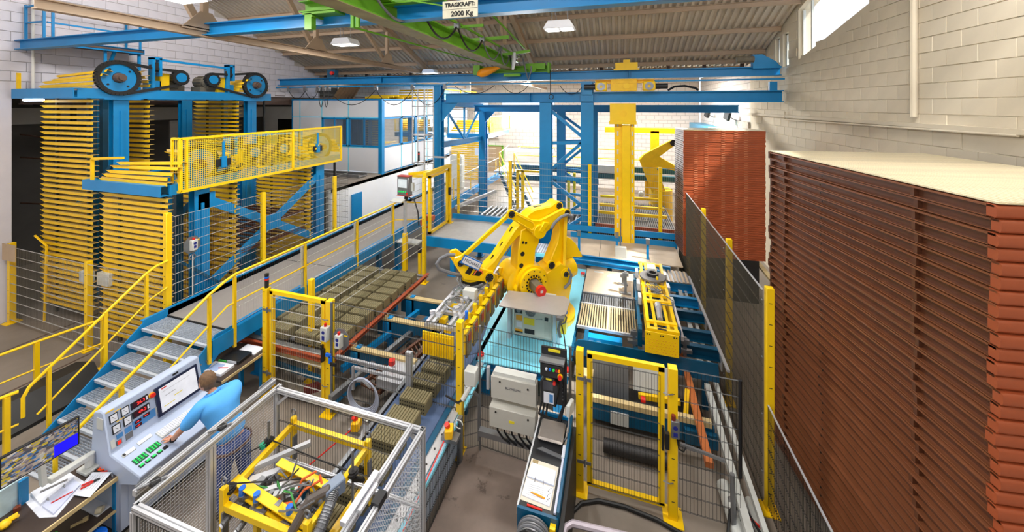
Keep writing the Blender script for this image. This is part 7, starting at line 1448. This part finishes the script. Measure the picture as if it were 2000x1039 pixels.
for a, b in (((-4.0,3.3,1.4),(-2.78,3.28,1.36)), ((-3.9,2.78,1.42),(-2.78,3.28,1.34)), ((-4.0,3.3,1.42),(-4.02,3.2,1.36)), ((-4.1,3.1,1.38),(-3.98,3.28,1.39))): part(WC, 'cutting_wire', MB().tube([a,b],.007,5), BLK)
for k, (x, y) in enumerate(((-3.78,2.82),(-3.58,2.82),(-3.15,2.82))):
    v = part(WC, 'valve', MB().box(x-.05,y-.05,1.12,x+.05,y+.05,1.26).cyl((x-.06,y-.08,1.16),(x-.06,y-.16,1.14),.03,10).cyl((x,y,1.26),(x,y,1.31),.035,10), STE, bevel=.004); part(v, 'blue_cap', MB().cyl((x,y,1.31),(x,y,1.38),.032,10), BLB); part(v, 'gauge', MB().cyl((x-.06,y-.16,1.14),(x-.065,y-.175,1.135),.026,12), PAP)
part(WC, 'dust_hose', MB().tube([(-2.98,2.62,.95),(-3.0,2.72,1.3),(-2.94,2.86,1.46),(-2.84,2.98,1.47),(-2.78,3.02,1.36)], .045, 10), M('hose_brown_grey',(92,84,80),.5)); 
hp = [V(-2.78,3.0,1.42), V(-2.74,2.9,1.42), V(-2.72,2.78,1.36), V(-2.72,2.62,1.24), V(-2.74,2.45,1.1)]; part(WC, 'ribbed_hose', MB().tube(hp, .05, 10), HOS); m = MB()
for k in range(24):
    t = k/24*4; i = int(t); a = hp[i].lerp(hp[i+1], t-i); d = (hp[i+1]-hp[i]).normalized(); m.ringdisc(a, a+d*.008, .045, .057, 10)
part(WC, 'hose_rib', m, STE, kind='stuff')
part(WC, 'connector_box', MB().cbox((-2.82,3.05,1.42),(.12,.2,.14),-.4), M('box_blue_grey',(120,134,156),.4), bevel=.01); part(WC, 'connector_box', MB().cbox((-3.65,2.9,1.05),(.1,.08,.2),.2), GRY, bevel=.008); part(WC, 'round_weight', MB().ringdisc((-3.0,2.78,1.2),(-2.98,2.74,1.2),.02,.05,14), STE)
random.seed(5)
for nm, mt, n_ in (('orange_cable', ORW, 3), ('green_cable', GRW, 2), ('grey_cable', HOS, 8), ('black_cable', BLKP, 4)):
    for k in range(n_):
        x = random.uniform(-3.9,-3.2); y = random.uniform(2.8,3.05); p = [V(x,y,1.3)]
        for j in range(5): p.append(p[-1]+V(random.uniform(.0,.16),random.uniform(-.06,.07),random.choice((-.06,.06,.09,-.09))))
        part(WC, nm, MB().tube(p, .009 if mt != ORW else .012, 5), mt)
m = MB()
for k in range(40): m.cbox((random.uniform(-3.8,-3.0), random.uniform(2.75,3.15), random.uniform(1.15,1.32)), (random.uniform(.03,.1),random.uniform(.03,.1),random.uniform(.03,.08)), random.uniform(0,1.5))
part(WC, 'fitting', m, STE, kind='stuff'); part(WC, 'base_frame', MB().box(-3.95,2.75,.04,-3.85,3.6,.12).box(-2.9,2.75,.04,-2.8,3.6,.12), YEL2); part(WC, 'blue_block', MB().box(-3.72,3.4,.62,-3.6,3.5,.8), BLUD)
part(WC, 'side_arm', MB().bar((-3.55,2.8,1.1),(-3.6,2.85,.3),.05), YEL)
# ---------------- control boxes on the mesh fence
LG = M('box_warm_grey', (186, 184, 176), .4, var=.03)
k1 = thing('control_box', 'flat grey control box on the fence, upper of the pair', 'box', (-1.45, 5.0, 1.1)); part(k1, 'box_body', MB().box(-1.78,4.97,1.1,-1.1,5.1,1.42), LG, bevel=.008); part(k1, 'lock', MB().cyl((-1.64,4.97,1.36),(-1.64,4.962,1.36),.014,8), BLK); part(k1, 'lock', MB().cyl((-1.22,4.97,1.34),(-1.22,4.962,1.34),.014,8), BLK); part(k1, 'cable_duct', MB().box(-1.75,5.0,1.42,-1.12,5.12,1.47), GRY); part(k1, 'side_rail', MB().box(-1.86,5.0,1.18,-1.82,5.06,1.5), ALU)
text_part(k1, 'lettering', 'BL.ZMELPNI', .045, M('faint_ink',(90,90,100),.6), (-1.44,4.966,1.29), (R(90),0,0), .001)
k2 = thing('control_box', 'deep grey control box with yellow sticker on the fence, lower of the pair', 'box', (-1.45, 5.0, .72)); part(k2, 'box_body', MB().box(-1.78,4.9,.74,-1.1,5.12,1.03), LG, bevel=.008); part(k2, 'lock', MB().cyl((-1.68,4.9,.97),(-1.68,4.892,.97),.014,8), BLK); part(k2, 'lock', MB().cyl((-1.2,4.9,.97),(-1.2,4.892,.97),.014,8), BLK); part(k2, 'yellow_sticker', MB().box(-1.48,4.897,.86,-1.4,4.9,.895), YL)
m = MB()
for k in range(6): m.tube([(-1.7+.11*k,5.0,.74),(-1.68+.11*k,4.99,.62),(-1.6+.11*k,5.0,.52),(-1.5+.1*k,5.02,.45)],.014,5)
part(k2, 'cable', m, BLK, kind='stuff'); part(k2, 'cable_trunk', MB().box(-2.0,5.03,.42,-.7,5.12,.5), STE)
TPD = thing('teach_pendant', 'black teach pendant holder with coloured buttons hung on the fence', 'control panel', (-.85, 5.0, 1.1))
part(TPD, 'back_board', MB().box(-1.03,5.0,1.2,-.67,5.03,1.98), BLKP); part(TPD, 'yellow_label', MB().box(-.93,4.99,1.93,-.76,5.0,1.965), YL); bx = part(TPD, 'button_box', MB().box(-1.02,4.86,1.66,-.7,5.0,1.86), BLKP, bevel=.01); part(TPD, 'box_lid', MB().box(-1.03,4.86,1.84,-.69,5.0,1.875), STE)
for x, mt in ((-.93,PAP),(-.88,BLB),(-.83,EM('button_green',(30,200,70),.3)),(-.79,M('btn_dark_red',(150,20,20),.4)),(-.755,ORA)): part(bx, 'button', MB().cyl((x,4.86,1.78),(x,4.84,1.78),.016,10), mt)
eb_ = part(bx, 'emergency_stop', MB().cyl((-.74,4.86,1.71),(-.74,4.845,1.71),.035,16), YEL); part(eb_, 'button', MB().cyl((-.74,4.845,1.71),(-.74,4.81,1.71),.025,14), RED)
pd = part(TPD, 'pendant', MB().prism([(-1.02,1.3),(-.8,1.25),(-.76,1.55),(-.84,1.66),(-.97,1.66),(-1.03,1.55)], (0,4.93,0), X_, Z_, -.06, .06), BLKP, bevel=.015); part(pd, 'pendant_screen', MB().box(-.98,4.865,1.48,-.84,4.87,1.6), M('dark_screen',(60,62,70),.2)); part(pd, 'keypad', MB().box(-.97,4.865,1.3,-.83,4.87,1.45), PAP); part(pd, 'blue_keys', MB().box(-.89,4.862,1.32,-.84,4.866,1.43), PB); part(pd, 'stop_button', MB().cyl((-.82,4.87,1.6),(-.82,4.84,1.6),.02,10), RED); part(pd, 'warning_strip', MB().box(-.94,4.865,1.62,-.86,4.87,1.64), YL)
for k in range(3): part(TPD, 'cable', MB().tube([(-1.0+.04*k,4.95,1.28),(-1.05+.05*k,4.93,1.08),(-.9,4.93,.98+.02*k),(-.75-.02*k,4.95,1.02),(-.7,4.98,1.25),(-.72,4.99,1.7)],.016,6), BLKP)
m = MB()
for k in range(9): m.cyl((-.72,4.99,1.3+.05*k),(-.72,4.98,1.3+.05*k),.008,6)
part(TPD, 'rivet', m, STE, kind='stuff')
fx = thing('sensor_box', 'small grey box with cable gland hung beside the tall single fence post', 'box', (-2.1,5.0,1.2)); part(fx, 'box_body', MB().box(-2.2,4.95,1.2,-2.02,5.1,1.42), GRY, bevel=.01); part(fx, 'plug', MB().cyl((-2.1,5.0,1.2),(-2.2,4.9,1.02),.035,10), GRY); part(fx, 'cable', MB().tube([(-2.2,4.9,1.02),(-2.28,4.9,.96),(-2.5,4.95,.98)],.015,6), BLK); part(fx, 'handle_bar', MB().tube([(-2.04,5.15,.25),(-2.02,5.1,.3),(-2.02,5.1,.95),(-2.08,5.05,1.05)],.022,8), STE)
# ---------------- bench
BN = thing('test_bench', 'narrow dark blue bench with black top between walkway plate and right gate', 'bench', (-.82,4.4,0))
part(BN, 'bench_top', MB().box(-1.04,3.8,.96,-.66,5.02,.99), BLKP); part(BN, 'front_panel', MB().box(-1.05,3.78,.0,-.6,3.81,1.0), BLUD); part(BN, 'side_panel', MB().box(-.62,3.8,.0,-.59,5.05,1.06), BLUD); part(BN, 'left_edge', MB().box(-1.06,3.8,.9,-1.04,5.02,1.0), ALU); part(BN, 'rear_edge', MB().box(-1.05,5.02,.9,-.6,5.05,1.03), BLU); part(BN, 'side_panel', MB().box(-1.05,3.82,0,-1.03,5.02,.9), BLKP); part(BN, 'yellow_strip', MB().box(-.68,3.72,.4,-.62,3.78,.95), YEL); part(BN, 'black_side', MB().box(-.585,3.7,.0,-.54,5.0,.95), BLK)
sc = thing('platform_scale', 'grey platform scale with display pole standing on the bench', 'scale', (-.83,4.75,.99)); part(sc, 'platform', MB().box(-1.0,4.6,1.01,-.67,4.92,1.05), M('scale_plate',(150,142,136),.4,.4,var=.1,scale=5), bevel=.02); part(sc, 'base', MB().box(-.98,4.62,.99,-.69,4.9,1.01), BLKP); part(sc, 'pole', MB().tube([(-.66,4.7,1.0),(-.63,4.75,1.02),(-.62,4.8,1.1),(-.62,4.9,1.2)],.014,6), STE); part(sc, 'display', MB().cbox((-.61,4.9,1.28),(.05,.16,.16),-.3), GRY, bevel=.008)
tl_ = thing('strip_light', 'white strip light lying along the right edge of the bench', 'lamp', (-.63,4.15,.99)); part(tl_, 'tube', MB().box(-.655,3.83,.99,-.63,4.5,1.01), M('strip_white',(214,216,236),.4)); part(tl_, 'end_cap', MB().box(-.665,4.45,.99,-.62,4.62,1.02), PAP)
solo('steel_ruler', 'grey steel blade lying across the black bench top', 'ruler', MB().prism([(-.99,4.5),(-.92,4.54),(-.67,4.50),(-.67,4.45)], (0,0,.99), X_, Y_, 0, .008), STE)
fo = thing('open_folder', 'open folder with white sheets and orange pen on the bench', 'folder', (-.85,4.1,.99)); part(fo, 'cover', MB().prism([(-1.04,3.87),(-1.02,4.36),(-.68,4.34),(-.69,3.85)], (0,0,.99), X_, Y_, 0, .006), M('folder_cream',(214,206,190),.6)); part(fo, 'upper_sheet', MB().prism([(-1.02,4.12),(-1.0,4.29),(-.7,4.27),(-.7,4.10)], (0,0,.996), X_, Y_, 0, .02), M('sheet_blue_white',(214,222,244),.7)); part(fo, 'lower_sheet', MB().prism([(-1.03,3.91),(-1.02,4.1),(-.7,4.08),(-.71,3.88)], (0,0,.996), X_, Y_, 0, .012), PAP); part(fo, 'tab', MB().box(-1.0,4.31,.996,-.93,4.35,1.0), M('tab_tan',(160,140,100),.6)); part(fo, 'rings', MB().tube([(-.92,4.08,1.0),(-.92,4.1,1.03),(-.92,4.13,1.01)],.005,5).tube([(-.82,4.07,1.0),(-.82,4.09,1.03),(-.82,4.12,1.01)],.005,5), STE, kind='stuff')
m = MB()
for k in range(6): m.box(-.98,3.93+.022*k,1.0085,-.8,3.932+.022*k,1.009)
part(fo, 'ruled_line', m, STE, kind='stuff'); m = MB()
for k in range(9): m.cbox((-.75+.012*(k%3),3.92+.018*k,1.0088),(.012,.006,.001))
part(fo, 'ink_mark', m, BLK, kind='stuff')
solo('pen', 'orange pen lying on the open folder sheets', 'pen', MB().tube([(-.94,3.955,1.018),(-.85,3.945,1.018),(-.77,3.935,1.018)],[.004,.009,.008],6), ORA); solo('pen', 'red marker lying at the front edge of the bench', 'pen', MB().cyl((-.95,3.835,.998),(-.78,3.83,.998),.01,8), RED)
cr_ = thing('cable_reel', 'black cable reel with grey hose wound round it at the bench front', 'reel', (-.85,3.68,.75))
part(cr_, 'drum', MB().cyl((-.85,3.76,.82),(-.85,3.60,.82),.15,22), BLKP); part(cr_, 'red_mark', MB().cyl((-.85,3.6,.85),(-.85,3.595,.85),.014,8), RED)
for k in range(5): part(cr_, 'hose_loop', MB().tube(arc((-.85,3.75-.03*k,.82),.165+.006*(k%2),-10,190,18,X_,Z_),.013,6), HOS if k % 2 else STE)
part(cr_, 'black_cable', MB().tube([(-.7,3.65,.8),(-.66,3.62,.9),(-.72,3.6,.98),(-.9,3.6,1.0),(-1.0,3.62,.9),(-1.03,3.6,.7)],.014,6), BLK)
struct('trim_11', MB().prism([(-2.28,3.0),(-2.26,5.25),(-1.0,5.25),(-1.04,3.0)], (0,0,0), X_, Y_, .0, .03), GRD)
LFc = thing('low_fence', 'low dark mesh fence on short post along the belt conveyor', 'fence', (-2.3,4.2,0)); panel(LFc, (-2.27,2.6), (-2.27,4.95), .05, .62, WIRED, .03, .2, .003); part(LFc, 'end_post', MB().box(-2.3,4.93,0,-2.24,5.0,.7), STE)
tb = thing('grey_tub', 'grey tub with rounded pale rim at the bottom picture edge', 'tub', (-.1,3.6,0)); part(tb, 'tub_body', MB().box(-.5,3.0,.1,.9,3.86,.86), BLKP, bevel=.05); part(tb, 'rim', MB().tube([(-.53,3.0,.88),(-.55,3.72,.88),(-.53,3.84,.88),(-.46,3.9,.88),(.2,3.95,.88),(.95,4.0,.88)],.032,8), M('rim_pale',(176,166,176),.4,.2)); part(tb, 'skid', MB().box(-.4,3.05,0,.8,3.75,.1), BLK)
solo('floor_hose', 'thick black hose lying in an arc in front of the right gate', 'hose', MB().tube([(-.58,4.74,.03),(-.46,4.9,.03),(-.24,5.0,.03),(.1,5.02,.03),(.5,4.98,.03),(.85,4.88,.03),(1.1,4.8,.03),(1.3,4.6,.03)],.025,8), BLK)
th = thing('valve_loop', 'black hose loop with red valve handle at the end of the floor tube', 'hose', (1.55,5.2,0)); part(th, 'hose', MB().tube([(1.3,4.5,.03),(1.28,4.9,.1),(1.38,5.15,.25),(1.55,5.2,.3),(1.68,5.0,.2),(1.75,4.8,.05)],.018,6), BLK); part(th, 'red_handle', MB().bar((1.58,5.12,.26),(1.74,5.05,.2),.02), RED); part(th, 'flange', MB().cyl((1.5,5.3,.12),(1.5,5.36,.12),.13,14), STE)
